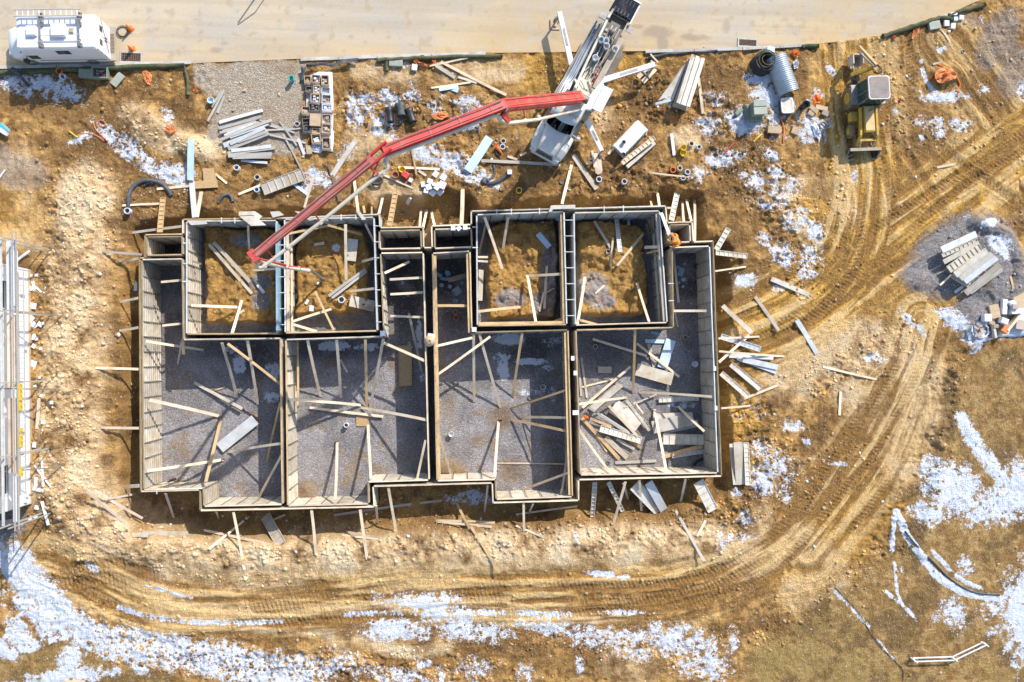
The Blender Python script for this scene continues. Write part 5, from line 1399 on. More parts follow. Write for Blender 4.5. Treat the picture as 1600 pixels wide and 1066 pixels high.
def wheel(parent, x, y, r, w, ty='rubber', rim='steel'):
    e = MB(); e.lathe([(r * .55, -w/2), (r * .93, -w/2), (r, -w/2 * .7), (r, w/2 * .7), (r * .93, w/2), (r * .55, w/2)], 24, 0, (x, y, r), 'y')
    t = fixn(e.build('wheel', M[ty], parent))
    for k in range(0):
        pass
    e = MB(); e.lathe([(0.001, -w/2 * .55), (r * .3, -w/2 * .55), (r * .32, -w/2 * .9), (r * .57, -w/2 * .95), (r * .57, w/2 * .95), (r * .32, w/2 * .9), (r * .3, w/2 * .55), (0.001, w/2 * .55)], 20, 0, (x, y, r), 'y')
    rm = fixn(e.build('rim', M[rim], t))
    return t
def local_empty(name, label, cat, a, b_):
    """a = world point of the local origin, heading towards b_ (world)"""
    d = (b_ - a)
    return thing(name, label, cat, (a.x, a.y, a.z), math.atan2(d.y, d.x))

# ---------------------------------------------------------------- van with roof rack (nose to the left)
def van():
    a = P(180, 74, 0.02); c = P(30, 76, 0.02)
    v = local_empty('camper_van', 'white high roofed van with a ladder on its roof rack parked by the kerb', 'van', a, c)
    # local: x forward from the rear bumper, y to the left (down in the picture)
    b = MB(); Hh = 2.5
    secs = []
    for x, zb, zt, hw in ((.12, .35, Hh - .04, 1.06), (.2, .35, Hh, 1.08), (4.5, .35, Hh, 1.08), (4.72, 1.5, Hh - .06, 1.04)):
        zm = zb + (zt - zb) * .5
        secs.append([(x, -hw * .97, zb), (x, hw * .97, zb), (x, hw, zm), (x, hw * .97, zt - .12), (x, hw * .88, zt), (x, -hw * .88, zt), (x, -hw * .97, zt - .12), (x, -hw, zm)])
    loft(b, secs)
    bev(fixn(b.build('body', M['van'], v)), .03)
    b = MB(); secs = []
    for x, zb, zt, hw in ((4.3, .35, 1.75, 1.0), (4.7, .35, 1.7, 1.0), (5.1, .35, 1.28, .98), (5.65, .38, 1.12, .93), (5.95, .42, .95, .80), (6.05, .5, .8, .68)):
        secs.append([(x, -hw, zb), (x, hw, zb), (x, hw, zt * .75), (x, hw * .9, zt), (x, 0, zt + .05), (x, -hw * .9, zt), (x, -hw, zt * .75)])
    loft(b, secs, 0, True); fixn(b.build('hood', M['van'], v))
    b = MB(); b.add([(4.74, -.88, 1.72), (4.74, .88, 1.72), (5.12, .85, 1.34), (5.12, -.85, 1.34)], [(0, 1, 2, 3), (3, 2, 1, 0)]); b.build('windshield', M['glass'], v)
    for s in (1, -1):
        b = MB(); y = s * 1.092; b.box(4.0, 4.55, min(y, y - s*.02), max(y, y - s*.02), 1.05, 1.55); b.build('side_window', M['glass'], v)
        b = MB(); b.beam((4.75, s * 1.0, 1.25), (4.8, s * 1.25, 1.3), .04, .04); b.box(4.66, 4.9, s*1.28 - .09, s*1.28 + .09, 1.1, 1.42); b.build('mirror', M['black'], v)
        b = MB(); b.box(5.72, 5.95, s*.7 - .14, s*.7 + .14, .78, .98); b.build('headlight', M['lamp'], v)
        wheel(v, 1.2, s * .95, .36, .24, 'rubber', 'steel'); wheel(v, 5.0, s * .93, .36, .24, 'rubber', 'steel')
        for k in range(2):
            b = MB(); b.box(.095, .13, s * .95 - .05, s * .95 + .05, 1.0 + k * .55, 1.25 + k * .55); b.build('tail_light', M['redlens'], v)
    b = MB(); b.box(1.9, 2.6, 1.075, 1.1, 1.75, 2.12); w = b.build('side_window', M['glass'], v)
    b = MB(); b.box(1.86, 2.64, 1.07, 1.09, 1.71, 2.16); b.build('window_frame', M['black'], w)
    b = MB(); b.box(.2, 4.2, 1.075, 1.095, .74, .78); b.box(.2, 4.2, -1.095, -1.075, .74, .78); b.build('side_trim', M['steel'], v)
    for s in (1, -1):
        b = MB(); b.box(.07, .12, .03 * s if s > 0 else -.98, .98 if s > 0 else -.03, .55, 2.3); d = b.build('rear_door', M['van'], v)
        b = MB(); b.box(.05, .075, s*.42 - .17, s*.42 + .17, 1.65, 2.0); b.build('rear_window', M['glass'], d)
        b = MB(); b.box(.03, .075, s*.1 - .02, s*.1 + .02, 1.0, 1.3); b.build('handle', M['black'], d)
    b = MB(); b.box(-.25, .12, -1.08, 1.08, .42, .56); bp = bev(b.build('rear_bumper', M['deck'], v), .03)
    b = MB()
    for i in range(14): b.box(-.2 + .02 * (i % 2), .05, -.62 + i * .09, -.58 + i * .09, .562, .575)
    b.build('step_grating', M['rust'], bp)
    b = MB(); b.beam((-.02, -.9, 2.0), (.0, .75, .9), .025, .025); b.build('wiper_rod', M['black'], v)
    # roof: hatches, rack, ladder
    b = MB(); b.box(3.45, 4.1, -.33, .33, Hh, Hh + .22, top=(.06, .06, .06, .06)); bev(b.build('roof_vent', M['van'], v), .04)
    b = MB(); b.box(1.75, 2.65, -.42, .40, Hh, Hh + .26, top=(.05, .05, .05, .05)); bev(b.build('roof_hatch', M['van'], v), .05)
    b = MB(); b.box(1.35, 1.62, -.2, .15, Hh, Hh + .12, top=(.03, .03, .05, .05)); b.build('roof_aerial_mount', M['deck'], v)
    for x in (.95, 3.2):
        b = MB(); b.beam((x, -1.0, Hh + .26), (x, 1.0, Hh + .26), .07, .05); 
        for y in (-1.0, -.55, .55, 1.0): b.beam((x, y, Hh - .02), (x, y, Hh + .28), .05, .05)
        b.box(x - .12, x + .12, -1.05, -.8, Hh + .02, Hh + .2); b.box(x - .12, x + .12, .8, 1.05, Hh + .02, Hh + .2); b.box(x - .09, x + .09, -.52, -.3, Hh + .02, Hh + .16)
        b.build('rack_bar', M['steel'], v)
    for y in (-.62, .35, .72):
        b = MB(); b.beam((.8, y, Hh + .3), (3.3, y, Hh + .3), .035, .035); b.build('rack_rail', M['alu'], v)
    van_M = Matrix.Translation(v.location) @ Matrix.Rotation(v.rotation_euler.z, 4, 'Z')
    lad = thing('ladder', 'long aluminium ladder strapped on the roof rack of the white van', 'ladder', van_M @ Vector((.75, -.98, Hh + .38)), v.rotation_euler.z)
    for y in (0, .4):
        b = MB(); b.beam((0, y - .2, 0), (3.9, y - .2, 0), .06, .09); b.build('stile', M['alu'], lad)
    for i in range(12):
        b = MB(); b.beam((.2 + i * .315, -.2, 0), (.2 + i * .315, .2, 0), .05, .035); b.build('rung', M['white'], lad)
van()

# ---------------------------------------------------------------- concrete pump truck
TA = P(850.3, 243, .9); TB = P(974.5, 14, 1.4)
tdir = math.atan2(TA.y - TB.y, TA.x - TB.x)
truck = thing('concrete_pump_truck', 'white bonneted concrete pump truck with an unfolded red boom and outriggers set out', 'pump truck', (TA.x, TA.y, 0), tdir)
TMi = (Matrix.Translation(truck.location) @ Matrix.Rotation(tdir, 4, 'Z')).inverted()
def TL(px, py, z): return TMi @ P(px, py, z)
def build_truck():
    t = truck; G0 = ground_z(TA.x, TA.y)
    # bonnet: flat top narrowing forward, falling to the grille
    b = MB(); secs = []
    for x, w, zt, zs in ((-1.72, .82, 1.98, 1.55), (-1.0, .76, 1.93, 1.5), (-.45, .70, 1.83, 1.42), (-.12, .64, 1.68, 1.3), (.0, .60, 1.5, 1.15)):
        secs.append([(x, -w, .75), (x, w, .75), (x, w, zs), (x, w * .82, zt - .03), (x, w * .55, zt), (x, -w * .55, zt), (x, -w * .82, zt - .03), (x, -w, zs)])
    loft(b, secs); bev(fixn(b.build('hood', M['truck'], t)), .05, 3)
    b = MB(); b.add([(.015, -.56, .8), (.015, .56, .8), (.015, .56, 1.42), (.015, -.56, 1.42)], [(0, 1, 2, 3)]); b.box(-.02, .05, -.6, .6, .72, .8); b.box(-.05, .06, -.62, .62, 1.42, 1.52)
    for i in range(9): b.box(.0, .04, -.55, .55, .83 + i * .066, .85 + i * .066)
    b.build('grille', M['grime'], t)
    b = MB(); b.box(-.02, .12, -.92, .92, .45, .78, top=(.03, .04, .06, .06)); bev(b.build('bumper', M['truck'], t), .05)
    for s in (1, -1):
        b = MB(); secs = []
        for x, y0, y1, zt in ((-1.75, .80, 1.20, 1.30), (-1.2, .78, 1.22, 1.45), (-.7, .74, 1.20, 1.42), (-.25, .68, 1.12, 1.22), (.05, .60, .92, .98)):
            secs.append([(x, s * y0, .7), (x, s * y1, .7), (x, s * y1, zt - .14), (x, s * (y1 - .1), zt), (x, s * y0, zt + .06)])
        loft(b, secs); bev(fixn(b.build('fender', M['truck'], t)), .03)
        b = MB(); b.box(-.15, .1, s*.88 - .16, s*.88 + .16, .86, 1.08, top=(.02, .1, .02, .02)); b.build('headlight', M['lamp'], t)
        b = MB(); b.beam((-1.75, s * 1.0, 1.9), (-1.7, s * 1.42, 1.9), .035, .035); b.box(-1.8, -1.66, s*1.42 - .1, s*1.42 + .1, 1.55, 2.0); b.build('mirror', M['truck'], t)
        wheel(t, -.95, s * 1.0, .52, .30)
        wheel(t, -7.2, s * .95, .52, .5); wheel(t, -8.5, s * .95, .52, .5)
        b = MB(); y = s * 1.0; b.box(-2.75, -1.95, min(y, y + s*.02), max(y, y + s*.02), 1.75, 2.35); d = b.build('side_window', M['glass'], t)
        b = MB(); b.box(-1.95, -1.8, s*.83 - .045, s*.83 + .045, 1.56, 1.66); b.build('bonnet_catch', M['black'], t)
        b = MB(); b.box(-3.1, -1.8, s*1.08 - .16, s*1.08 + .16, .55, .68); b.build('cab_step', M['deck'], t)
    # cab
    b = MB(); secs = []
    for x, w, zt in ((-3.45, 1.0, 2.58), (-3.3, 1.01, 2.72), (-2.7, 1.01, 2.76), (-2.28, .98, 2.70)):
        secs.append([(x, -w, .7), (x, w, .7), (x, w, 1.7), (x, w * .93, zt - .1), (x, w * .8, zt), (x, -w * .8, zt), (x, -w * .93, zt - .1), (x, -w, 1.7)])
    secs.append([(-1.62, -.98, .7), (-1.62, .98, .7), (-1.62, .98, 1.7), (-1.66, .93, 1.92), (-1.68, .7, 1.94), (-1.68, -.7, 1.94), (-1.66, -.93, 1.92), (-1.62, -.98, 1.7)])
    loft(b, secs); bev(fixn(b.build('cab', M['truck'], t)), .04)
    b = MB(); n = 8; vs = []
    for i in range(n + 1):
        y = -.86 + 1.72 * i / n; cu = .16 * (1 - (y / .86) ** 2)
        vs += [(-2.18 + cu * .8, y * .93, 2.66), (-1.63 + cu, y, 2.02)]
    b.add(vs, [(2*i, 2*i + 1, 2*i + 3, 2*i + 2) for i in range(n)] + [(2*i + 2, 2*i + 3, 2*i + 1, 2*i) for i in range(n)], 0, True); b.build('windshield', M['glass'], t)
    b = MB(); vs = []
    for i in range(n + 1):
        y = -.9 + 1.8 * i / n; cu = .2 * (1 - (y / .9) ** 2)
        vs += [(-2.5, y, 2.80), (-2.08 + cu, y, 2.74), (-2.1 + cu, y, 2.66)]
    b.add(vs, [(3*i, 3*i + 1, 3*i + 4, 3*i + 3) for i in range(n)] + [(3*i + 1, 3*i + 2, 3*i + 5, 3*i + 4) for i in range(n)], 0, True); fixn(b.build('sun_visor', M['truck'], t))
    for y in (-.72, -.22, 0, .22, .72):
        b = MB(); b.box(-2.62, -2.42, y - .045, y + .045, 2.78, 2.87, top=(.03, .03, .01, .01)); b.build('marker_light', M['amber'], t)
    # chassis and deck
    for s in (1, -1):
        b = MB(); b.box(-10.4, -3.4, s*.42 - .06, s*.42 + .06, .75, 1.1); b.build('chassis_rail', M['grime'], t)
    b = MB(); b.box(-10.2, -3.5, -.62, .62, 1.1, 1.16); b.build('deck_plate', M['grime'], t)
    # picture-left side = truck right = -y : hose tray with bundles of grey pipes
    b = MB(); b.box(-9.6, -3.6, -1.26, -.62, 1.28, 1.33); b.box(-9.6, -3.6, -1.28, -1.20, 1.28, 1.52); tr = b.build('hose_tray', M['deck'], t)
    rnd = random.Random(3)
    for k in range(13):
        y0 = -1.14 + .085 * (k % 6) + rnd.uniform(-.02, .02); z = 1.42 + .11 * (k // 6); x0 = -9.2 + rnd.uniform(0, 1.2)
        b = MB(); b.tube([(x0, y0, z), (-7, y0 + rnd.uniform(-.06, .06), z + .02), (-5.2, y0 + rnd.uniform(-.05, .1), z + .05), (-3.7 + rnd.uniform(-.2, .2), y0 + rnd.uniform(-.15, .1), z)], .05, 8)
        b.build('hose', M['galv' if k % 3 else 'steel'], tr)
    b = MB(); b.tube([(-10.2, -.55, 1.75), (-9.6, -.58, 1.9), (-6.2, -.42, 2.0), (-4.4, -.28, 2.1)], .085, 10)
    b.build('delivery_pipe', M['cream'], t)
    for x in (-9.4, -8.0, -6.6, -5.4):
        b = MB(); b.lathe([(.115, -.05), (.115, .05)], 12, 0, (x, -.42 - .03 * (x + 5.4) * -1 * 0 - (.04 * (-x - 5.4)), 1.93), 'x'); b.build('pipe_clamp', M['grime'], t)
    for k, y in enumerate((-.2, .05, .3)):
        b = MB(); b.tube([(-6.9, y, 1.45), (-4.2, y * .8, 1.55)], .075, 10); b.tube([(-4.9, y * .9, 1.52), (-4.1, y * .8, 1.55)], .1, 10); b.build('pump_cylinder', M['cream' if k != 1 else 'deck'], t)
    b = MB(); b.box(-9.6, -7.2, -.3, .34, 1.16, 1.55); b.box(-8.9, -8.2, -.2, .3, 1.55, 1.85); b.lathe([(.001, .34), (.15, .34), (.2, .1), (.2, 0)], 12, 0, (-8.8, .05, 1.7)); b.lathe([(.001, .2), (.11, .2), (.14, 0)], 12, 0, (-7.7, .12, 1.55))
    b.build('engine_block', M['grime'], t)
    for k in range(9):
        b = MB(); y = rnd.uniform(-.25, .35); x = rnd.uniform(-9.3, -7.4); b.tube([(x, y, 1.6), (x + .3, y + rnd.uniform(-.2, .2), 1.95), (x + .7, y + rnd.uniform(-.25, .25), 1.75), (x + 1.0, y + rnd.uniform(-.1, .1), 1.5)], .028, 6); b.build('hydraulic_hose', M['black'] if k % 2 else M['steel'], t)
    for k in range(12):
        x, y = rnd.uniform(-7.2, -4.6), rnd.uniform(-.35, .55); l = rnd.uniform(.3, .8)
        b = MB(); b.tube([(x, y, 1.62), (x + l * .4, y + rnd.uniform(-.12, .12), 1.78), (x + l, y + rnd.uniform(-.15, .15), 1.62)], .022, 6); b.build('hydraulic_hose', M[('black', 'cream', 'steel')[k % 3]], t)
    for k in range(8):
        x, y = rnd.uniform(-9.4, -5.6), rnd.uniform(-.3, .55); s_ = rnd.uniform(.05, .12)
        b = MB(); b.box(x - s_, x + s_, y - s_, y + s_ * .7, 1.5, 1.5 + s_ * 2.2, top=(.02, .02, .01, .01)); bev(b.build('valve', M[('steel', 'deck', 'cream', 'grime')[k % 4]], t), .012)
    for y, w in ((-.1, .06), (.18, .05), (.42, .06)):
        b = MB(); b.beam((-9.3, y, 1.66), (-4.6, y * .9, 1.62), w, .05); b.build('deck_rail', M['cream' if y < .3 else 'deck'], t)
    # right of picture (+y): walkway boxes
    b = MB(); b.box(-8.9, -5.2, .62, 1.0, 1.5, 1.56); b.box(-8.9, -5.2, .62, .66, 1.16, 1.5); bev(b.build('walkway', M['deck'], t), .015)
    b = MB(); b.add([(-8.4, 1.02, 1.45), (-4.4, 1.02, 1.45), (-4.1, 1.1, 1.3), (-5.1, 1.42, 1.1), (-8.2, 1.42, 1.1)], [(0, 1, 2, 3, 4), (4, 3, 2, 1, 0)]); b.build('side_guard', M['deck'], t)
    b = MB(); b.box(-5.1, -4.3, .25, .9, 1.16, 1.62); b.build('tool_box', M['deck'], t)
    b = MB(); b.box(-6.4, -5.6, .3, .55, 1.16, 1.5); b.lathe([(.001, .0), (.11, .0), (.11, .12), (.05, .12), (.05, .02)], 12, 0, (-5.9, .45, 1.55)); b.build('valve_block', M['red'], t)
    # hopper at the tail
    b = MB(); b.add([(-10.1, -.78, 1.5), (-10.1, .78, 1.5), (-11.5, .74, 1.5), (-11.5, -.74, 1.5), (-10.3, -.5, .7), (-10.3, .5, .7), (-11.2, .5, .7), (-11.2, -.5, .7)],
                    [(0, 4, 5, 1), (1, 5, 6, 2), (2, 6, 7, 3), (3, 7, 4, 0), (4, 7, 6, 5)]); hp = fixn(b.build('hopper', M['deck'], t))
    b = MB(); b.box(-11.5, -10.12, -.76, .76, 1.52, 1.6, top=(.06, .03, .03, .03))
    bev(b.build('hopper_cover', M['navy'], hp), .03)
    b = MB()
    for i in range(5): b.box(-10.5, -10.22, -.56 + i * .24, -.46 + i * .24, 1.6, 1.66)
    for i in range(5): b.box(-11.3, -10.95, -.5 + i * .24, -.46 + i * .24, 1.6, 1.64)
    b.build('cover_rib', M['black'], hp)['kind'] = 'stuff'
    b = MB(); b.box(-11.55, -11.46, -.85, .85, 1.4, 1.56); b.box(-11.5, -10.0, .78, .86, 1.35, 1.5); b.build('hopper_rim', M['white'], hp)
    b = MB(); b.box(-9.9, -9.5, -1.15, -.55, 1.3, 1.36); b.box(-10.0, -9.6, .7, 1.2, 1.2, 1.26); b.build('rear_step', M['steel'], t)
    # turret, white cabinet and panel
    c = TL(905, 156, 2.4)
    b = MB(); b.lathe([(.55, -1.2), (.55, -.9), (.36, -.7), (.3, .3), (.42, .45), (.42, .7)], 20, 0, (c.x, c.y, 2.3)); b.box(c.x - .35, c.x + .35, c.y - .4, c.y + .4, 2.7, 3.3); bev(b.build('turret', M['cream'], t), .03)
    q = [TL(*p, 2.35) for p in ((940, 127), (912, 160), (911, 170), (925, 172), (944, 132))]
    b = MB(); b.prism([(p.x, p.y) for p in q], 1.3, 2.35); b.build('cabinet', M['form_cool'], t)
    q = [TL(*p, 2.62) for p in ((944, 133), (958.5, 140), (939.7, 176), (925.4, 169))]
    b = MB(); b.prism([(p.x, p.y) for p in q], 2.5, 2.56); bev(b.build('cabinet_lid', M['white'], t), .01)
    q = [TL(*p, 2.0) for p in ((905, 168), (925, 176), (916, 184), (900, 176))]
    b = MB(); b.prism([(p.x, p.y) for p in q], 1.2, 2.0); b.build('pedestal_box', M['deck'], t)
    q = [TL(*p, 1.9) for p in ((904, 118), (925, 128), (915, 148), (896, 138))]
    b = MB(); b.prism([(p.x, p.y) for p in q], 1.2, 1.75); b.build('pedestal_frame', M['cream'], t)
    for k, (px, py, px2, py2) in enumerate(((898, 124, 908, 142), (906, 120, 916, 140), (918, 128, 924, 146))):
        b = MB(); p, q2 = TL(px, py, 2.0), TL(px2, py2, 2.0); b.beam(p, q2, .12, .16); b.build('pedestal_beam', M['cream' if k < 2 else 'grime'], t)
    # outriggers
    def outrigger(p0, z0, p1, z1, w, foot, m='white', lab=None):
        a_, b2 = TL(*p0, z0), TL(*p1, z1)
        b = MB(); b.beam(a_, b2, w, .22, w2=w * .85); o = bev(b.build('outrigger', M[m], t), .01)
        d = (b2 - a_).normalized(); sd_ = Vector((-d.y, d.x, 0))
        b = MB(); f0 = a_.lerp(b2, .35); f1 = a_.lerp(b2, .68); b.beam(f0 + Vector((0, 0, .118)), f1 + Vector((0, 0, .115)), w * .45, .012); b.build('anti_slip_strip', M['steel'], o)
        if lab:
            b = MB()
            for i in range(9):
                q3 = a_.lerp(b2, .2 + i * .06) - sd_ * (w * .55); b.beam(q3, q3 + d * .1, .02, .12)
            b.build('stripe', M['red'], o)
        b = MB(); gz = (truck.matrix_basis if 0 else Matrix.Translation(truck.location) @ Matrix.Rotation(tdir, 4, 'Z')) @ b2
        zz = ground_z(gz.x, gz.y)
        b.lathe([(.07, zz + .05), (.07, b2.z)], 10, 0, (b2.x, b2.y, 0)); b.lathe([(.001, 0), (.2, 0), (.2, .06), (.08, .1)], 14, 0, (b2.x, b2.y, zz + .06)); b.build('jack', M['steel'], o)
        return o
    outrigger((893, 102), 1.25, (874, 19), 1.2, .34, 1)
    outrigger((938, 127), 1.4, (1023, 101), 1.3, .36, 1, lab=1)
    outrigger((917, 188), 1.3, (940, 236), 1.1, .32, 1)
    outrigger((866, 158), 1.2, (846, 160), 1.1, .25, 1)
build_truck()
tM = Matrix.Translation(truck.location) @ Matrix.Rotation(tdir, 4, 'Z')
def truck_boom():
    J0, J1, J2, J3 = TL(908, 152, 3.4), TL(783, 165.5, 12.3), TL(598, 236, 13.2), TL(394, 402, 12.2)
    t = truck
    def sec(name, a_, b2, w, h, w2, h2, mt='red', mt2='red_dusty'):
        b = MB(); b.beam(a_, b2, w, h, 0, w2, h2)
        d = (b2 - a_).normalized(); sd_ = d.cross(Vector((0, 0, 1))).normalized(); u = sd_.cross(d)
        # flanges, stiffener bands and a dusty top skin
        for s in (1, -1):
            b.beam(a_ + sd_ * s * w * .5 + u * h * .5, b2 + sd_ * s * w2 * .5 + u * h2 * .5, .05, .05)
            b.beam(a_ + sd_ * s * w * .5 - u * h * .5, b2 + sd_ * s * w2 * .5 - u * h2 * .5, .06, .06)
        o = b.build(name, M[mt], t)
        for f in (.12, .38, .62, .86):
            c = a_.lerp(b2, f); ww = w + (w2 - w) * f + .05; hh = h + (h2 - h) * f + .05
            b = MB(); b.beam(c - d * .03, c + d * .03, ww, hh); b.build('stiffener', M['red_dusty'], o)
        b = MB()
        for k in (-1, 1):
            hp = [a_.lerp(b2, f) + u * (h * .5 + .03) + sd_ * (k * w * .28 + .02 * math.sin(f * 17)) for f in (.03, .2, .4, .6, .8, .97)]
            bb = MB(); bb.tube(hp, .018, 5); bb.build('hydraulic_hose', M['grime' if k > 0 else 'red_dusty'], o)
        c0, c1 = a_.lerp(b2, .2) + sd_ * 0, a_.lerp(b2, .55)
        off = -u * (h * .5 + .16)
        b.tube([c0 + off, c1 + off], .1, 10); b.tube([c1 + off, a_.lerp(b2, .75) + off], .055, 8); b.build('boom_cylinder', M['grime'], o)
        return o, sd_, u
    s1, _, _ = sec('boom_section', J0, J1, .60, .42, .46, .38)
    s2, sd2, u2 = sec('boom_section', J1 + (J2 - J1).normalized() * -.2, J2, .44, .36, .38, .32)
    s3, sd3, u3 = sec('boom_section', J2 + (J3 - J2).normalized() * .6, J3, .37, .32, .30, .26, 'red_dusty', 'red')
    # hinges
    b = MB(); b.lathe([(.24, -.5), (.24, .5)], 14, 0, tuple(J0), 'y'); b.build('hinge', M['grime'], t)
    b = MB(); b.beam(J1 + Vector((0, -.38, -.1)), J1 + Vector((0, .38, -.1)), .3, .3); d = (J2 - J1).normalized()
    b.beam(J1 - Vector((0, 0, .35)), J1 + d * .7 - Vector((0, 0, .45)), .28, .24); b.build('hinge', M['grime'], t)
    d = (J3 - J2).normalized(); sd_ = d.cross(Vector((0, 0, 1))).normalized()
    b = MB()
    for s in (.2, -.2): b.beam(J2 + sd_ * s - d * .4 + Vector((0, 0, .1)), J2 + sd_ * s + d * 1.0, .1, .26)
    b.beam(J2 + sd_ * .3, J2 - sd_ * .3, .12, .12); b.beam(J2 + sd_ * .25 + d * .6, J2 - sd_ * .25 + d * .6, .1, .1); b.build('hinge', M['red'], t)
    b = MB(); b.beam(J3 - d * .1 + sd_ * .3, J3 - sd_ * .3 - d * .1, .35, .3); b.beam(J3 + Vector((0, 0, -.1)), TL(401, 408, 11.4), .3, .3); b.beam(J3 - d * .9 - Vector((0,0,.25)), J3 - d * 1.8 - Vector((0, 0, .3)), .25, .25); b.build('hinge', M['red'], t)
    # cream pipeline clipped alongside
    pts = [(905, 169, 2.9), (903, 172, 3.2), (840, 187, 7.9), (792, 193, 11.5), (783, 188, 11.9), (778, 182, 12.1), (772, 181, 12.2), (700, 209, 12.5), (608, 244, 12.9), (603, 247, 12.9), (603, 253, 12.8), (606, 261, 12.7), (603, 267, 12.6), (595, 271, 12.6), (500, 348, 12.1), (413, 416, 11.7), (408, 419, 11.7), (402, 415, 11.7), (399, 408, 11.6), (401, 404, 11.4)]
    b = MB(); b.tube([TL(*p) for p in pts], .095, 12); pp = b.build('delivery_pipe', M['cream'], t)
    for px, py, z in ((870, 180, 5.6), (820, 189, 9.4), (725, 199, 12.4), (672, 220, 12.6), (640, 232, 12.75), (598, 270, 12.6), (560, 299, 12.4), (500, 348, 12.1), (450, 387, 11.9), (413, 416, 11.7), (603, 252, 12.85), (780, 184, 12.0)):
        c = TL(px, py, z); b = MB(); b.lathe([(.001, -.06), (.135, -.06), (.135, .06), (.001, .06)], 12, 0, tuple(c)); b.build('pipe_clamp', M['cream'], pp)
    # arms that carry the pipe
    for a1, z1, a2, z2 in (((856, 172), 7.2, (862, 182), 6.3), ((818, 172), 9.6, (820, 187), 9.2), ((579, 263), 13, (592, 272), 12.7), ((592, 250), 13, (582, 276), 12.6), ((415, 388), 12.1, (427, 403), 11.8), ((492, 335), 12.6, (500, 346), 12.1)):
        b = MB(); b.beam(TL(*a1, z1), TL(*a2, z2), .07, .07); b.build('pipe_bracket', M['red'], t)
    b = MB(); b.beam(TL(784, 178, 12), TL(795, 190, 11.6), .22, .2); b.beam(TL(795, 190, 11.6), TL(790, 176, 12), .14, .14); b.build('pipe_bracket', M['red'], t)
    # hanging tip: short red arm, pipe beside it, rubber end hose
    b = MB(); b.beam(TL(402, 406, 11.3), TL(446, 415, 6.6), .2, .16, w2=.14, h2=.12); tp = b.build('tip_arm', M['red'], t)
    b = MB(); b.tube([TL(404, 407, 11.1), TL(410, 411, 10.6), TL(448, 418, 6.0), TL(482, 423, 3.2)], .10, 12); b.build('tip_pipe', M['cream'], t)
    for px, py, z in ((447, 417, 6.1), (466, 420, 4.5), (482, 423, 3.2)):
        c = TL(px, py, z); b = MB(); b.lathe([(.001, -.08), (.15, -.08), (.15, .08), (.001, .08)], 12, 0, tuple(c)); b.build('pipe_clamp', M['deck'], tp)
    b = MB(); b.beam(TL(450, 416, 6.0), TL(480, 419, 3.4), .06, .06); b.build('tip_rod', M['red'], t)
    p3 = TL(482, 423, 3.1)
    g1 = G(505, 436, .1); g1 = TMi @ g1
    b = MB(); b.tube([p3, TL(485, 422, 2.4), TL(489, 425, 1.2), TL(497, 431, .1), g1], [.085, .085, .08, .08, .075], 12); b.build('end_hose', M['steel'], t)
truck_boom()
# buckets standing on the truck deck
def bucket(p, r, h, mt, label, inner='grime', group=None, name='bucket', rz=0, tilt=0, cat='bucket'):
    t = thing(name, label, cat, p, rz, group)
    t.rotation_euler = (tilt, 0, rz)
    b = MB(); b.lathe([(r * .82, 0), (r, h), (r * .93, h), (r * .76, .02), (.001, .02)], 18, 0); b.lathe([(.001, 0), (r * .82, 0)], 18, 0); fixn(b.build('shell', M[mt], t))
    b = MB(); b.lathe([(.001, h * .45), (r * .8, h * .45)], 18, 0); b.build('contents', M[inner], t)
    b = MB(); b.lathe([(r * 1.04, h - .04), (r * 1.06, h), (r * .96, h + .004)], 18, 0); b.build('rim', M[mt], t)
    return t
for px, py, z, l, ty in ((938.5, 65, 1.75, 'pale blue bucket on the pump truck deck', 'foam'), (945.5, 67, 1.75, 'light bucket beside the blue one on the truck deck', 'sheet'), (946.5, 75, 1.7, 'white bucket with an orange mark on the truck deck', 'white'),
                         (960, 79, 1.62, 'white bucket nearest the walkway of the pump truck', 'white'), (929, 93, 1.7, 'big white canister on the pump truck deck', 'white')):
    bucket(P(px, py, z), .19, .34, ty, l, 'deck' if 'canister' not in l else 'white', 'buckets carried on the pump truck')

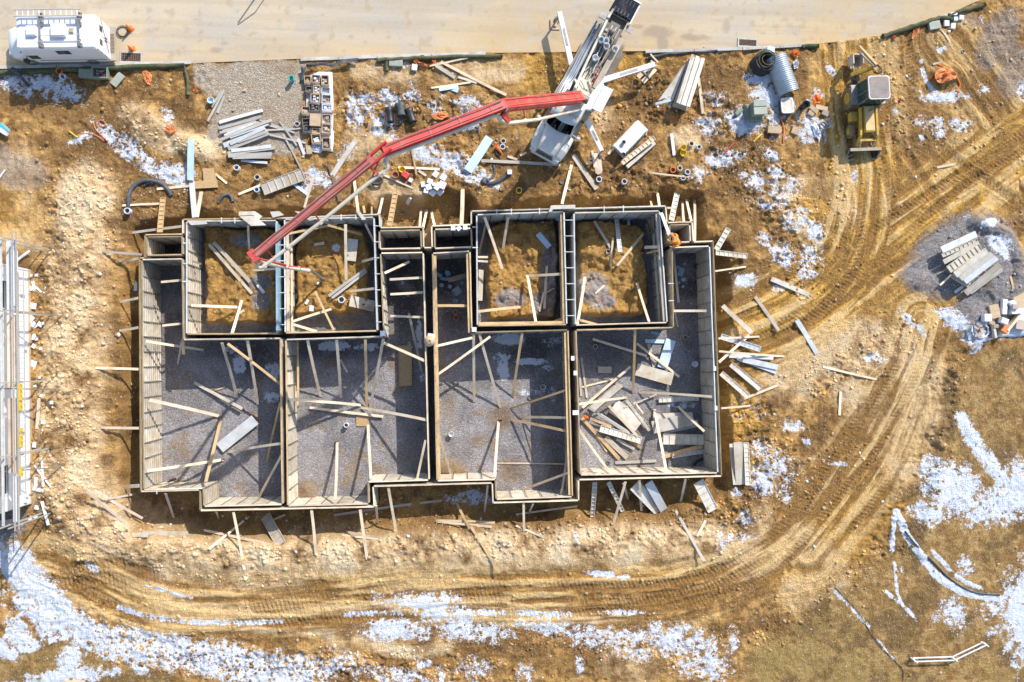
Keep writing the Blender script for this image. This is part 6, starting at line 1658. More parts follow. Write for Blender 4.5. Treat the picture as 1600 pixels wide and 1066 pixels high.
# ---------------------------------------------------------------- backhoe loader
def backhoe():
    R0 = P(1341, 190, 0); 
    gz = ground_z(R0.x, R0.y)
    a = P(1336, 100, 0); c = P(1345, 248, 0)
    v = thing('backhoe_loader', 'yellow backhoe loader with a green glazed cab and its front bucket lowered', 'backhoe', (a.x, a.y, gz + .02), math.atan2(c.y - a.y, c.x - a.x))
    Mi = (Matrix.Translation(v.location) @ Matrix.Rotation(v.rotation_euler.z, 4, 'Z')).inverted()
    def B(px, py, z): return Mi @ P(px, py, z + gz)
    # wheels: rear big (cab), front small ; local x forward (down), +y = picture right
    axr = B(1322, 155, .7).x; axf = B(1328, 206, .5).x
    for s, y in ((-1, B(1320, 155, .75).y), (1, B(1320, 155, .75).y * -1 if 0 else -B(1320, 155, .75).y)):
        w_ = wheel(v, axr, s * .86, .72, .46, 'rubber', 'yellow')
        b = MB()
        for k in range(20):
            an = 2 * PI * k / 20; cx, cz = axr + .72 * math.cos(an), .72 + .72 * math.sin(an)
            b.beam((cx, s*.86 - .21, cz), (cx + .05 * math.cos(an + 1.5), s*.86 + .21, cz + .05 * math.sin(an + 1.5)), .1, .07)
        b.build('tread_lug', M['rubber'], w_)['kind'] = 'stuff'
        wheel(v, axf, s * .82, .46, .32, 'rubber', 'yellow')
    b = MB(); x0 = axr - .9; b.box(axr - 1.0, axf + .5, -.34, .34, .55, .95); b.build('frame', M['yellow'], v)
    # engine hood
    h0 = axr + .72; h1 = axf + .42
    b = MB(); b.box(h0, h1, -.38, .38, .95, 1.5, top=(0, .12, .05, .05)); hd = bev(b.build('hood', M['yellow'], v), .04)
    b = MB(); b.lathe([(.05, 0), (.05, .35), (.035, .36)], 10, 0, (h0 + .35, .0, 1.48)); b.beam((h0 + .33, .0, 1.8), (h0 + .2, .5, 1.72), .05, .05); b.build('exhaust', M['grime'], v)
    b = MB(); b.box(h0 + .1, h1 - .2, -.30, .30, 1.505, 1.52); b.build('hood_panel', M['wood_gold'], hd)
    b = MB(); b.box(h1 - .01, h1 + .02, -.3, .3, .95, 1.3); b.build('grille', M['grime'], v)
    b = MB(); b.box(axr + .95, axr + 1.55, -1.0, -.5, .55, 1.0); bev(b.build('side_tank', M['yellow'], v), .05)
    # fenders and cab
    for s in (1, -1):
        b = MB(); b.box(axr - .65, axr + .62, s*.86 - .26, s*.86 + .26, 1.42, 1.5); b.build('fender', M['steel'], v)
    ct = 2.75; cx0, cx1 = axr - .75, axr + .75
    b = MB(); b.box(cx0, cx1, -.68, .68, .9, 1.5); b.build('cab_floor', M['grime'], v)
    b = MB(); k = .62
    for x in (cx0 + .06, axr + .1, cx1 - .1):
        for s in (1, -1): b.beam((x, s * .70, 1.4), (x * .9 + axr * .1, s * .62, ct), .09, .09)
    b.beam((cx1 - .08, -.68, 1.45), (cx1 - .08, .68, 1.45), .1, .1); b.build('cab_frame', M['grime'], v)
    for s in (1, -1):
        b = MB(); b.add([(cx0 + .1, s * .69, 1.5), (axr + .05, s * .69, 1.5), (axr + .05, s * .62, ct), (cx0 + .15, s * .62, ct)], [(0, 1, 2, 3), (3, 2, 1, 0)]); b.build('side_window', M['green_gl'], v)
        b = MB(); b.add([(axr + .15, s * .69, 1.5), (cx1 - .14, s * .69, 1.5), (cx1 - .2, s * .62, ct), (axr + .15, s * .62, ct)], [(0, 1, 2, 3), (3, 2, 1, 0)]); b.build('door_window', M['green_gl'], v)
    b = MB(); b.add([(cx1 - .06, -.62, 1.5), (cx1 - .06, .62, 1.5), (cx1 - .12, .58, ct), (cx1 - .12, -.58, ct)], [(0, 1, 2, 3), (3, 2, 1, 0)]); b.build('windshield', M['green_gl'], v)
    b = MB(); secs = []
    def rr(z, ins):
        x0_, x1_, y_ = cx0 - .02 + ins, cx1 + .02 - ins, .72 - ins; r = .18; P4 = []
        for cxx, cyy, a0 in ((x1_ - r, y_ - r, 0), (x0_ + r, y_ - r, 90), (x0_ + r, -y_ + r, 180), (x1_ - r, -y_ + r, 270)):
            for k2 in range(4): an = math.radians(a0 + 30 * k2); P4.append((cxx + r * math.cos(an), cyy + r * math.sin(an), z))
        return P4
    loft(b, [rr(ct, .03), rr(ct + .06, 0), rr(ct + .12, .02)]); rf = fixn(b.build('cab_roof', M['form_cool'], v))
    b = MB(); loft(b, [rr(ct + .118, .07), rr(ct + .135, .09)]); fixn(b.build('roof_panel', M['roofskin'], rf))
    # loader arms + bucket
    bx0, bx1 = B(1332, 232, .5).x, B(1332, 247, .3).x
    for s in (1, -1):
        b = MB(); b.beam((h0 + .1, s * .52, 1.35), (axf + .5, s * .56, 1.25), .13, .2); b.beam((axf + .5, s * .56, 1.25), (bx0 + .1, s * .6, .45), .13, .2); b.build('loader_arm', M['yellow'], v)
        b = MB(); b.tube([(h0 + .5, s * .44, 1.0), (axf + .9, s * .5, .95), (bx0, s * .45, .7)], .05, 8); b.build('loader_cylinder', M['steel'], v)
    b = MB(); b.beam((axf + .75, -.56, 1.05), (axf + .75, .56, 1.05), .14, .12); b.build('cross_tube', M['yellow'], v)
    y0, y1 = -1.05, 1.08
    prof = [(bx1 + .08, .06), (bx0 + .25, .02), (bx0 + .05, .12), (bx0 - .02, .4), (bx0 + .02, .68), (bx0 + .2, .76)]
    inn = [(x + .05, z + .05) for x, z in prof]
    b = MB(); n = len(prof)
    vs = [(x, y0, z) for x, z in prof] + [(x, y1, z) for x, z in prof]
    fs = [(i, i + 1, n + i + 1, n + i) for i in range(n - 1)] + [(n + i, n + i + 1, i + 1, i) for i in range(n - 1)]
    b.add(vs, fs)
    for y in (y0, y1): b.add([(x, y + (.02 if y < 0 else -.02), z) for x, z in prof] + [(x, y, z) for x, z in prof], [tuple(range(n)), tuple(range(2*n - 1, n - 1, -1))])
    bk = b.build('bucket', M['grime'], v)
    b = MB(); b.beam((bx1 + .07, y0 - .03, .07), (bx1 + .07, y1 + .03, .07), .09, .05); b.beam((bx0 + .16, y0, .77), (bx0 + .16, y1, .77), .2, .04)
    for y in (y0, y1): b.beam((bx0 + .1, y, .72), (bx1 + .05, y, .1), .06, .06)
    b.build('bucket_edge', M['deck'], bk)
    for i in range(8):
        b = MB(); y = y0 + .12 + i * (y1 - y0 - .24) / 7; b.beam((bx1, y, .1), (bx1 + .2, y, .06), .07, .05, w2=.04, h2=.02); b.build('tooth', M['steel'], bk)
    # backhoe arm folded behind, swung to the picture left
    p = [B(1337, 127, 1.0), B(1334, 118, 1.3), B(1350, 109, 1.9), B(1364, 106, 2.2), B(1366, 100, 2.3)]
    b = MB(); b.beam(p[0], p[1] + Vector((0, 0, .0)), .3, .5); b.build('swing_post', M['grime'], v)
    b = MB(); b.beam(p[1] + Vector((0, -.15, 0)), p[3], .24, .42, w2=.2, h2=.3); bm_ = bev(b.build('boom', M['yellow'], v), .03)
    q0, q1 = B(1369, 103, 2.3), B(1343, 73, 1.6)
    b = MB(); b.beam(q0, q1, .16, .3, w2=.1, h2=.16); b.build('stick', M['wood_gold'], v)
    b = MB(); b.tube([q0 + Vector((.1, -.2, .1)), q1 + Vector((.4, -.1, .1))], .06, 8); b.build('stick_cylinder', M['steel'], v)
    for k in range(3):
        c = B(1369 + k * 2.0, 107 + k, 2.3); b = MB(); b.tube([c + Vector((.28 * math.cos(an), .22 * math.sin(an), .1 * math.sin(an * 2))) for an in [i * .7 - 1.5 for i in range(8)]], .025, 6); b.build('hydraulic_hose', M['black'], v)
    c = B(1341, 95, .9)
    b = MB(); b.box(c.x - .35, c.x + .25, c.y - .45, c.y - .38, .4, 1.1); b.box(c.x - .35, c.x + .25, c.y + .22, c.y + .28, .4, 1.1); b.box(c.x - .4, c.x - .33, c.y - .45, c.y + .28, .4, 1.1); b.box(c.x - .35, c.x + .25, c.y - .45, c.y + .28, .36, .42)
    hb = b.build('digging_bucket', M['form'], v)
    for i in range(5):
        b = MB(); b.beam((c.x + .22, c.y - .38 + i * .15, .6), (c.x + .42, c.y - .38 + i * .15, .58), .07, .05); b.build('tooth', M['form_in'], hb)
    for s in (1, -1):
        b = MB(); b.beam((axr - .95, s * .45, 1.0), (axr - 1.0, s * .75, .9), .18, .2); b.beam((axr - 1.0, s * .75, 1.1), (axr - 1.0, s * .82, .4), .14, .14); b.build('stabiliser', M['grime'], v)
backhoe()
# ================================================================ everything else on the site
def rot_box(px, py, z, w, l, h, deg, mt, name, label, cat, group=None, top=None, bevel=0.0):
    """w,l in picture units, z base height or 'g'"""
    p = L3(px, py, z)
    b = MB(); b.box(-w/PXM/2, w/PXM/2, -l/PXM/2, l/PXM/2, 0, h, top=top)
    o = b.build(name, M[mt], None, None, Matrix.Translation(p) @ Matrix.Rotation(math.radians(-deg), 4, 'Z'))
    if bevel: bev(o, bevel)
    return tag(o, label, cat, group)

# ---- open boxes in the kerb, drain grates
def grate(px, py, w, l, deg, label, tint='rust'):
    p = P(px, py, .02); t = thing('storm_drain', label, 'drain', p, math.radians(-deg), 'storm drain grates along the kerb')
    W, L = w/PXM, l/PXM
    b = MB(); b.box(-W/2, W/2, -L/2, -L/2 + .12, 0, .05); b.box(-W/2, W/2, L/2 - .1, L/2, 0, .05); b.box(-W/2, -W/2 + .1, -L/2 + .12, L/2 - .1, 0, .05); b.box(W/2 - .1, W/2, -L/2 + .12, L/2 - .1, 0, .05)
    b.build('frame', M['kerb'], t)
    b = MB(); b.box(-W/2 + .1, W/2 - .1, -L/2 + .12, L/2 - .1, .0, .01); b.build('pit', M['pin'], t)
    b = MB()
    for i in range(9): x = -W/2 + .16 + i * (W - .3) / 8; b.box(x - .015, x + .015, -L/2 + .12, L/2 - .1, .012, .045)
    for i in range(4): y = -L/2 + .2 + i * (L - .36) / 3; b.box(-W/2 + .1, W/2 - .1, y - .015, y + .015, .012, .04)
    b.build('grate', M[tint], t)
grate(205, 90, 34, 18, 1, 'storm drain grate just behind the parked van')
grate(1168, 67.5, 33, 15, 2, 'red rimmed storm drain grate beside the right hand kerb')
def cone(px, py, lean, label, g='traffic cones behind the van'):
    p = G(px, py, .02); t = thing('traffic_cone', label, 'traffic cone', p, 0, g)
    b = MB(); b.box(-.19, .19, -.19, .19, 0, .04); b.build('base', M['orange'], t)
    b = MB(); b.lathe([(.16, .04), (.035, .72), (.001, .72)], 16); b.build('cone_body', M['orange'], t)
    b = MB(); b.lathe([(.108, .30), (.07, .50)], 16); b.lathe([(.062, .56), (.046, .66)], 16); b.build('reflective_collar', M['white'], t)
    t.rotation_euler = (lean, 0, random.uniform(0, 1.5)); return t
cone(204, 46, 0, 'upper orange traffic cone beside the black hose ring'); cone(207, 78, .0, 'lower orange traffic cone by the storm drain')
cc = cone(776, 230, 0, 'orange traffic cone lying beside the pale blue board', None); cc.rotation_euler = (1.45, 0, .6); cc.location.z += .15; cc['category'] = 'traffic cone'
def coil(px, py, R, r, n, label, mt='black', z='g.03', flat=.0, name='hose_coil', cat='hose coil', group=None):
    p = L3(px, py, z); b = MB(); pts = []
    k = 26
    for i in range(int(k * n) + 1):
        a = 2 * PI * i / k; rr_ = R * (1 - .10 * math.sin(a * .37 + 1)); pts.append((p.x + rr_ * math.cos(a), p.y + rr_ * math.sin(a) * (1 - flat), p.z + r + r * 1.3 * (i / k) % (r * 5)))
    b.tube(pts, r, 8)
    return tag(b.build(name, M[mt], None, p), label, cat, group)
coil(192, 49.5, .33, .022, 2.1, 'thin black hose ring lying on the road behind the van')
coil(588, 283, .40, .05, 3.0, 'dark oval hose coil under the boom pipe', 'fabric', flat=.35)
coil(1285, 197, .24, .03, 3, 'dark wire coil in the debris left of the machine', 'steel')
coil(950, 393, .13, .025, 2, 'small grey hose coil in the fourth dirt box', 'steel')
# ---- green service boxes by the kerb
def open_box():
    p = G(159, 116, .0); t = thing('service_box', 'open green service box with red wires inside, below the van', 'service box', p, math.radians(-1))
    b = MB(); w, l, h = .5, .36, .35
    b.box(-w, w, -l, -l + .07, 0, h); b.box(-w, w, l - .07, l, 0, h); b.box(-w, -w + .07, -l + .07, l - .07, 0, h); b.box(w - .07, w, -l + .07, l - .07, 0, h); b.build('shell', M['greenbox'], t)
    b = MB(); b.box(-w + .07, w - .07, -l + .07, l - .07, 0, .04); b.build('floor', M['grime'], t)
    for k in range(5):
        b = MB(); b.tube([(random.uniform(-.3, .35), random.uniform(-.2, .2), .15 + .1 * random.random()) for _ in range(5)], .022, 6); b.build('wire', M['redlens'] if k % 2 else M['sheet'], t)
open_box()
rot_box(137, 117, 'g', 21, 13, .3, 2, 'greenbox', 'lid_plate', 'closed dark green box lid left of the open service box', 'box lid', bevel=.03)
rot_box(184, 125, 'g.05', 12, 22, .08, 38, 'greenlid', 'lid_plate', 'tilted pale green lid right of the open service box', 'box lid', bevel=.02)
rot_box(619, 99.5, 'g', 21, 12, .25, 1, 'greenlid', 'lid_plate', 'rectangular grey green lid beside the middle kerb', 'box lid', bevel=.02)
rot_box(1457, 42, 'g', 19, 13, .3, -12, 'greenlid', 'lid_plate', 'rectangular grey green lid beside the far right kerb', 'box lid', bevel=.02)
# ---- silt socks
def sock(pts, r, label, mt='sock', name='silt_sock', cat='silt sock', z=.12, flat=1):
    W = [G(a, b_, 0) for a, b_ in pts]
    q = []
    for i in range(len(W) - 1):
        for k in range(5): q.append(W[i].lerp(W[i + 1], k / 5) + Vector((random.uniform(-.03, .03), random.uniform(-.03, .03), r * .8)))
    q.append(W[-1] + Vector((0, 0, r)))
    b = MB(); b.tube(q, [r * random.uniform(.85, 1.1) for _ in q], 10)
    return tag(b.build(name, M[mt], None, q[0]), label, cat, 'silt socks along the kerbs')
sock([(-10,116),(60,113),(140,109),(220,106),(290,104)], .17, 'long green silt sock along the kerb below the van')
sock([(289,105),(294,125),(295,150)], .11, 'short grey green silt sock hooking down at the gravel pad')
sock([(590,95),(650,92),(720,90),(760,90),(785,89)], .14, 'green silt sock along the middle kerb')
sock([(604,94),(605,112)], .12, 'stub of green silt sock beside the grey green lid')
sock([(1252,74),(1278,73)], .15, 'short green silt sock at the end of the right kerb')
sock([(1378,58),(1410,48),(1440,38),(1465,30),(1480,30),(1487,35)], .17, 'thick green silt sock bending along the far right kerb')
sock([(1480,26),(1500,19),(1520,14),(1537,8)], .15, 'thinner silt sock running on to the top right')
sock([(1010,92),(1040,86),(1075,82),(1120,81)], .10, 'flattened dark sock under the right hand kerb', 'fabric')
# black filter fabric
def drape(pts, zs, mt, label, name='filter_fabric', cat='filter fabric', wob=.05, group=None):
    W = [G(a, b_, z) for (a, b_), z in zip(pts, zs)]
    n = len(W) // 2; b = MB(); vs = []
    K = 8
    for i in range(n):
        for k in range(K + 1):
            p = W[i].lerp(W[2 * n - 1 - i], k / K); vs.append(p + Vector((random.uniform(-wob, wob), random.uniform(-wob, wob), random.uniform(0, wob * 1.5))))
    fs = [(i * (K + 1) + k, i * (K + 1) + k + 1, (i + 1) * (K + 1) + k + 1, (i + 1) * (K + 1) + k) for i in range(n - 1) for k in range(K)]
    b.add(vs, fs, 0, True)
    o = b.build(name, M[mt], None, sum(W, Vector()) / len(W)); md = o.modifiers.new('s', 'SOLIDIFY'); md.thickness = .02
    return tag(o, label, cat, group)
drape([(478,101),(500,98),(520,99),(540,93),(560,91),(560,96),(541,98),(522,104),(500,103),(480,105)], [.3]*10, 'fabric', 'black filter fabric sagging along the kerb above the crates')
drape([(471,106),(477,106),(477,130),(470,128)], [.25,.25,.05,.05], 'fabric', 'grey fabric strip at the left of the crates')
drape([(20,105),(28,108),(38,122),(47,134),(45,136),(34,126),(22,112),(17,108)], [.5,.5,.3,.05,.05,.2,.4,.5], 'fabric', 'blue grey fabric flap hanging from the kerb at the far left')
drape([(1360,45+240),(1,1),(1,1),(1,1)], [0]*4, 'fabric', 'x') if 0 else None
# ---- orange nets and rags
def rag(px, py, rx, ry, deg, label, mt='orange_net', h=.15, seed=0, name='safety_net', cat='orange netting', hole=0, group='scraps of orange netting'):
    p = G(px, py, .02); rnd = random.Random(seed + int(px)); b = MB(); n, k = 14, 5
    a0 = math.radians(-deg); vs = [(p.x, p.y, p.z + h * .8)] if not hole else []
    for j in range(1, k + 1):
        for i in range(n):
            an = 2 * PI * i / n; q = (hole + (1 - hole) * j / k) * (1 + rnd.uniform(-.22, .22)); u, v = rx/PXM * q * math.cos(an), ry/PXM * q * math.sin(an)
            vs.append((p.x + u * math.cos(a0) - v * math.sin(a0), p.y + u * math.sin(a0) + v * math.cos(a0), p.z + h * rnd.random() * (1 - .5 * j / k)))
    fs = []; o = 0 if hole else 1
    if not hole: fs += [(0, 1 + i, 1 + (i + 1) % n) for i in range(n)]
    for j in range(k - 1):
        for i in range(n): fs.append((o + j * n + i, o + (j + 1) * n + i, o + (j + 1) * n + (i + 1) % n, o + j * n + (i + 1) % n))
    b.add(vs, fs); ob = b.build(name, M[mt], None, p); md = ob.modifiers.new('s', 'SOLIDIFY'); md.thickness = .02
    return tag(ob, label, cat, group)
rag(231,121,6,11,-25,'peach coloured netting scrap below the kerb right of the van')
rag(664,96,18,9,8,'crumpled ring of orange netting on the middle kerb', hole=.55, h=.35)
rag(1093,96,8,6,20,'orange netting at the head of the tall panel stack','orange_net')
rag(1242,85,6,5,40,'bright orange bag right of the corrugated culvert','orange',h=.3,name='orange_bag',cat='bag')
rag(1431,49,5,13,28,'orange netting hanging over the far right silt sock')
rag(1397,59,4,3,0,'small pink scrap at the end of the far right sock','orange_net')
rag(1476,119,18,12,-20,'brown orange netting sheet lying in the snow on the right','orange_net',h=.35)
rag(623,181,11,6,-15,'rust orange rag between the black pipe fittings','orange_net')
rag(687,181,13,6,-8,'rust orange rag right of the black pipe fittings','orange_net')
rag(1052,186,8,5,10,'orange rag beside the foot of the tall panel stack','orange_net')
rag(1276,155,7,9,20,'square orange plastic scrap in the debris left of the machine','orange',h=.2)
rag(264,202,10,6,10,'pinkish netting scrap on the spoil heap','orange_net')
rag(306,142,4,3,0,'tiny pink scrap on the gravel pad','orange_net')
rag(915,653,4,4,0,'small orange scrap in the lower right room','orange',h=.15)
rag(1222,207,1.5,1.5,0,'dot of red tape near the green transformer','redlens',h=.1)
for px, py, l in ((948,517,'small red lid on the floor under the fourth dirt box'),(1405,159,'white and red rag on the right hand track edge'),(212,288,'small red scrap left of the big black pipe loop')):
    rag(px, py, 2.6, 2.4, 0, l, 'redlens', .1, group=None, name='red_scrap', cat='scrap')
def hose(pts, r, mt, label, name='hose', cat='hose', group=None, zz=.05, n=8):
    W = [G(a, b_, zz) for a, b_ in pts]; L_ = []
    W = [W[0] * 2 - W[1]] + W + [W[-1] * 2 - W[-2]]
    for i in range(1, len(W) - 2):
        p0, p1, p2, p3 = W[i-1:i+3]
        for k in range(4):
            t = k / 4; L_.append(0.5 * ((2*p1) + (p2-p0)*t + (2*p0-5*p1+4*p2-p3)*t*t + (3*p1-p0-3*p2+p3)*t**3))
    L_.append(W[-2]); b = MB(); b.tube(L_, r, n)
    return tag(b.build(name, M[mt], None, L_[0]), label, cat, group)
hose([(145,191),(150,203),(160,213),(168,221)], .035, 'orange_net', 'short straight orange cable above the left snow patch', group='orange conduits')
hose([(122,214),(128,209),(140,209),(152,213),(163,221)], .035, 'orange_net', 'curved orange conduit beside the left snow patch', group='orange conduits')
hose([(108,205),(114,210),(121,215)], .04, 'yellow_b', 'yellow end of the conduit by the left snow patch', group='orange conduits')
hose([(155,193),(154,190),(157,188),(163,190),(165,194),(162,198),(157,197),(155,193)], .035, 'orange_net', 'small orange conduit ring by the left snow patch', group='orange conduits')
hose([(1466,101),(1480,108),(1492,118),(1499,129),(1499,136),(1494,142)], .05, 'orange', 'curved orange hose over the netting in the snow on the right', group='orange conduits')
hose([(1217,180),(1222,190),(1225,203),(1224,216),(1224,223)], .05, 'orange_net', 'orange hose running down from the white tub', group='orange conduits')
hose([(1224,214),(1233,206)], .04, 'orange_net', 'short orange branch of the hose below the white tub', group='orange conduits')
hose([(1133,240),(1142,228),(1150,220),(1154,218)], .035, 'redlens', 'red rod lying by the yellow rod')
hose([(1178,221),(1184,215),(1191,209)], .05, 'yellow_b', 'short yellow rod near the green transformer')
hose([(1203,214),(1210,208),(1215,206)], .04, 'redlens', 'red rag like cable at the cardboard near the transformer')
hose([(602,165),(602,180),(601,198)], .035, 'orange', 'orange cable left of the black pipe fittings')
hose([(201,333),(201,310),(206,294),(220,284),(236,282),(252,287),(262,296),(268,306)], .14, 'fabric', 'big black corrugated drain pipe loop at top left', 'drain_pipe', 'drain pipe')
hose([(341,316),(346,308),(354,304),(361,307),(364,315)], .10, 'fabric', 'small black pipe arc north of the first dirt box', 'drain_pipe', 'drain pipe')
hose([(226,290),(234,286),(240,288)], .09, 'black', 'short black pipe piece inside the big loop', 'drain_pipe', 'drain pipe')
hose([(752,282),(760,287),(772,286),(784,280),(794,271)], .13, 'fabric', 'dark corrugated hose lying below the blue board', 'drain_pipe', 'drain pipe')
hose([(771,258),(773,268),(770,276),(762,283)], .09, 'fabric', 'thin dark hose joining the corrugated one below the blue board', 'drain_pipe', 'drain pipe')
hose([(1414,830),(1430,850),(1455,875),(1480,900),(1500,915),(1525,926),(1562,930)], .06, 'fabric', 'dark cable half buried along the snow arc on the right', 'cable', 'cable')
hose([(1305,918),(1340,955),(1358,985),(1372,1003),(1390,1025),(1410,1045),(1411,1066)], .022, 'fabric', 'thin dark cable crossing the dry grass', 'cable', 'cable')
hose([(470,762),(466,775),(470,785),(480,790)], .05, 'rubber', 'black hose end in the corner of the second lower room', 'drain_pipe', 'drain pipe') if 0 else None
hose([(260,757),(268,750),(275,748)], .07, 'black', 'black hose end in the southwest corner of the lower left room', 'drain_pipe', 'drain pipe')
hose([(1084,727),(1090,720),(1099,717)], .09, 'black', 'black hose in the southeast corner of the lower right room', 'drain_pipe', 'drain pipe')
hose([(710,455),(711,466),(712,482)], .05, 'steel', 'grey stick lying among the blue foam in the third room strip')
# ---- pipe ends standing in the ground
def stub(px, py, r, h, mt, label, z='g', tilt=(0, 0), inner='grime', group='pipe stubs sticking out of the ground'):
    p = L3(px, py, z); t = thing('pipe_stub', label, 'pipe stub', p, 0, group); t.rotation_euler = (tilt[0], tilt[1], 0)
    b = MB(); b.pipe((0, 0, -.1), r, h + .1, r * .22, 18); fixn(b.build('pipe', M[mt], t))
    b = MB(); b.lathe([(.001, h * .3), (r * .78, h * .3)], 16); b.build('fill', M['pin'] if inner == 'pin' else M[inner], t)
for a in ((202,331,.2,.35,'sheet','white pipe end with a collar at the foot of the big black loop'),(372,264,.18,.4,'sheet','white pipe stub below the metal stud pile'),(404,279,.18,.4,'pvc','beige pipe stub left of the large ribbed panel'),
          (403,298,.17,.35,'foam','pale blue pipe stub under the long plank'),(450 + 15,195,.17,.2,'pvc','beige pipe ring on the edge of the gravel pad'),(786,222,.17,.3,'pvc','upper pale pipe ring beside the truck nose'),
          (785,231,.18,.3,'sheet','middle pale pipe ring beside the truck nose'),(779,240,.17,.2,'fabric','lower dark pipe ring beside the truck nose'),(810.5,299,.20,.3,'yellow_b','yellow pipe end in the brown earth below the truck'),
          (819,296,.15,.1,'black','black pipe opening right of the yellow one'),(877.5,284.5,.13,.05,'steel','small flat steel cap left of the long brace'),(935,281.5,.19,.3,'sheet','white pipe stub below the broad plank by the truck'),
          (974.5,285,.18,.3,'sheet','white pipe stub alone under the panel rack'),(1050,267,.19,.3,'orange','orange pipe stub right of the panel rack'),(1061,264,.17,.25,'pvc','grey pipe stub beside the orange one'),
          (1073,270,.18,.25,'sheet','white pipe ring right of the orange stub'),(1066,279,.17,.25,'foam','blue grey pipe stub at the end of the lath'),(1079,226,.17,.25,'pvc','upper grey pipe stub beside the yellow valves'),
          (1091,231,.16,.25,'sheet','lower pale pipe stub beside the yellow valves'),(535,469,.22,.45,'white','white pipe standing in the second dirt box'),(711.5,488,.17,.25,'wood_grey','dark grey pipe ring in the third room strip'),
          (712.5,497,.18,.25,'orange_net','orange pipe ring in the third room strip'),(542,664,.16,.35,'white','white pipe stub with black opening in the second lower room'),(655,671.5,.14,.12,'green' if 0 else 'greenbox','small green ring in the second lower room'),
          (828,621,.16,.1,'steel','faint grey ring in the third lower room'),(930,542,.18,.08,'wood_grey','faint ring in the shade of the lower right room'),(1070,528,.19,.25,'deck','pipe ring in the north of the lower right room'),
          (1087,417,.19,.25,'fabric','grey pipe ring in the strip of the lower right room'),(949.5,724,.14,.05,'black','black pipe opening by the south wall of the lower right room'),(1421,0+380-380+33,.01,.01,'steel','x'),(1057,384,.14,.6,'steel','x'),
          (921,437,.1,.08,'black','small black pipe end on the gravel of the fourth dirt box'),(1504,81,.12,.1,'steel','small grey pipe mouth in the stony ground at top right')):
    if a[5] == 'x': continue
    stub(*a)
bucket(G(705, 678, 0), .17, .32, 'white', 'white bucket on the floor of the third lower room', 'white')
bucket(G(848, 605, 0), .18, .3, 'sheet', 'pale bucket beside the snow in the third lower room', 'grime')
bucket(G(1084, 569, 0), .2, .34, 'white', 'white bucket in the east of the lower right room', 'sheet')
bucket(G(96, 113.5, 0), .18, .34, 'orange', 'orange bucket in the shade of the van', 'pin')
bucket(G(100, 119, 0), .17, .3, 'foam', 'blue grey bucket tipped beside the orange one', 'grime', tilt=.5)
bucket(G(1253, 168, 0), .24, .7, 'black', 'tall black container with a grey top left of the machine', 'steel')
bucket(G(457.5, 126, 0), .15, .5, 'turq', 'turquoise canister standing on the gravel pad', 'turq')
bucket(G(331, 159, 0), .2, .3, 'foam', 'pale blue bucket beside the small stud bundle', 'foam')
bucket(G(629, 267, 0), .2, .35, 'yellow_b', 'yellow container behind the red canister', 'yellow_b')
bucket(G(618, 275, 0), .22, .35, 'orange_net', 'dusty red bucket left of the red canister', 'grime')
rot_box(634, 275, 'g', 11, 9, .4, 35, 'red', 'fuel_canister', 'red fuel canister right of the cable coil', 'canister', bevel=.03)
rot_box(642, 283, 'g', 6, 6, .3, 25, 'sheet', 'foam_block', 'white cube next to the red canister', 'foam block')
bucket(G(1066, 233, 0), .2, .35, 'yellow_b', 'upper yellow valve box below the white strip', 'yellow_b'); bucket(G(1066, 241, 0), .21, .3, 'yellow_b', 'lower yellow valve box below the white strip', 'yellow_b')
# ---- two sample blue and white scraps
rs = random.Random(11)
def scraps(lst, mt, labels, cat='foam scrap', group='foam and paper scraps', h=.05, name='foam_scrap', zz=None):
    for (px, py, w, l, d), lab in zip(lst, labels):
        rot_box(px, py, zz if zz is not None else 'g.02', w, l, h, d, mt, name, lab, cat, group)
scraps([(686,430,9,6,30),(694,436,12,5,10),(700,428,7,8,60),(690,446,6,6,0),(703,448,6,6,20),(714,455,13,12,-35),(680,455,5,5,0),(722,442,4,4,10),(712,470,7,6,30),(698,425,5,4,0)], 'foam_blue',
       [f'{a} blue foam piece in the strip of the third room' for a in ('upper left','long flat','tilted upper','round left','round middle','largest','lowest left','small right','bottom','topmost')])
scraps([(1064,425,9,14,20),(1059,418,5,6,40),(1068,437,7,6,0),(1061,442,4,4,10),(1067,448,4,5,30),(1070,412,4,3,0),(1056,432,4,4,0)], 'foam_blue',
       [f'{a} blue foam piece in the strip of the lower right room' for a in ('largest','upper left','lower right','lower left','bottom','topmost','left')])
scraps([(629,442,5,6,0),(637,461,6,5,10)], 'foam_blue', ['blue scrap in the second room strip','faint blue scrap in the second room strip'])
scraps([(461,447,9,5,35),(463,463,4,9,15),(480,472,4,8,30),(487,482,7,9,5),(497,443,3,4,0)], 'foam_white',
       [f'{a} white scrap along the west wall of the second dirt box' for a in ('wedge shaped','upright','slanting','squarish','tiny')], h=.08)
scraps([(212,448,6,14,0),(211,441,4,5,20),(210,527,3,4,0)], 'foam_white', ['white foam piece in the trench west of the strip','small white foam bit above the piece in the west trench','tiny white bit low in the west trench'], h=.1)
scraps([(681,273,8,9,35),(693,278,9,9,30),(661,289,6,8,-10),(691,290,11,11,25),(676,302,9,9,35),(684,292,8,12,35),(670,293,9,9,-20),(666,299,7,7,10),(688,301,8,10,40),(678,289,5,5,0),(672,284,8,7,20)], 'foam_white',
       [f'{a} white block in the heap of blocks above the notch' for a in ('topmost','upper right','leftmost','long right','lowest','centre right','centre left','lower left','brown edged lower right','yellow stained small','upper left')], h=.22, cat='foam block', name='foam_block', group='heap of white blocks')
scraps([(648,107,8,9,10)], 'foam_white', ['white block by the crumpled orange ring'], h=.25, cat='foam block', name='foam_block')
scraps([(796,270,7,7,0)], 'foam_white', ['white block at the end of the corrugated hose'], h=.25, cat='foam block', name='foam_block')
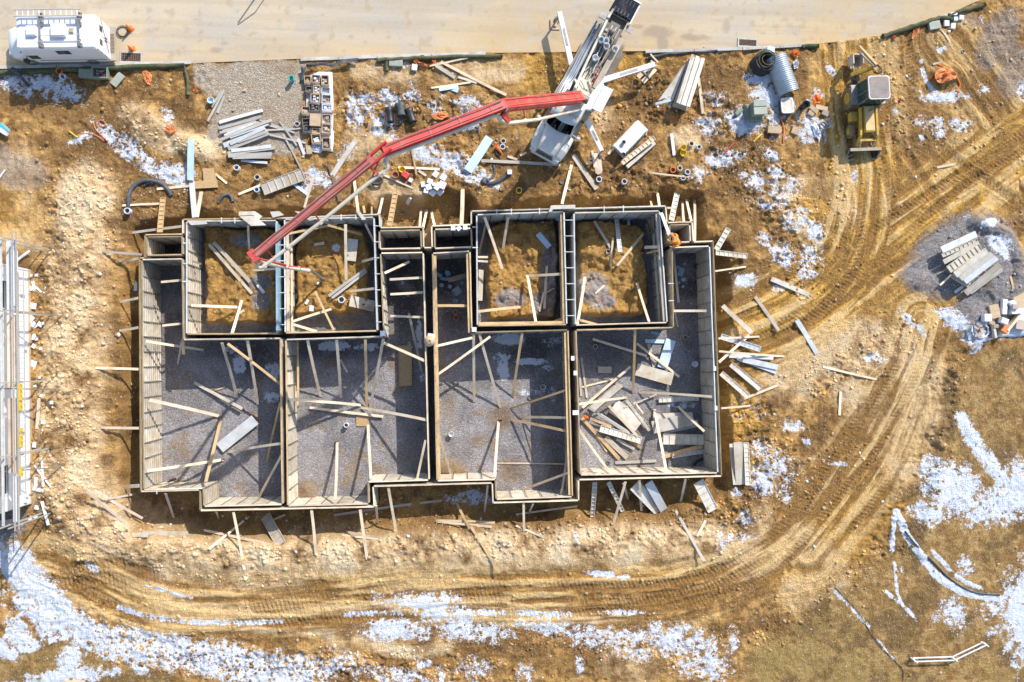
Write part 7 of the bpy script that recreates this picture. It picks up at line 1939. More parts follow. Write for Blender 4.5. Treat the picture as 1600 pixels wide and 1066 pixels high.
scraps([(1488,23,11,5,-10),(1500,29,7,7,5),(1491,31,6,6,0),(1487,42,7,9,5),(1477,38,8,9,0)], 'foam_white', [f'{a} pale block at the end of the far right sock' for a in ('long upper','right','small middle','lower','left')], h=.2, cat='foam block', name='foam_block', group='pale blocks by the sock')
scraps([(53,447,4,15,-12),(60,452,2.5,14,-48),(49,451,5,6,20),(57,430,5,4,0),(50,431,4,4,30),(51,478,11,9,10),(48,499,8,11,40),(53,508,8,10,-35),(63,507,8,6,35),(68,506,4,4,0),(57,527,12,10,10),(53,541,6,6,30),(52,570,9,13,20),
        (81,629,5,5,0),(68,660,5,5,10),(54,695,5,8,5),(58,753,8,14,0),(56,808,5,4,20),(58,793,6,6,10),(48,810,4,7,30),(64,545,4,4,0),(62,590,3,3,0),(55,603,4,4,0),(64,618,4,4,0)], 'foam_white',
       [f'{a} along the east side of the house' for a in ('long upright white trim scrap','thin slanting white trim scrap','small white scrap left of the long trim','upper tiny white scrap','second tiny white scrap','broad white scrap under the first pole','upper left of the three tumbled white scraps','middle one of the three tumbled white scraps','right one of the three tumbled white scraps','tiny scrap right of the three tumbled ones','broad crumpled white scrap','small scrap under the crumpled one','white sheet scrap under the second pole',
        'lone white square scrap','white square scrap by the pink plank','upright white square scrap below the pink plank','upright white scrap on the broad trim','small scrap near the house corner','squarish scrap at the house corner','narrow scrap at the house corner','tiny scrap right of the crumpled one','tiny scrap above the lone square','tiny white dot beside the house','white dot on top of the pink plank')], h=.05)
# crumpled sack and white sheet on the middle wall
c = P(672, 533, WT + .1); b = MB(); b.lathe([(.05, .42), (.2, .38), (.32, .25), (.36, .1), (.33, 0)], 14); 
o = b.build('cement_sack', M['card'], None, None, Matrix.Translation(c)); tex = None
for v in o.data.vertices: v.co += Vector((random.uniform(-.04, .04), random.uniform(-.04, .04), random.uniform(-.03, .03)))
tag(o, 'crumpled tan sack sitting on top of the middle wall', 'sack')
scraps([(674,525,11,7,8)], 'sheet', ['white sheet folded on the middle wall beside the tan sack'], h=.12, name='folded_sheet', cat='sheet', zz=WT + .12, group=None)

# ---- stacks of form panels
def stack(a_, b_, w, layers, label, lean=None, mats=('form', 'form_in'), z='g.02', group='stacks of form panels'):
    """layers of panels laid side by side; a_->b_ is the long axis"""
    p, q = L3(*a_, z), L3(*b_, z); d = (q - p); L = d.length; an = math.atan2(d.y, d.x); c = (p + q) / 2
    t = thing('form_stack', label, 'panel stack', c, an, group)
    W = w / PXM
    for k in range(layers):
        b = MB(); h0 = .14 * k; off = random.uniform(-.06, .06); l2 = L * random.uniform(.93, 1.0) / 2
        ww = W * (1 - .05 * k) / 2
        b.box(-l2 + off, l2 + off, -ww, ww, h0, h0 + .1)
        for i in range(7): x = -l2 + off + .12 + i * (2 * l2 - .24) / 6; b.box(x - .03, x + .03, -ww - .012, ww + .012, h0 + .02, h0 + .09)
        b.build('stacked_form', M[mats[k % len(mats)]], t)
    return t, L, W
# tall stack upper right
s1, L, W = stack((1060,172), (1084,97), 24, 7, 'tall stack of long grey form panels near the right hand kerb')
for y, wv in ((-.36, .2), (0.02, .2), (.36, .16)):
    b = MB(); zt = .14 * 7; b.box(-L/2, L/2, y - wv * .6, y + wv * .6, zt, zt + .07); b.build('stacked_form', M['form'], s1)
b = MB(); b.add([(-L/2 - .1, .55, .0), (L/2 - .5, .55, .6), (L/2 - .7, .72, .1), (-L/2 + .1, 1.5, .0)], [(0, 1, 2, 3), (3, 2, 1, 0)]); tag(b.build('leaning_form', M['form'], None, None, Matrix.Translation(s1.location) @ Matrix.Rotation(s1.rotation_euler.z, 4, 'Z')), 'triangular looking form panel leaning on the tall stack', 'form panel')
board(1024,163,'g.9',1049,158,'g.9',5,'foam','blue and white foam strip across the end of the tall stack','foam_board','foam board',.08) if 0 else None
# rack of panels, centre right
s2, L, W = stack((964,239), (1002,199), 26, 5, 'stack of smooth pale panels with two pipe sockets right of the truck', mats=('form_cool', 'form'))
zt = .14 * 5
for px, py, r, l in ((974,223,.12,'square black fitting on the panel rack'),(973.5,243,.16,'round black socket on the panel rack')):
    p = P(px, py, .75); bucket(p, r, .16, 'steel', l, 'black', name='pipe_socket', cat='pipe socket')
a1 = G(976, 259, 0); 
for k, (xa, ya, xb, yb, z, m_, l) in enumerate(((979,262,1022,224,'g.1','form','outer pale panel standing along the rack'),(971,256,1022,216,'g.45','wood','slatted timber panel between the rack and the outer panel'))):
    if k: ribbed(xa, ya, z, xb, yb, z, 8, m_, l, step=.3)
    else: board(xa, ya, z, xb, yb, z, 6, m_, l, 'aluminium_form', 'form panel', .3)
board(950,241,'g.3',990,200,'g.3',4,'wood','timber laid along the left of the panel rack', group='loose boards strewn over the site')
# scraps of timber beside the rack
for k, (x1, y1, x2, y2, w) in enumerate(((925,236,929,262,3.4),(930,240,935,270,7),(936,250,938,268,7),(934,262,937,272,9),(930,262,932,271,3),(918,250,925,248,3),(916,256,925,254,3),(926,244,930,262,3))):
    board(x1, y1, 'g%.2f' % (.05 + .05 * k), x2, y2, 'g%.2f' % (.05 + .05 * k), w, 'wood_pink', ['leftmost upright offcut','long light offcut','short broad offcut','broadest offcut','small lower offcut','upper offcut sticking out left','lower offcut sticking out left','thin inner offcut'][k] + ' in the little wood heap below the truck', 'wood_offcut', 'wood offcut', group='little wood heap below the truck')
# stack on the gravel heap, right
def heap_stack():
    rows = [((1470,391),(1524,366),11,'form_cool',.55,'uppermost smooth panel of the stack on the gravel heap',False),
            ((1470,400),(1525,376),7,'form_in',.45,'notched second panel of the stack on the gravel heap',True),
            ((1473,410),(1528,380),8,'form_in',.5,'pale third panel of the stack on the gravel heap',False),
            ((1480,422),(1530,386),13,'form_in',.55,'ribbed fourth panel of the stack on the gravel heap',True),
            ((1491,430),(1541,392),11,'form',.75,'first of three smooth top panels on the gravel heap',False),
            ((1499,436),(1549,397),9,'form',.85,'second of three smooth top panels on the gravel heap',False),
            ((1506,441),(1556,403),9,'form_cool',.8,'third of three smooth top panels on the gravel heap',False),
            ((1507,459),(1561,414),10,'form_in',.35,'lowest right panel of the stack on the gravel heap',False),
            ((1514,458),(1564,421),7,'form',.25,'outermost right panel of the stack on the gravel heap',False)]
    for a_, b_, w, m_, z, l, up in rows:
        ribbed(*a_, 'g%.2f' % z, *b_, 'g%.2f' % z, w, m_, l, up=up, group='form panels stacked on the gravel heap')
    for k, (a_, b_, z) in enumerate((((1486,432),(1512,448),.3),((1489,428),(1515,444),.5))):
        board(*a_, 'g%.2f' % z, *b_, 'g%.2f' % z, 4, 'form', ('lower' if k == 0 else 'upper') + ' cross bar under the stack on the gravel heap', 'support_bar', 'support bar', th=.12)
    board(1468,446,'g.2',1486,430,'g.4',3,'wood','stick jutting from the stack on the gravel heap')
    board(1491,457,'g.1',1504,448,'g.1',5,'form_cool','small panel end below the stack on the gravel heap')
    board(1578,432,'g',1583,452,'g',4,'wood_gold','short upright board below the gravel heap')
heap_stack()
# ---- pile of metal studs
studs = [(343,192,411,173,5),(343,201,408,183,5),(344,208,405,192,4),(351,212,395,194,3.5),(345,219,425,188,4.5),(368,218,412,203,3.5),(350,228,416,202,8),(357,233,420,208,7),(372,222,415,207,5),(360,225,414,200,6),(364,231,409,216,4),
         (356,240,430,231,5.5),(362,236,424,229,6),(357,244,425,241,6),(364,247,424,246,4.5),(377,251,418,255,4),(348,205,400,190,3),(355,208,402,192,3.5),(360,216,420,195,3)]
lab = ['topmost long','second from the top long','third from the top','thin fourth','long crossing','short inner','broad pale','broad lower','middle pale','wide central','slim lower','upper level','broad level','lowest long level','under level','separate bottom','thin upper','thin inner upper','thin crossing']
for k, ((x1, y1, x2, y2, w), l) in enumerate(zip(studs, lab)):
    z = .05 + .05 * (k % 5)
    board(x1, y1, 'g%.2f' % z, x2, y2, 'g%.2f' % z, w, 'alu' if k % 3 else 'form_cool', l + ' metal stud of the pile on the gravel pad', 'metal_stud', 'metal stud', th=.09, group='metal studs piled on the gravel pad')
for k, (x1, y1, x2, y2, w, l) in enumerate(((406,188,461,208,3,'upper of two studs running right from the pile'),(400,191,456,206,2.6,'lower of two studs running right from the pile'),(415,204,472,201,2.6,'level thin stud from the pile to the crates'),(418,210,478,224,3,'long thin stud ending at the crates'),
                                            (437,190,464,228,3,'stud slanting down left of the crates'),(443,211,470,263,2.6,'thin long stud slanting down below the crates'),(466,217,476,242,5,'short thick stud below the crates'))):
    board(x1, y1, 'g.06', x2, y2, 'g.06', w, 'alu' if k < 6 else 'pvc', l, 'metal_stud', 'metal stud', th=.06, group='metal studs piled on the gravel pad')
# ---- strip of cartons and trays on white sheeting
drape([(483,118),(497,112),(512,112),(519,114),(521,160),(521,200),(521,238),(508,236),(492,236),(487,215),(478,200),(478,150)], [.06]*12, 'sheet', 'long strip of white sheeting under the cartons', 'plastic_sheet', 'plastic sheet', .04)
def carton(px, py, w, l, h, deg, mt, label, inner='sheet', z='g.08', flaps=True):
    p = L3(px, py, z); t = thing('carton', label, 'carton', p, math.radians(-deg), 'cartons and trays on the white sheeting')
    W, L_ = w/PXM/2, l/PXM/2; th = .035
    b = MB(); b.box(-W, W, -L_, -L_ + th, 0, h); b.box(-W, W, L_ - th, L_, 0, h); b.box(-W, -W + th, -L_ + th, L_ - th, 0, h); b.box(W - th, W, -L_ + th, L_ - th, 0, h); b.box(-W + th, W - th, -L_ + th, L_ - th, 0, .02); b.build('side_wall', M[mt], t)
    b = MB(); r2 = random.Random(int(px * 7 + py))
    for k in range(6):
        x, y = r2.uniform(-W * .6, W * .6), r2.uniform(-L_ * .6, L_ * .6); s = r2.uniform(.06, .14); b.box(x - s, x + s, y - s * .8, y + s * .8, .03, h * r2.uniform(.4, .85), top=(.02, .03, .01, .03))
    b.build('contents', M[inner], t)['kind'] = 'stuff'
    if flaps:
        b = MB(); b.add([(-W, -L_, h), (W, -L_, h), (W * 1.02, -L_ - .14, h * .8), (-W, -L_ - .12, h * .75)], [(0, 1, 2, 3), (3, 2, 1, 0)]); b.build('flap', M[mt], t)
cart = [(482,127,10,11,.35,'card','brown carton at the top left of the sheeting','card'),(495,126,13,12,.35,'card','open white filled tray in the top row','sheet'),(509,128,11,15,.35,'card','open tray at the top right of the sheeting','brick'),
        (484,142,10,9,.3,'grime','dark crate in the second row','steel'),(496,142,11,12,.3,'card','narrow tray right of the dark crate','sheet'),(510,143,13,10,.25,'sheet','white shallow tray in the second row','steel'),
        (494,156,14,13,.35,'card','square brown tray ring in the third row','sheet'),(511,157,14,14,.3,'sheet','white tray with a tan heap','card'),(512,170,15,9,.3,'white','clean white box on the right of the middle','white'),
        (492,170,15,12,.35,'grime','grey crate of fittings in the middle','steel'),(479,174,12,11,.3,'card','left crate at the upper end of the wider part','brick'),(511,188,14,14,.3,'card','tray of tan pieces right of the flat carton','brick'),
        (511,203,14,14,.32,'card','round looking tray lower right','brick'),(495,206,13,8,.25,'card','small tan tray below the flat carton','card'),(495,218,14,13,.32,'card','tray of white pieces in the lower middle','sheet'),
        (511,226,12,17,.35,'card','lowest tray at the right end','brick'),(480,197,12,20,.25,'grime','long grey bag tray on the left side','fabric')]
for c_ in cart: carton(*c_[:5], random.uniform(-6, 6), c_[5], c_[6], c_[7])
rot_box(494, 190, 'g.08', 16, 19, .4, 2, 'card', 'carton', 'closed flat topped tan carton in the middle of the sheeting', 'carton', 'cartons and trays on the white sheeting')
rot_box(484, 236, 'g', 8, 13, .3, -6, 'card', 'carton', 'brown carton roll left of the lower end', 'carton')
rag(494, 233, 10, 6, 0, 'crumpled blue white plastic at the lower end of the sheeting', 'sheet', .2, name='plastic_bag', cat='bag', group=None)
# ---- black pipe fittings in the snow
for px, py, r, h, l in ((609,180,.24,.95,'left black pipe sleeve in the snow'),(626,172,.30,.8,'broad grey black pipe sleeve in the middle of the snow'),(642,181,.28,.9,'flared black pipe sleeve on the right')):
    p = G(px, py, .25); b = MB(); b.lathe([(r, -h/2), (r*.9, -h/2 + .08), (r*.9, h/2 - .2), (r * 1.15, h/2), (r * .95, h/2), (r*.8, h/2 - .2), (r * .8, -h/2)], 18, 0, (0, 0, 0), 'y', closed=True)
    o = fixn(b.build('pipe_sleeve', M['black'] if px != 626 else M['fabric'], None, None, Matrix.Translation(p) @ Matrix.Rotation(math.radians(8 if px < 640 else 20), 4, 'Z'))); tag(o, l, 'pipe sleeve', 'black pipe sleeves in the snow')
# ---- transformer, culvert, coil, tub
def transformer():
    p = G(1179, 176, 0); t = thing('transformer_cabinet', 'green transformer cabinet on a wider base in the snow', 'transformer', p, math.radians(4))
    b = MB(); b.box(-.72, .55, -.62, .55, 0, .22, top=(.04, .04, .04, .04)); b.box(-.62, .45, -.5, .45, .22, .3); bev(b.build('base', M['greenbox'], t), .02)
    b = MB(); b.box(-.42, .42, -.40, .48, .3, 1.0, top=(.02, .02, .06, .02)); bd = bev(b.build('cabinet', M['greenbox'], t), .03)
    b = MB(); b.box(-.46, .46, .06, .52, 1.0, 1.06, top=(.02, .02, .02, .02)); bev(b.build('lid', M['greenlid'], bd), .02)
    b = MB(); b.box(-.46, .46, -.46, .05, .99, 1.05, top=(.02, .02, .02, .02)); bev(b.build('lid', M['greenlid'], bd), .02)
transformer()
rot_box(1153, 176, 'g', 6, 14, .25, 50, 'greenbox', 'green_tub', 'green tub half under the snow left of the transformer', 'tub', bevel=.03)
def culvert():
    a_, b_ = P(1211, 90, .3), P(1232, 147, .3); d = (b_ - a_); L = d.length; t = thing('corrugated_culvert', 'big half round corrugated steel culvert near the right kerb', 'culvert', (a_ + b_) / 2 + Vector((0, 0, -.1)), math.atan2(d.y, d.x))
    b = MB(); n, k = 20, 92; R = .68; vs = []
    for i in range(k + 1):
        x = -L/2 + L * i / k; rr_ = R + .05 * math.cos(i / k * 2 * PI * 20)
        for j in range(n + 1):
            an = PI * 1.12 * j / n - PI * .06; vs.append((x, rr_ * math.cos(an) * .98, rr_ * math.sin(an) + .1))
    b.add(vs, [(i*(n+1)+j, i*(n+1)+j+1, (i+1)*(n+1)+j+1, (i+1)*(n+1)+j) for i in range(k) for j in range(n)], 0, True)
    o = fixn(b.build('shell', M['galv'], t)); md = o.modifiers.new('s', 'SOLIDIFY'); md.thickness = .02
culvert()
def big_coil():
    p = G(1187, 104, 0); t = thing('pipe_coil', 'large coil of black drain pipe left of the culvert', 'pipe coil', p)
    rnd = random.Random(4)
    for k in range(6):
        b = MB(); R = .66 - .03 * (k % 2); z = .12 + .12 * k; n = 30
        b.tube([(R * math.cos(2*PI*i/n) + rnd.uniform(-.01,.01) + .025 * k, R * math.sin(2*PI*i/n) + .02 * k, z) for i in range(n)], .075, 8, closed=True); b.build('pipe_turn', M['black'], t)
    for k, (dx, dy, R, ti) in enumerate(((.12, .12, .48, .12), (.2, .1, .38, -.1), (.1, .16, .55, .05))):
        b = MB(); n = 28; b.tube([(dx + R * math.cos(2*PI*i/n), dy + R * math.sin(2*PI*i/n), .85 + .07 * k + ti * math.sin(2*PI*i/n)) for i in range(n)], .035, 8, closed=True); b.build('pipe_turn', M['sock' if k < 2 else 'black'], t)
big_coil()
rot_box(1201, 81, 'g.1', 13, 9, .4, 5, 'foam', 'plastic_crate', 'turquoise white crate at the top of the culvert', 'crate', bevel=.04)
rag(1243, 101, 5, 8, 10, 'white plastic bag right of the culvert', 'sheet', .25, name='plastic_bag', cat='bag', group=None)
def tub():
    p = G(1225, 169, 0); t = thing('washing_tub', 'white rectangular tub with a grey basin in the snow', 'tub', p, math.radians(4))
    b = MB(); W, L_, h = .40, .50, .5
    b.box(-W, W, -L_, L_, 0, h, top=(0, 0, 0, 0)); o = bev(b.build('shell', M['fabric'], t), .1, 3)
    b = MB(); n = 24; vs = []
    for s, z in ((1.04, h - .03), (1.08, h + .03), (.95, h + .05), (.82, h + .02)):
        for i in range(n):
            an = 2 * PI * i / n; c_, s_ = math.cos(an), math.sin(an); e = .38
            vs.append((W * s * math.copysign(abs(c_) ** e, c_), L_ * s * math.copysign(abs(s_) ** e, s_), z))
    b.add(vs, [(k*n+i, k*n+(i+1)%n, (k+1)*n+(i+1)%n, (k+1)*n+i) for k in range(3) for i in range(n)], 0, True); fixn(b.build('rim', M['white'], t))
    b = MB(); b.box(-W*.85, W*.85, -L_*.85, L_*.85, h - .02, h + .012); b.build('basin', M['form_in'], t)
tub()
# cardboard and junk left of the machine
for px, py, w, l, d, m_, lab in ((1209,204,22,11,4,'card','muddy cardboard sheet below the tub'),(1241,205,11,12,20,'card','white and brown carton scrap right of the orange hose'),(1270,172,7,15,-50,'card','left cardboard box in the debris beside the machine'),(1282,170,20,7,12,'card','long cardboard box in the debris beside the machine'),(1288,178,11,8,25,'brick','small cardboard box in the debris beside the machine'),(1266,178,10,8,30,'card','torn carton in the debris beside the machine')):
    rot_box(px, py, 'g', w, l, .2, d, m_, 'cardboard_box', lab, 'cardboard', 'cardboard scraps left of the machine')
rag(1276, 207, 5, 15, -18, 'long white plastic sheet scrap in the debris', 'sheet', .2, name='plastic_bag', cat='bag', group=None)
rag(1238, 167, 5, 9, 0, 'white plastic film right of the tub', 'sheet', .2, name='plastic_bag', cat='bag', group=None)
rag(1263, 160, 4, 5, 0, 'small white bag beside the black container', 'sheet', .2, name='plastic_bag', cat='bag', group=None)
# ---- rubbish heap at the right edge
drape([(1510,520),(1528,505),(1560,480),(1600,462),(1625,470),(1625,520),(1590,525),(1560,528),(1535,535),(1512,532)], [.06]*10, 'sheet', 'white sheeting under the rubbish heap at the right edge', 'plastic_sheet', 'plastic sheet', .06)
for px, py, w, l, d, m_, h, lab in ((1552,487,16,22,-12,'card',.2,'tan board on the left of the rubbish heap'),(1566,480,8,24,4,'foam_white',.3,'upright white slab in the rubbish heap'),(1578,477,9,14,-30,'foam_white',.4,'tilted white slab in the rubbish heap'),(1594,471,26,22,-25,'card',.3,'large tan box at the right edge of the heap'),
                                    (1584,487,20,8,-5,'foam_white',.4,'long white slab in the middle of the heap'),(1579,480,10,8,5,'brick',.5,'pinkish block in the middle of the heap'),(1565,502,12,9,20,'foam_white',.35,'white block in the lower middle of the heap'),(1567,514,12,13,30,'orange_net',.3,'orange brown board in the lower heap'),
                                    (1577,505,4,34,40,'wood',.5,'long pale lath across the heap'),(1590,508,18,16,10,'brick',.4,'brick coloured bundle lower right in the heap'),(1538,497,12,12,0,'foam_white',.4,'white bag like block left of the heap'),(1552,510,8,6,0,'card',.3,'small carton in the middle of the heap'),(1546,505,9,6,30,'card',.3,'small slanted carton left in the heap'),
                                    (1551,518,4,22,-10,'form_in',.25,'thin white strip in the lower left of the heap')):
    rot_box(px, py, 'g.05', w, l, h, d, m_, 'rubbish_piece', lab, 'rubbish', 'rubbish heap at the right edge', bevel=.02)
for k in range(16):
    px, py = 1532 + rs.uniform(-9, 9), 516 + rs.uniform(-9, 8)
    rot_box(px, py, 'g.1', rs.uniform(4, 7), rs.uniform(3, 5), .15, rs.uniform(0, 180), 'brick', 'brick_piece', 'pale brick pieces heaped in the ring of sheeting at the right', 'brick', 'brick pieces in the ring of sheeting')
rag(1531, 517, 15, 13, 0, 'ring of white sheeting round the brick pieces', 'sheet', .35, hole=.6, name='plastic_ring', cat='plastic sheet', group=None)
# ---- white trestle in the lower right meadow
def trestle():
    pts = [(1423,1028),(1485,1026),(1533,1003)]; W = [G(*p, .0) for p in pts]; t = thing('white_rail_fence', 'white V shaped rail fence lying in the dry meadow', 'rail fence', W[1], 0, worldspace=True)
    for i in range(2):
        d = (W[i+1] - W[i]).normalized(); s_ = Vector((-d.y, d.x, 0))
        for k, z in ((-.09, .42), (.09, .28)):
            b = MB(); b.beam(W[i] + s_ * k + Vector((0, 0, z)), W[i+1] + s_ * k + Vector((0, 0, z)), .075, .04); b.build('rail', M['white'], t)
    for i, p in enumerate(W):
        b = MB(); b.beam(p - Vector((0, 0, .2)), p + Vector((0, 0, .46)), .09, .09); b.beam(p + Vector((-.15, .14, .44)), p + Vector((.22, -.16, .44)), .08, .05); b.build('post', M['white'], t)
trestle()
# ---- house under construction at the left edge, with its scaffold
def house():
    a_, b_ = P(46, 421, 0), P(50, 786, 0); d = b_ - a_; L = d.length
    h = thing('house', 'two storey house wrapped in pale sheeting at the left edge, scaffold before it', 'house', a_, math.atan2(d.y, d.x) + PI/2, None)
    # local: -y runs down the picture along the wall, x to the east; wall face at x=0
    Z = 5.6; D = 10.0
    op = [(-1.0 - .9, 2.4, 4.0, 1.5), (-L + 2.6, 2.4, 3.9, 1.7)]
    b = MB(); wins = [(1.0, 2.6, 2.55, 3.9), (11.9, 13.6, 2.55, 3.9)]
    cuts = [0]
    for w0, w1, z0, z1 in wins: cuts += [w0, w1]
    cuts.append(L)
    for i in range(len(cuts) - 1):
        y0, y1 = -cuts[i], -cuts[i+1]
        if i % 2 == 0: b.box(-.2, 0, y1, y0, -.3, Z)
        else:
            w = wins[i // 2]; b.box(-.2, 0, y1, y0, -.3, w[2]); b.box(-.2, 0, y1, y0, w[3], Z)
    b.build('wall', M['wrap'], h)
    b = MB(); b.box(-D, -.2, -L, -L + .2, -.3, Z); b.box(-D, -.2, -.2, 0, -.3, Z); b.box(-D, -D + .2, -L + .2, -.2, -.3, Z); b.build('wall', M['wrap'], h)
    b = MB(); b.box(-.02, .05, -L - .02, .0, -.3, .22); b.build('foundation_edge', M['card'], h)
    for y in (-L, -.12):
        b = MB(); b.box(0.002, .03, y, y + .12, .22, Z); b.build('corner_board', M['white'], h)
    for w0, w1, z0, z1 in wins:
        b = MB(); b.box(-.16, -.12, -w1, -w0, z0, z1); wn_ = b.build('window', M['darkwin'], h)
        b = MB(); b.box(-.02, .03, -w1 - .05, -w0 + .05, z0 - .07, z0); b.box(-.02, .03, -w1 - .05, -w0 + .05, z1, z1 + .07); b.box(-.02, .03, -w1 - .06, -w1, z0, z1); b.box(-.02, .03, -w0, -w0 + .06, z0, z1)
        b.box(-.1, -.04, -w1, -w0, (z0+z1)/2 - .03, (z0+z1)/2 + .03); b.build('window_frame', M['white'], wn_)
    for y, z, w, hh in ((-1.6, .7, .14, .5), (-4.6, .55, .12, .25), (-5.0, .55, .1, .2), (-9.9, .8, .34, .4), (-9.0, .7, .12, .12), (-14.0, .6, .2, .2), (-14.3, .75, .2, .25)):
        b = MB(); b.box(.0, .14, y - w/2, y + w/2, z, z + hh); b.build('service_outlet', M['white'], h)
    b = MB(); b.add([(.5, .5, Z), (.5, -L - .5, Z), (-D/2, -L - .5, Z + 3), (-D/2, .5, Z + 3)], [(0, 1, 2, 3), (3, 2, 1, 0)]); b.add([(-D - .5, .5, Z), (-D - .5, -L - .5, Z), (-D/2, -L - .5, Z + 3), (-D/2, .5, Z + 3)], [(0, 1, 2, 3), (3, 2, 1, 0)]); o = b.build('roof', M['shingle'], h); md = o.modifiers.new('s', 'SOLIDIFY'); md.thickness = .15
    o.location.x = -.0
    # scaffold
    s = thing('scaffold', 'aluminium scaffold with pink planks standing along the pale house wall', 'scaffold', h.matrix_basis @ Vector((0, 0, 0)) if 0 else a_, h.rotation_euler.z)
    xs0, zz = .75, 3.8
    for y in (1.2, -2.9, -7.0, -11.2, -15.2):
        for x in (xs0 - .0, xs0 + .55):
            b = MB(); b.beam((x, y, -.1), (x, y, 5.2 if x < 1 else 4.9), .07, .07); b.build('upright', M['alu'], s)
        b = MB(); b.beam((xs0 - .1, y, zz - .12), (xs0 + .7, y, zz - .12), .07, .07); b.build('ledger', M['alu'], s)
    for y in (-3.0, -7.6, -12.4):
        b = MB(); b.beam((-.0, y + .3, 4.3), (2.2, y - .0, .15), .06, .06); b.build('raking_pole', M['steel'], s)
    for x, z in ((xs0 - .1, 4.9), (xs0 + .75, 4.6), (xs0 + .75, 4.2)):
        b = MB(); b.beam((x, 1.6, z), (x, -15.4, z), .06, .06); b.build('guard_rail', M['alu'], s)
    b = MB(); b.beam((xs0 - .22, 1.4, zz + .2), (xs0 - .22, -15.2, zz + .2), .12, .1); b.build('beam', M['form_cool'], s)
    for y0, y1, m_ in ((1.2, -3.0, 'form_cool'), (-3.1, -7.3, 'wood_pink'), (-7.9, -12.2, 'wood_pink')):
        for k in range(2):
            b = MB(); b.box(xs0 + .0 + k * .26, xs0 + .24 + k * .26, y1, y0, zz, zz + .05); b.build('plank', M[m_], s)
    b = MB(); b.box(xs0 + .36, xs0 + .66, -2.6, .6, zz + .06, zz + .1); b.build('plank', M['white'], s)
    b = MB(); b.box(xs0 + .25, xs0 + .62, -15.0, -12.4, zz + .06, zz + .1); b.build('plank', M['white'], s)
    for y, l in ((-7.6, 1.0), (-8.4, .6), (-9.8, .3), (-10.4, .8), (-12.2, .5)):
        b = MB(); b.box(xs0 + .62, xs0 + .75, y - l/2, y + l/2, zz - .1, zz + .25, top=(.02, .02, .05, .05)); b.build('edge_guard', M['yellow_b'], s)
    sx = a_ + Matrix.Rotation(h.rotation_euler.z, 3, 'Z') @ Vector((xs0 + .68, 0, zz + .1))
    ld = thing('ladder', 'long aluminium ladder laid along the scaffold at the house', 'ladder', sx, h.rotation_euler.z)
    for x in (0, .3):
        b = MB(); b.beam((x, -.6, 0), (x, -13.5, 0), .04, .06); b.build('stile', M['alu'], ld)
    for i in range(43):
        b = MB(); b.beam((0, -.8 - i * .3, 0), (.3, -.8 - i * .3, 0), .03, .03); b.build('rung', M['alu'], ld)
house()
rot_box(6, 817, 'g', 30, 9, .35, -8, 'brick', 'step_block', 'pinkish masonry edge at the lower left below the house', 'masonry')
board(20, 412, 'g.2', 47, 392, 'g.2', 4, 'form_cool', 'pale beam end above the house corner')
drape([(14,371),(18,376),(21,388),(27,394),(22,395),(18,388)], [.1]*6, 'sheet', 'twisted strip of white plastic above the house', 'plastic_strip', 'plastic strip', .02)
# ---- left edge bits
drape([(-5,190),(6,192),(16,205),(10,214),(-5,205)] + [(-5,200)], [.3]*6, 'sheet', 'blue white sheet end at the left edge', 'plastic_sheet', 'plastic sheet', .05)
board(0, 194, 'g.35', 15, 206, 'g.3', 4, 'turq', 'turquoise strip at the left edge', 'plastic_strip', 'plastic strip')
# ---- light pole arms over the road (top edge)
def tbracket():
    p = G(404, -6, 0); t = thing('sign_frame', 'small dark sign frame casting a forked shadow on the road at the top edge', 'sign frame', P(402, -1, 0), .45)
    b = MB(); b.beam((-.1, .1, 0), (-.1, .1, 1.5), .07, .07); b.build('post', M['wood_dark'], t)
    b = MB(); b.beam((-.25, -.05, 1.45), (.75, .0, 1.1), .06, .06); b.build('arm', M['grime'], t)
    b = MB(); b.beam((.7, 0, 0), (.72, 0, 1.15), .05, .05); b.build('strut', M['grime'], t)
tbracket()
# ---- timber heap trestle by road left of outrigger
def frame_obj():
    p = G(866, 40, 0); t = thing('wooden_frame', 'small open wooden frame beside the raised outrigger foot on the road', 'frame', p, math.radians(2))
    b = MB(); b.beam((-.25, -.25, .05), (.35, -.27, .05), .06, .06); b.build('bar', M['wood_grey'], t)
    b = MB(); b.beam((-.27, -.22, .05), (-.27, .35, .05), .05, .06); b.build('bar', M['rust'], t)
    b = MB(); b.beam((.05, -.1, .1), (.18, .3, .1), .14, .12); b.build('block', M['wood_gold'], t)
frame_obj()
def pad_plate():
    p = G(1012, 113, .05); t = thing('outrigger_pad', 'wooden crib pad under the outrigger foot right of the truck', 'outrigger pad', p, math.radians(47))
    for k in (-.22, .22):
        b = MB(); b.box(-.75, .75, k - .15, k + .15, 0, .1); b.build('plank', M['wood'], t)
    b = MB(); b.box(-.3, -.22, -.4, .4, .1, .16); b.build('batten', M['grime'], t)
pad_plate()
board(1016, 85, 'g.3', 1028, 98, 'g.3', 2.4, 'wood', 'thin stick by the right outrigger foot')

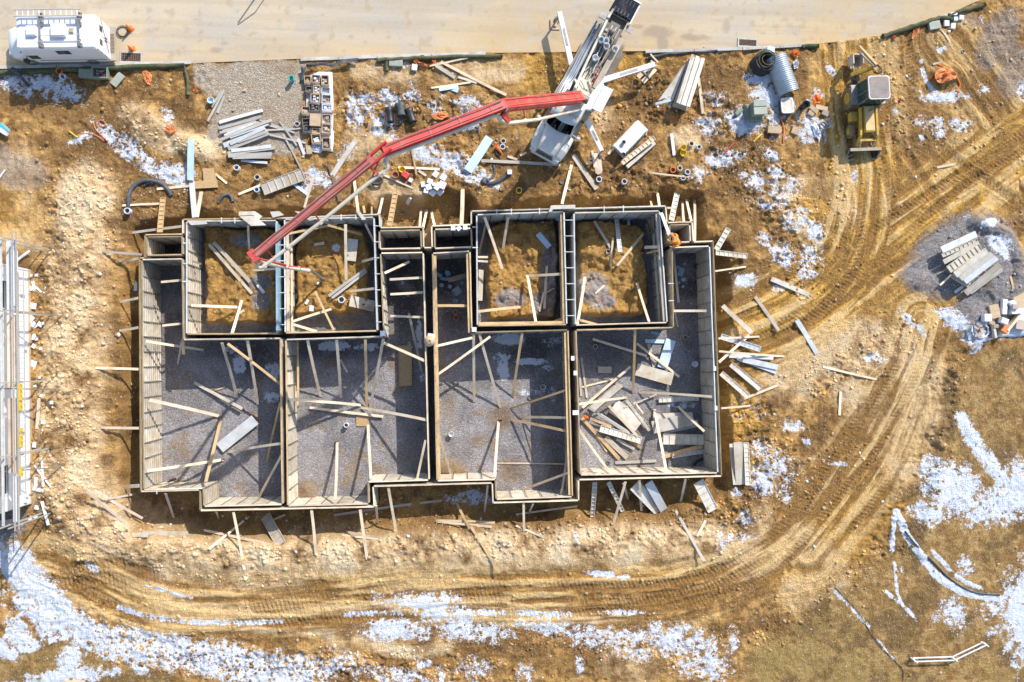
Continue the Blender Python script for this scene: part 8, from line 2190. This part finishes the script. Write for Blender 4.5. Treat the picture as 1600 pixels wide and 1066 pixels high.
# ================================================================ the worker on the wall
def worker():
    base = P(1053, 383, WT + .06); t = thing('person', 'worker in orange hi-vis clothing and orange helmet bending over on the east wall top', 'person', base, 0)
    # local axes: x right, y up in the picture; the figure bends towards the upper left
    J = {'pel': (0, 0, .84), 'sp1': (-.07, .06, .98), 'sp2': (-.17, .14, 1.14), 'che': (-.28, .23, 1.26), 'nek': (-.38, .31, 1.31), 'hed': (-.43, .35, 1.33),
         'hpL': (-.09, -.11, .82), 'knL': (-.16, -.13, .46), 'anL': (-.10, -.19, .09), 'toL': (-.28, -.10, .05),
         'hpR': (.10, .06, .82), 'knR': (.12, .12, .47), 'anR': (.18, .02, .09), 'toR': (.02, .14, .05),
         'shL': (-.37, .04, 1.26), 'elL': (-.52, .02, 1.0), 'haL': (-.57, .18, .80), 'shR': (-.14, .36, 1.26), 'elR': (-.16, .54, 1.02), 'haR': (-.30, .62, .84)}
    E = [('pel','sp1'),('sp1','sp2'),('sp2','che'),('che','nek'),('nek','hed'),('pel','hpL'),('hpL','knL'),('knL','anL'),('anL','toL'),('pel','hpR'),('hpR','knR'),('knR','anR'),('anR','toR'),('che','shL'),('shL','elL'),('elL','haL'),('che','shR'),('shR','elR'),('elR','haR')]
    RR = {'pel': .15, 'sp1': .145, 'sp2': .15, 'che': .155, 'nek': .065, 'hed': .07, 'hpL': .105, 'hpR': .105, 'knL': .07, 'knR': .07, 'anL': .05, 'anR': .05, 'toL': .05, 'toR': .05, 'shL': .085, 'shR': .085, 'elL': .058, 'elR': .058, 'haL': .04, 'haR': .04}
    def skin(names, edges, scale, name, mt, parent, sub=2, root=None):
        me = bpy.data.meshes.new(name); ix = {k: i for i, k in enumerate(names)}
        me.from_pydata([J[k] for k in names], [(ix[a], ix[b_]) for a, b_ in edges], []); me.materials.append(M[mt])
        o = bpy.data.objects.new(name, me); COL.objects.link(o); o.parent = parent
        md = o.modifiers.new('skin', 'SKIN'); md.use_smooth_shade = True
        for i, k in enumerate(names):
            sv = me.skin_vertices[0].data[i]; r = RR[k] * scale; sv.radius = (r, r); sv.use_root = (k == (root or names[0]))
        s_ = o.modifiers.new('sub', 'SUBSURF'); s_.levels = sub; s_.render_levels = sub
        return o
    skin(list(J), E, .93, 'body', 'skin', t, root='pel')
    skin(['pel','hpL','knL','anL','hpR','knR','anR'], [('pel','hpL'),('hpL','knL'),('knL','anL'),('pel','hpR'),('hpR','knR'),('knR','anR')], 1.22, 'trousers', 'trouser', t)
    skin(['sp1','pel','sp2','che','shL','elL','shR','elR'], [('pel','sp1'),('sp1','sp2'),('sp2','che'),('che','shL'),('shL','elL'),('che','shR'),('shR','elR')], 1.22, 'jacket', 'hivis', t)
    for f, r in ((.25, .185), (.85, .195)):
        c = Vector(J['sp1']).lerp(Vector(J['che']), f); d = (Vector(J['che']) - Vector(J['sp1'])).normalized(); b = MB()
        n = 16; u = d.cross(Vector((0, 0, 1))).normalized(); w = d.cross(u)
        vs = []
        for s_ in (-.022, .022):
            for i in range(n): an = 2*PI*i/n; vs.append(c + d * s_ + (u * math.cos(an) + w * math.sin(an)) * r)
        b.add(vs, [(i, (i+1) % n, n + (i+1) % n, n + i) for i in range(n)]); o = b.build('reflective_band', M['hivis_band'], t); md = o.modifiers.new('s', 'SOLIDIFY'); md.thickness = .012
    for s in ('L', 'R'):
        a_, b_ = Vector(J['an' + s]), Vector(J['to' + s]); b = MB(); b.beam(a_ + Vector((0, 0, -.02)), b_ + (b_ - a_) * .15, .11, .1, h2=.07); bev(b.build('boot', M['wood_dark'], t), .03, 3)
        h0 = Vector(J['ha' + s]); el = Vector(J['el' + s]); d = (h0 - el).normalized(); sd_ = d.cross(Vector((0, 0, 1))).normalized()
        b = MB(); b.beam(h0 - d * .02, h0 + d * .085, .085, .035, w2=.08, h2=.03)
        for k in range(4):
            q = h0 + d * .085 + sd_ * (-.03 + .02 * k); ln = (.055, .068, .064, .048)[k]; m1 = q + d * ln * .6 - Vector((0, 0, .012)); b.tube([q, m1, m1 + d * ln * .3 - Vector((0, 0, .035))], [.0095, .009, .007], 6)
        q = h0 + d * .02 - sd_ * .042; b.tube([q, q + d * .035 - sd_ * .02 - Vector((0, 0, .01)), q + d * .06 - sd_ * .012 - Vector((0, 0, .03))], [.011, .01, .008], 6); b.build('glove', M['wood_grey'], t)
    hc = Vector(J['hed']) + Vector((-.05, .04, .0)); fd = Vector((-.62, .50, -.60)).normalized(); up = Vector((-.45, .40, .80)).normalized(); rt = fd.cross(up).normalized(); up = rt.cross(fd)
    b = MB(); n, k = 16, 10; vs = []
    for i in range(k + 1):
        th = PI * i / k
        for j in range(n):
            an = 2 * PI * j / n; x, y, z = math.sin(th) * math.cos(an), math.sin(th) * math.sin(an), math.cos(th)
            sx = .078 * (1 - .18 * max(0, -z)); vs.append(hc + rt * x * sx + fd * y * .098 * (1 if y < 0 else 1 + .04 * (z < 0)) + up * z * .115)
    b.add(vs, [(i*n+j, (i+1)*n+j, (i+1)*n+(j+1) % n, i*n+(j+1) % n) for i in range(k) for j in range(n)], 0, True)
    hd = fixn(b.build('head', M['skin'], t))
    b = MB(); b.beam(hc + fd * .095, hc + fd * .125 - up * .02, .025, .05); b.build('nose', M['skin'], hd)
    for s in (1, -1):
        b = MB(); c = hc + rt * s * .032 + fd * .088 + up * .01; b.lathe([(.001, -.008), (.012, -.006), (.012, .006), (.001, .008)], 8, 0, tuple(c)); b.build('eye', M['pin'], hd)
        b = MB(); c = hc + rt * s * .08; b.beam(c - up * .03, c + up * .03, .018, .035); b.build('ear', M['skin'], hd)
    b = MB(); c = hc + fd * .092 - up * .055; b.beam(c - rt * .022, c + rt * .022, .01, .012); b.build('mouth', M['redlens'], hd)
    b = MB(); vs = []; n = 20
    for i in range(6):
        th = PI / 2 * i / 5
        for j in range(n): an = 2*PI*j/n; vs.append(hc + up * (.03 + .115 * math.sin(th)) + rt * math.cos(an) * .118 * math.cos(th) + fd * math.sin(an) * .14 * math.cos(th))
    b.add(vs, [(i*n+j, i*n+(j+1) % n, (i+1)*n+(j+1) % n, (i+1)*n+j) for i in range(5) for j in range(n)], 0, True)
    vs = [];
    for s_, z in ((1.0, .03), (1.2, .022)):
        for j in range(n): an = 2*PI*j/n; e = 1 + (.28 if math.sin(an) > .3 else .0) * (s_ > 1); vs.append(hc + up * z + rt * math.cos(an) * .118 * s_ + fd * math.sin(an) * .14 * s_ * e)
    b.add(vs, [(j, (j+1) % n, n + (j+1) % n, n + j) for j in range(n)]); fixn(b.build('helmet', M['orange'], t))
worker()
board(1033, 333, WT + .1, 1046, 368, WT + .75, 5, 'white', 'long clean white board carried by the worker on the wall')
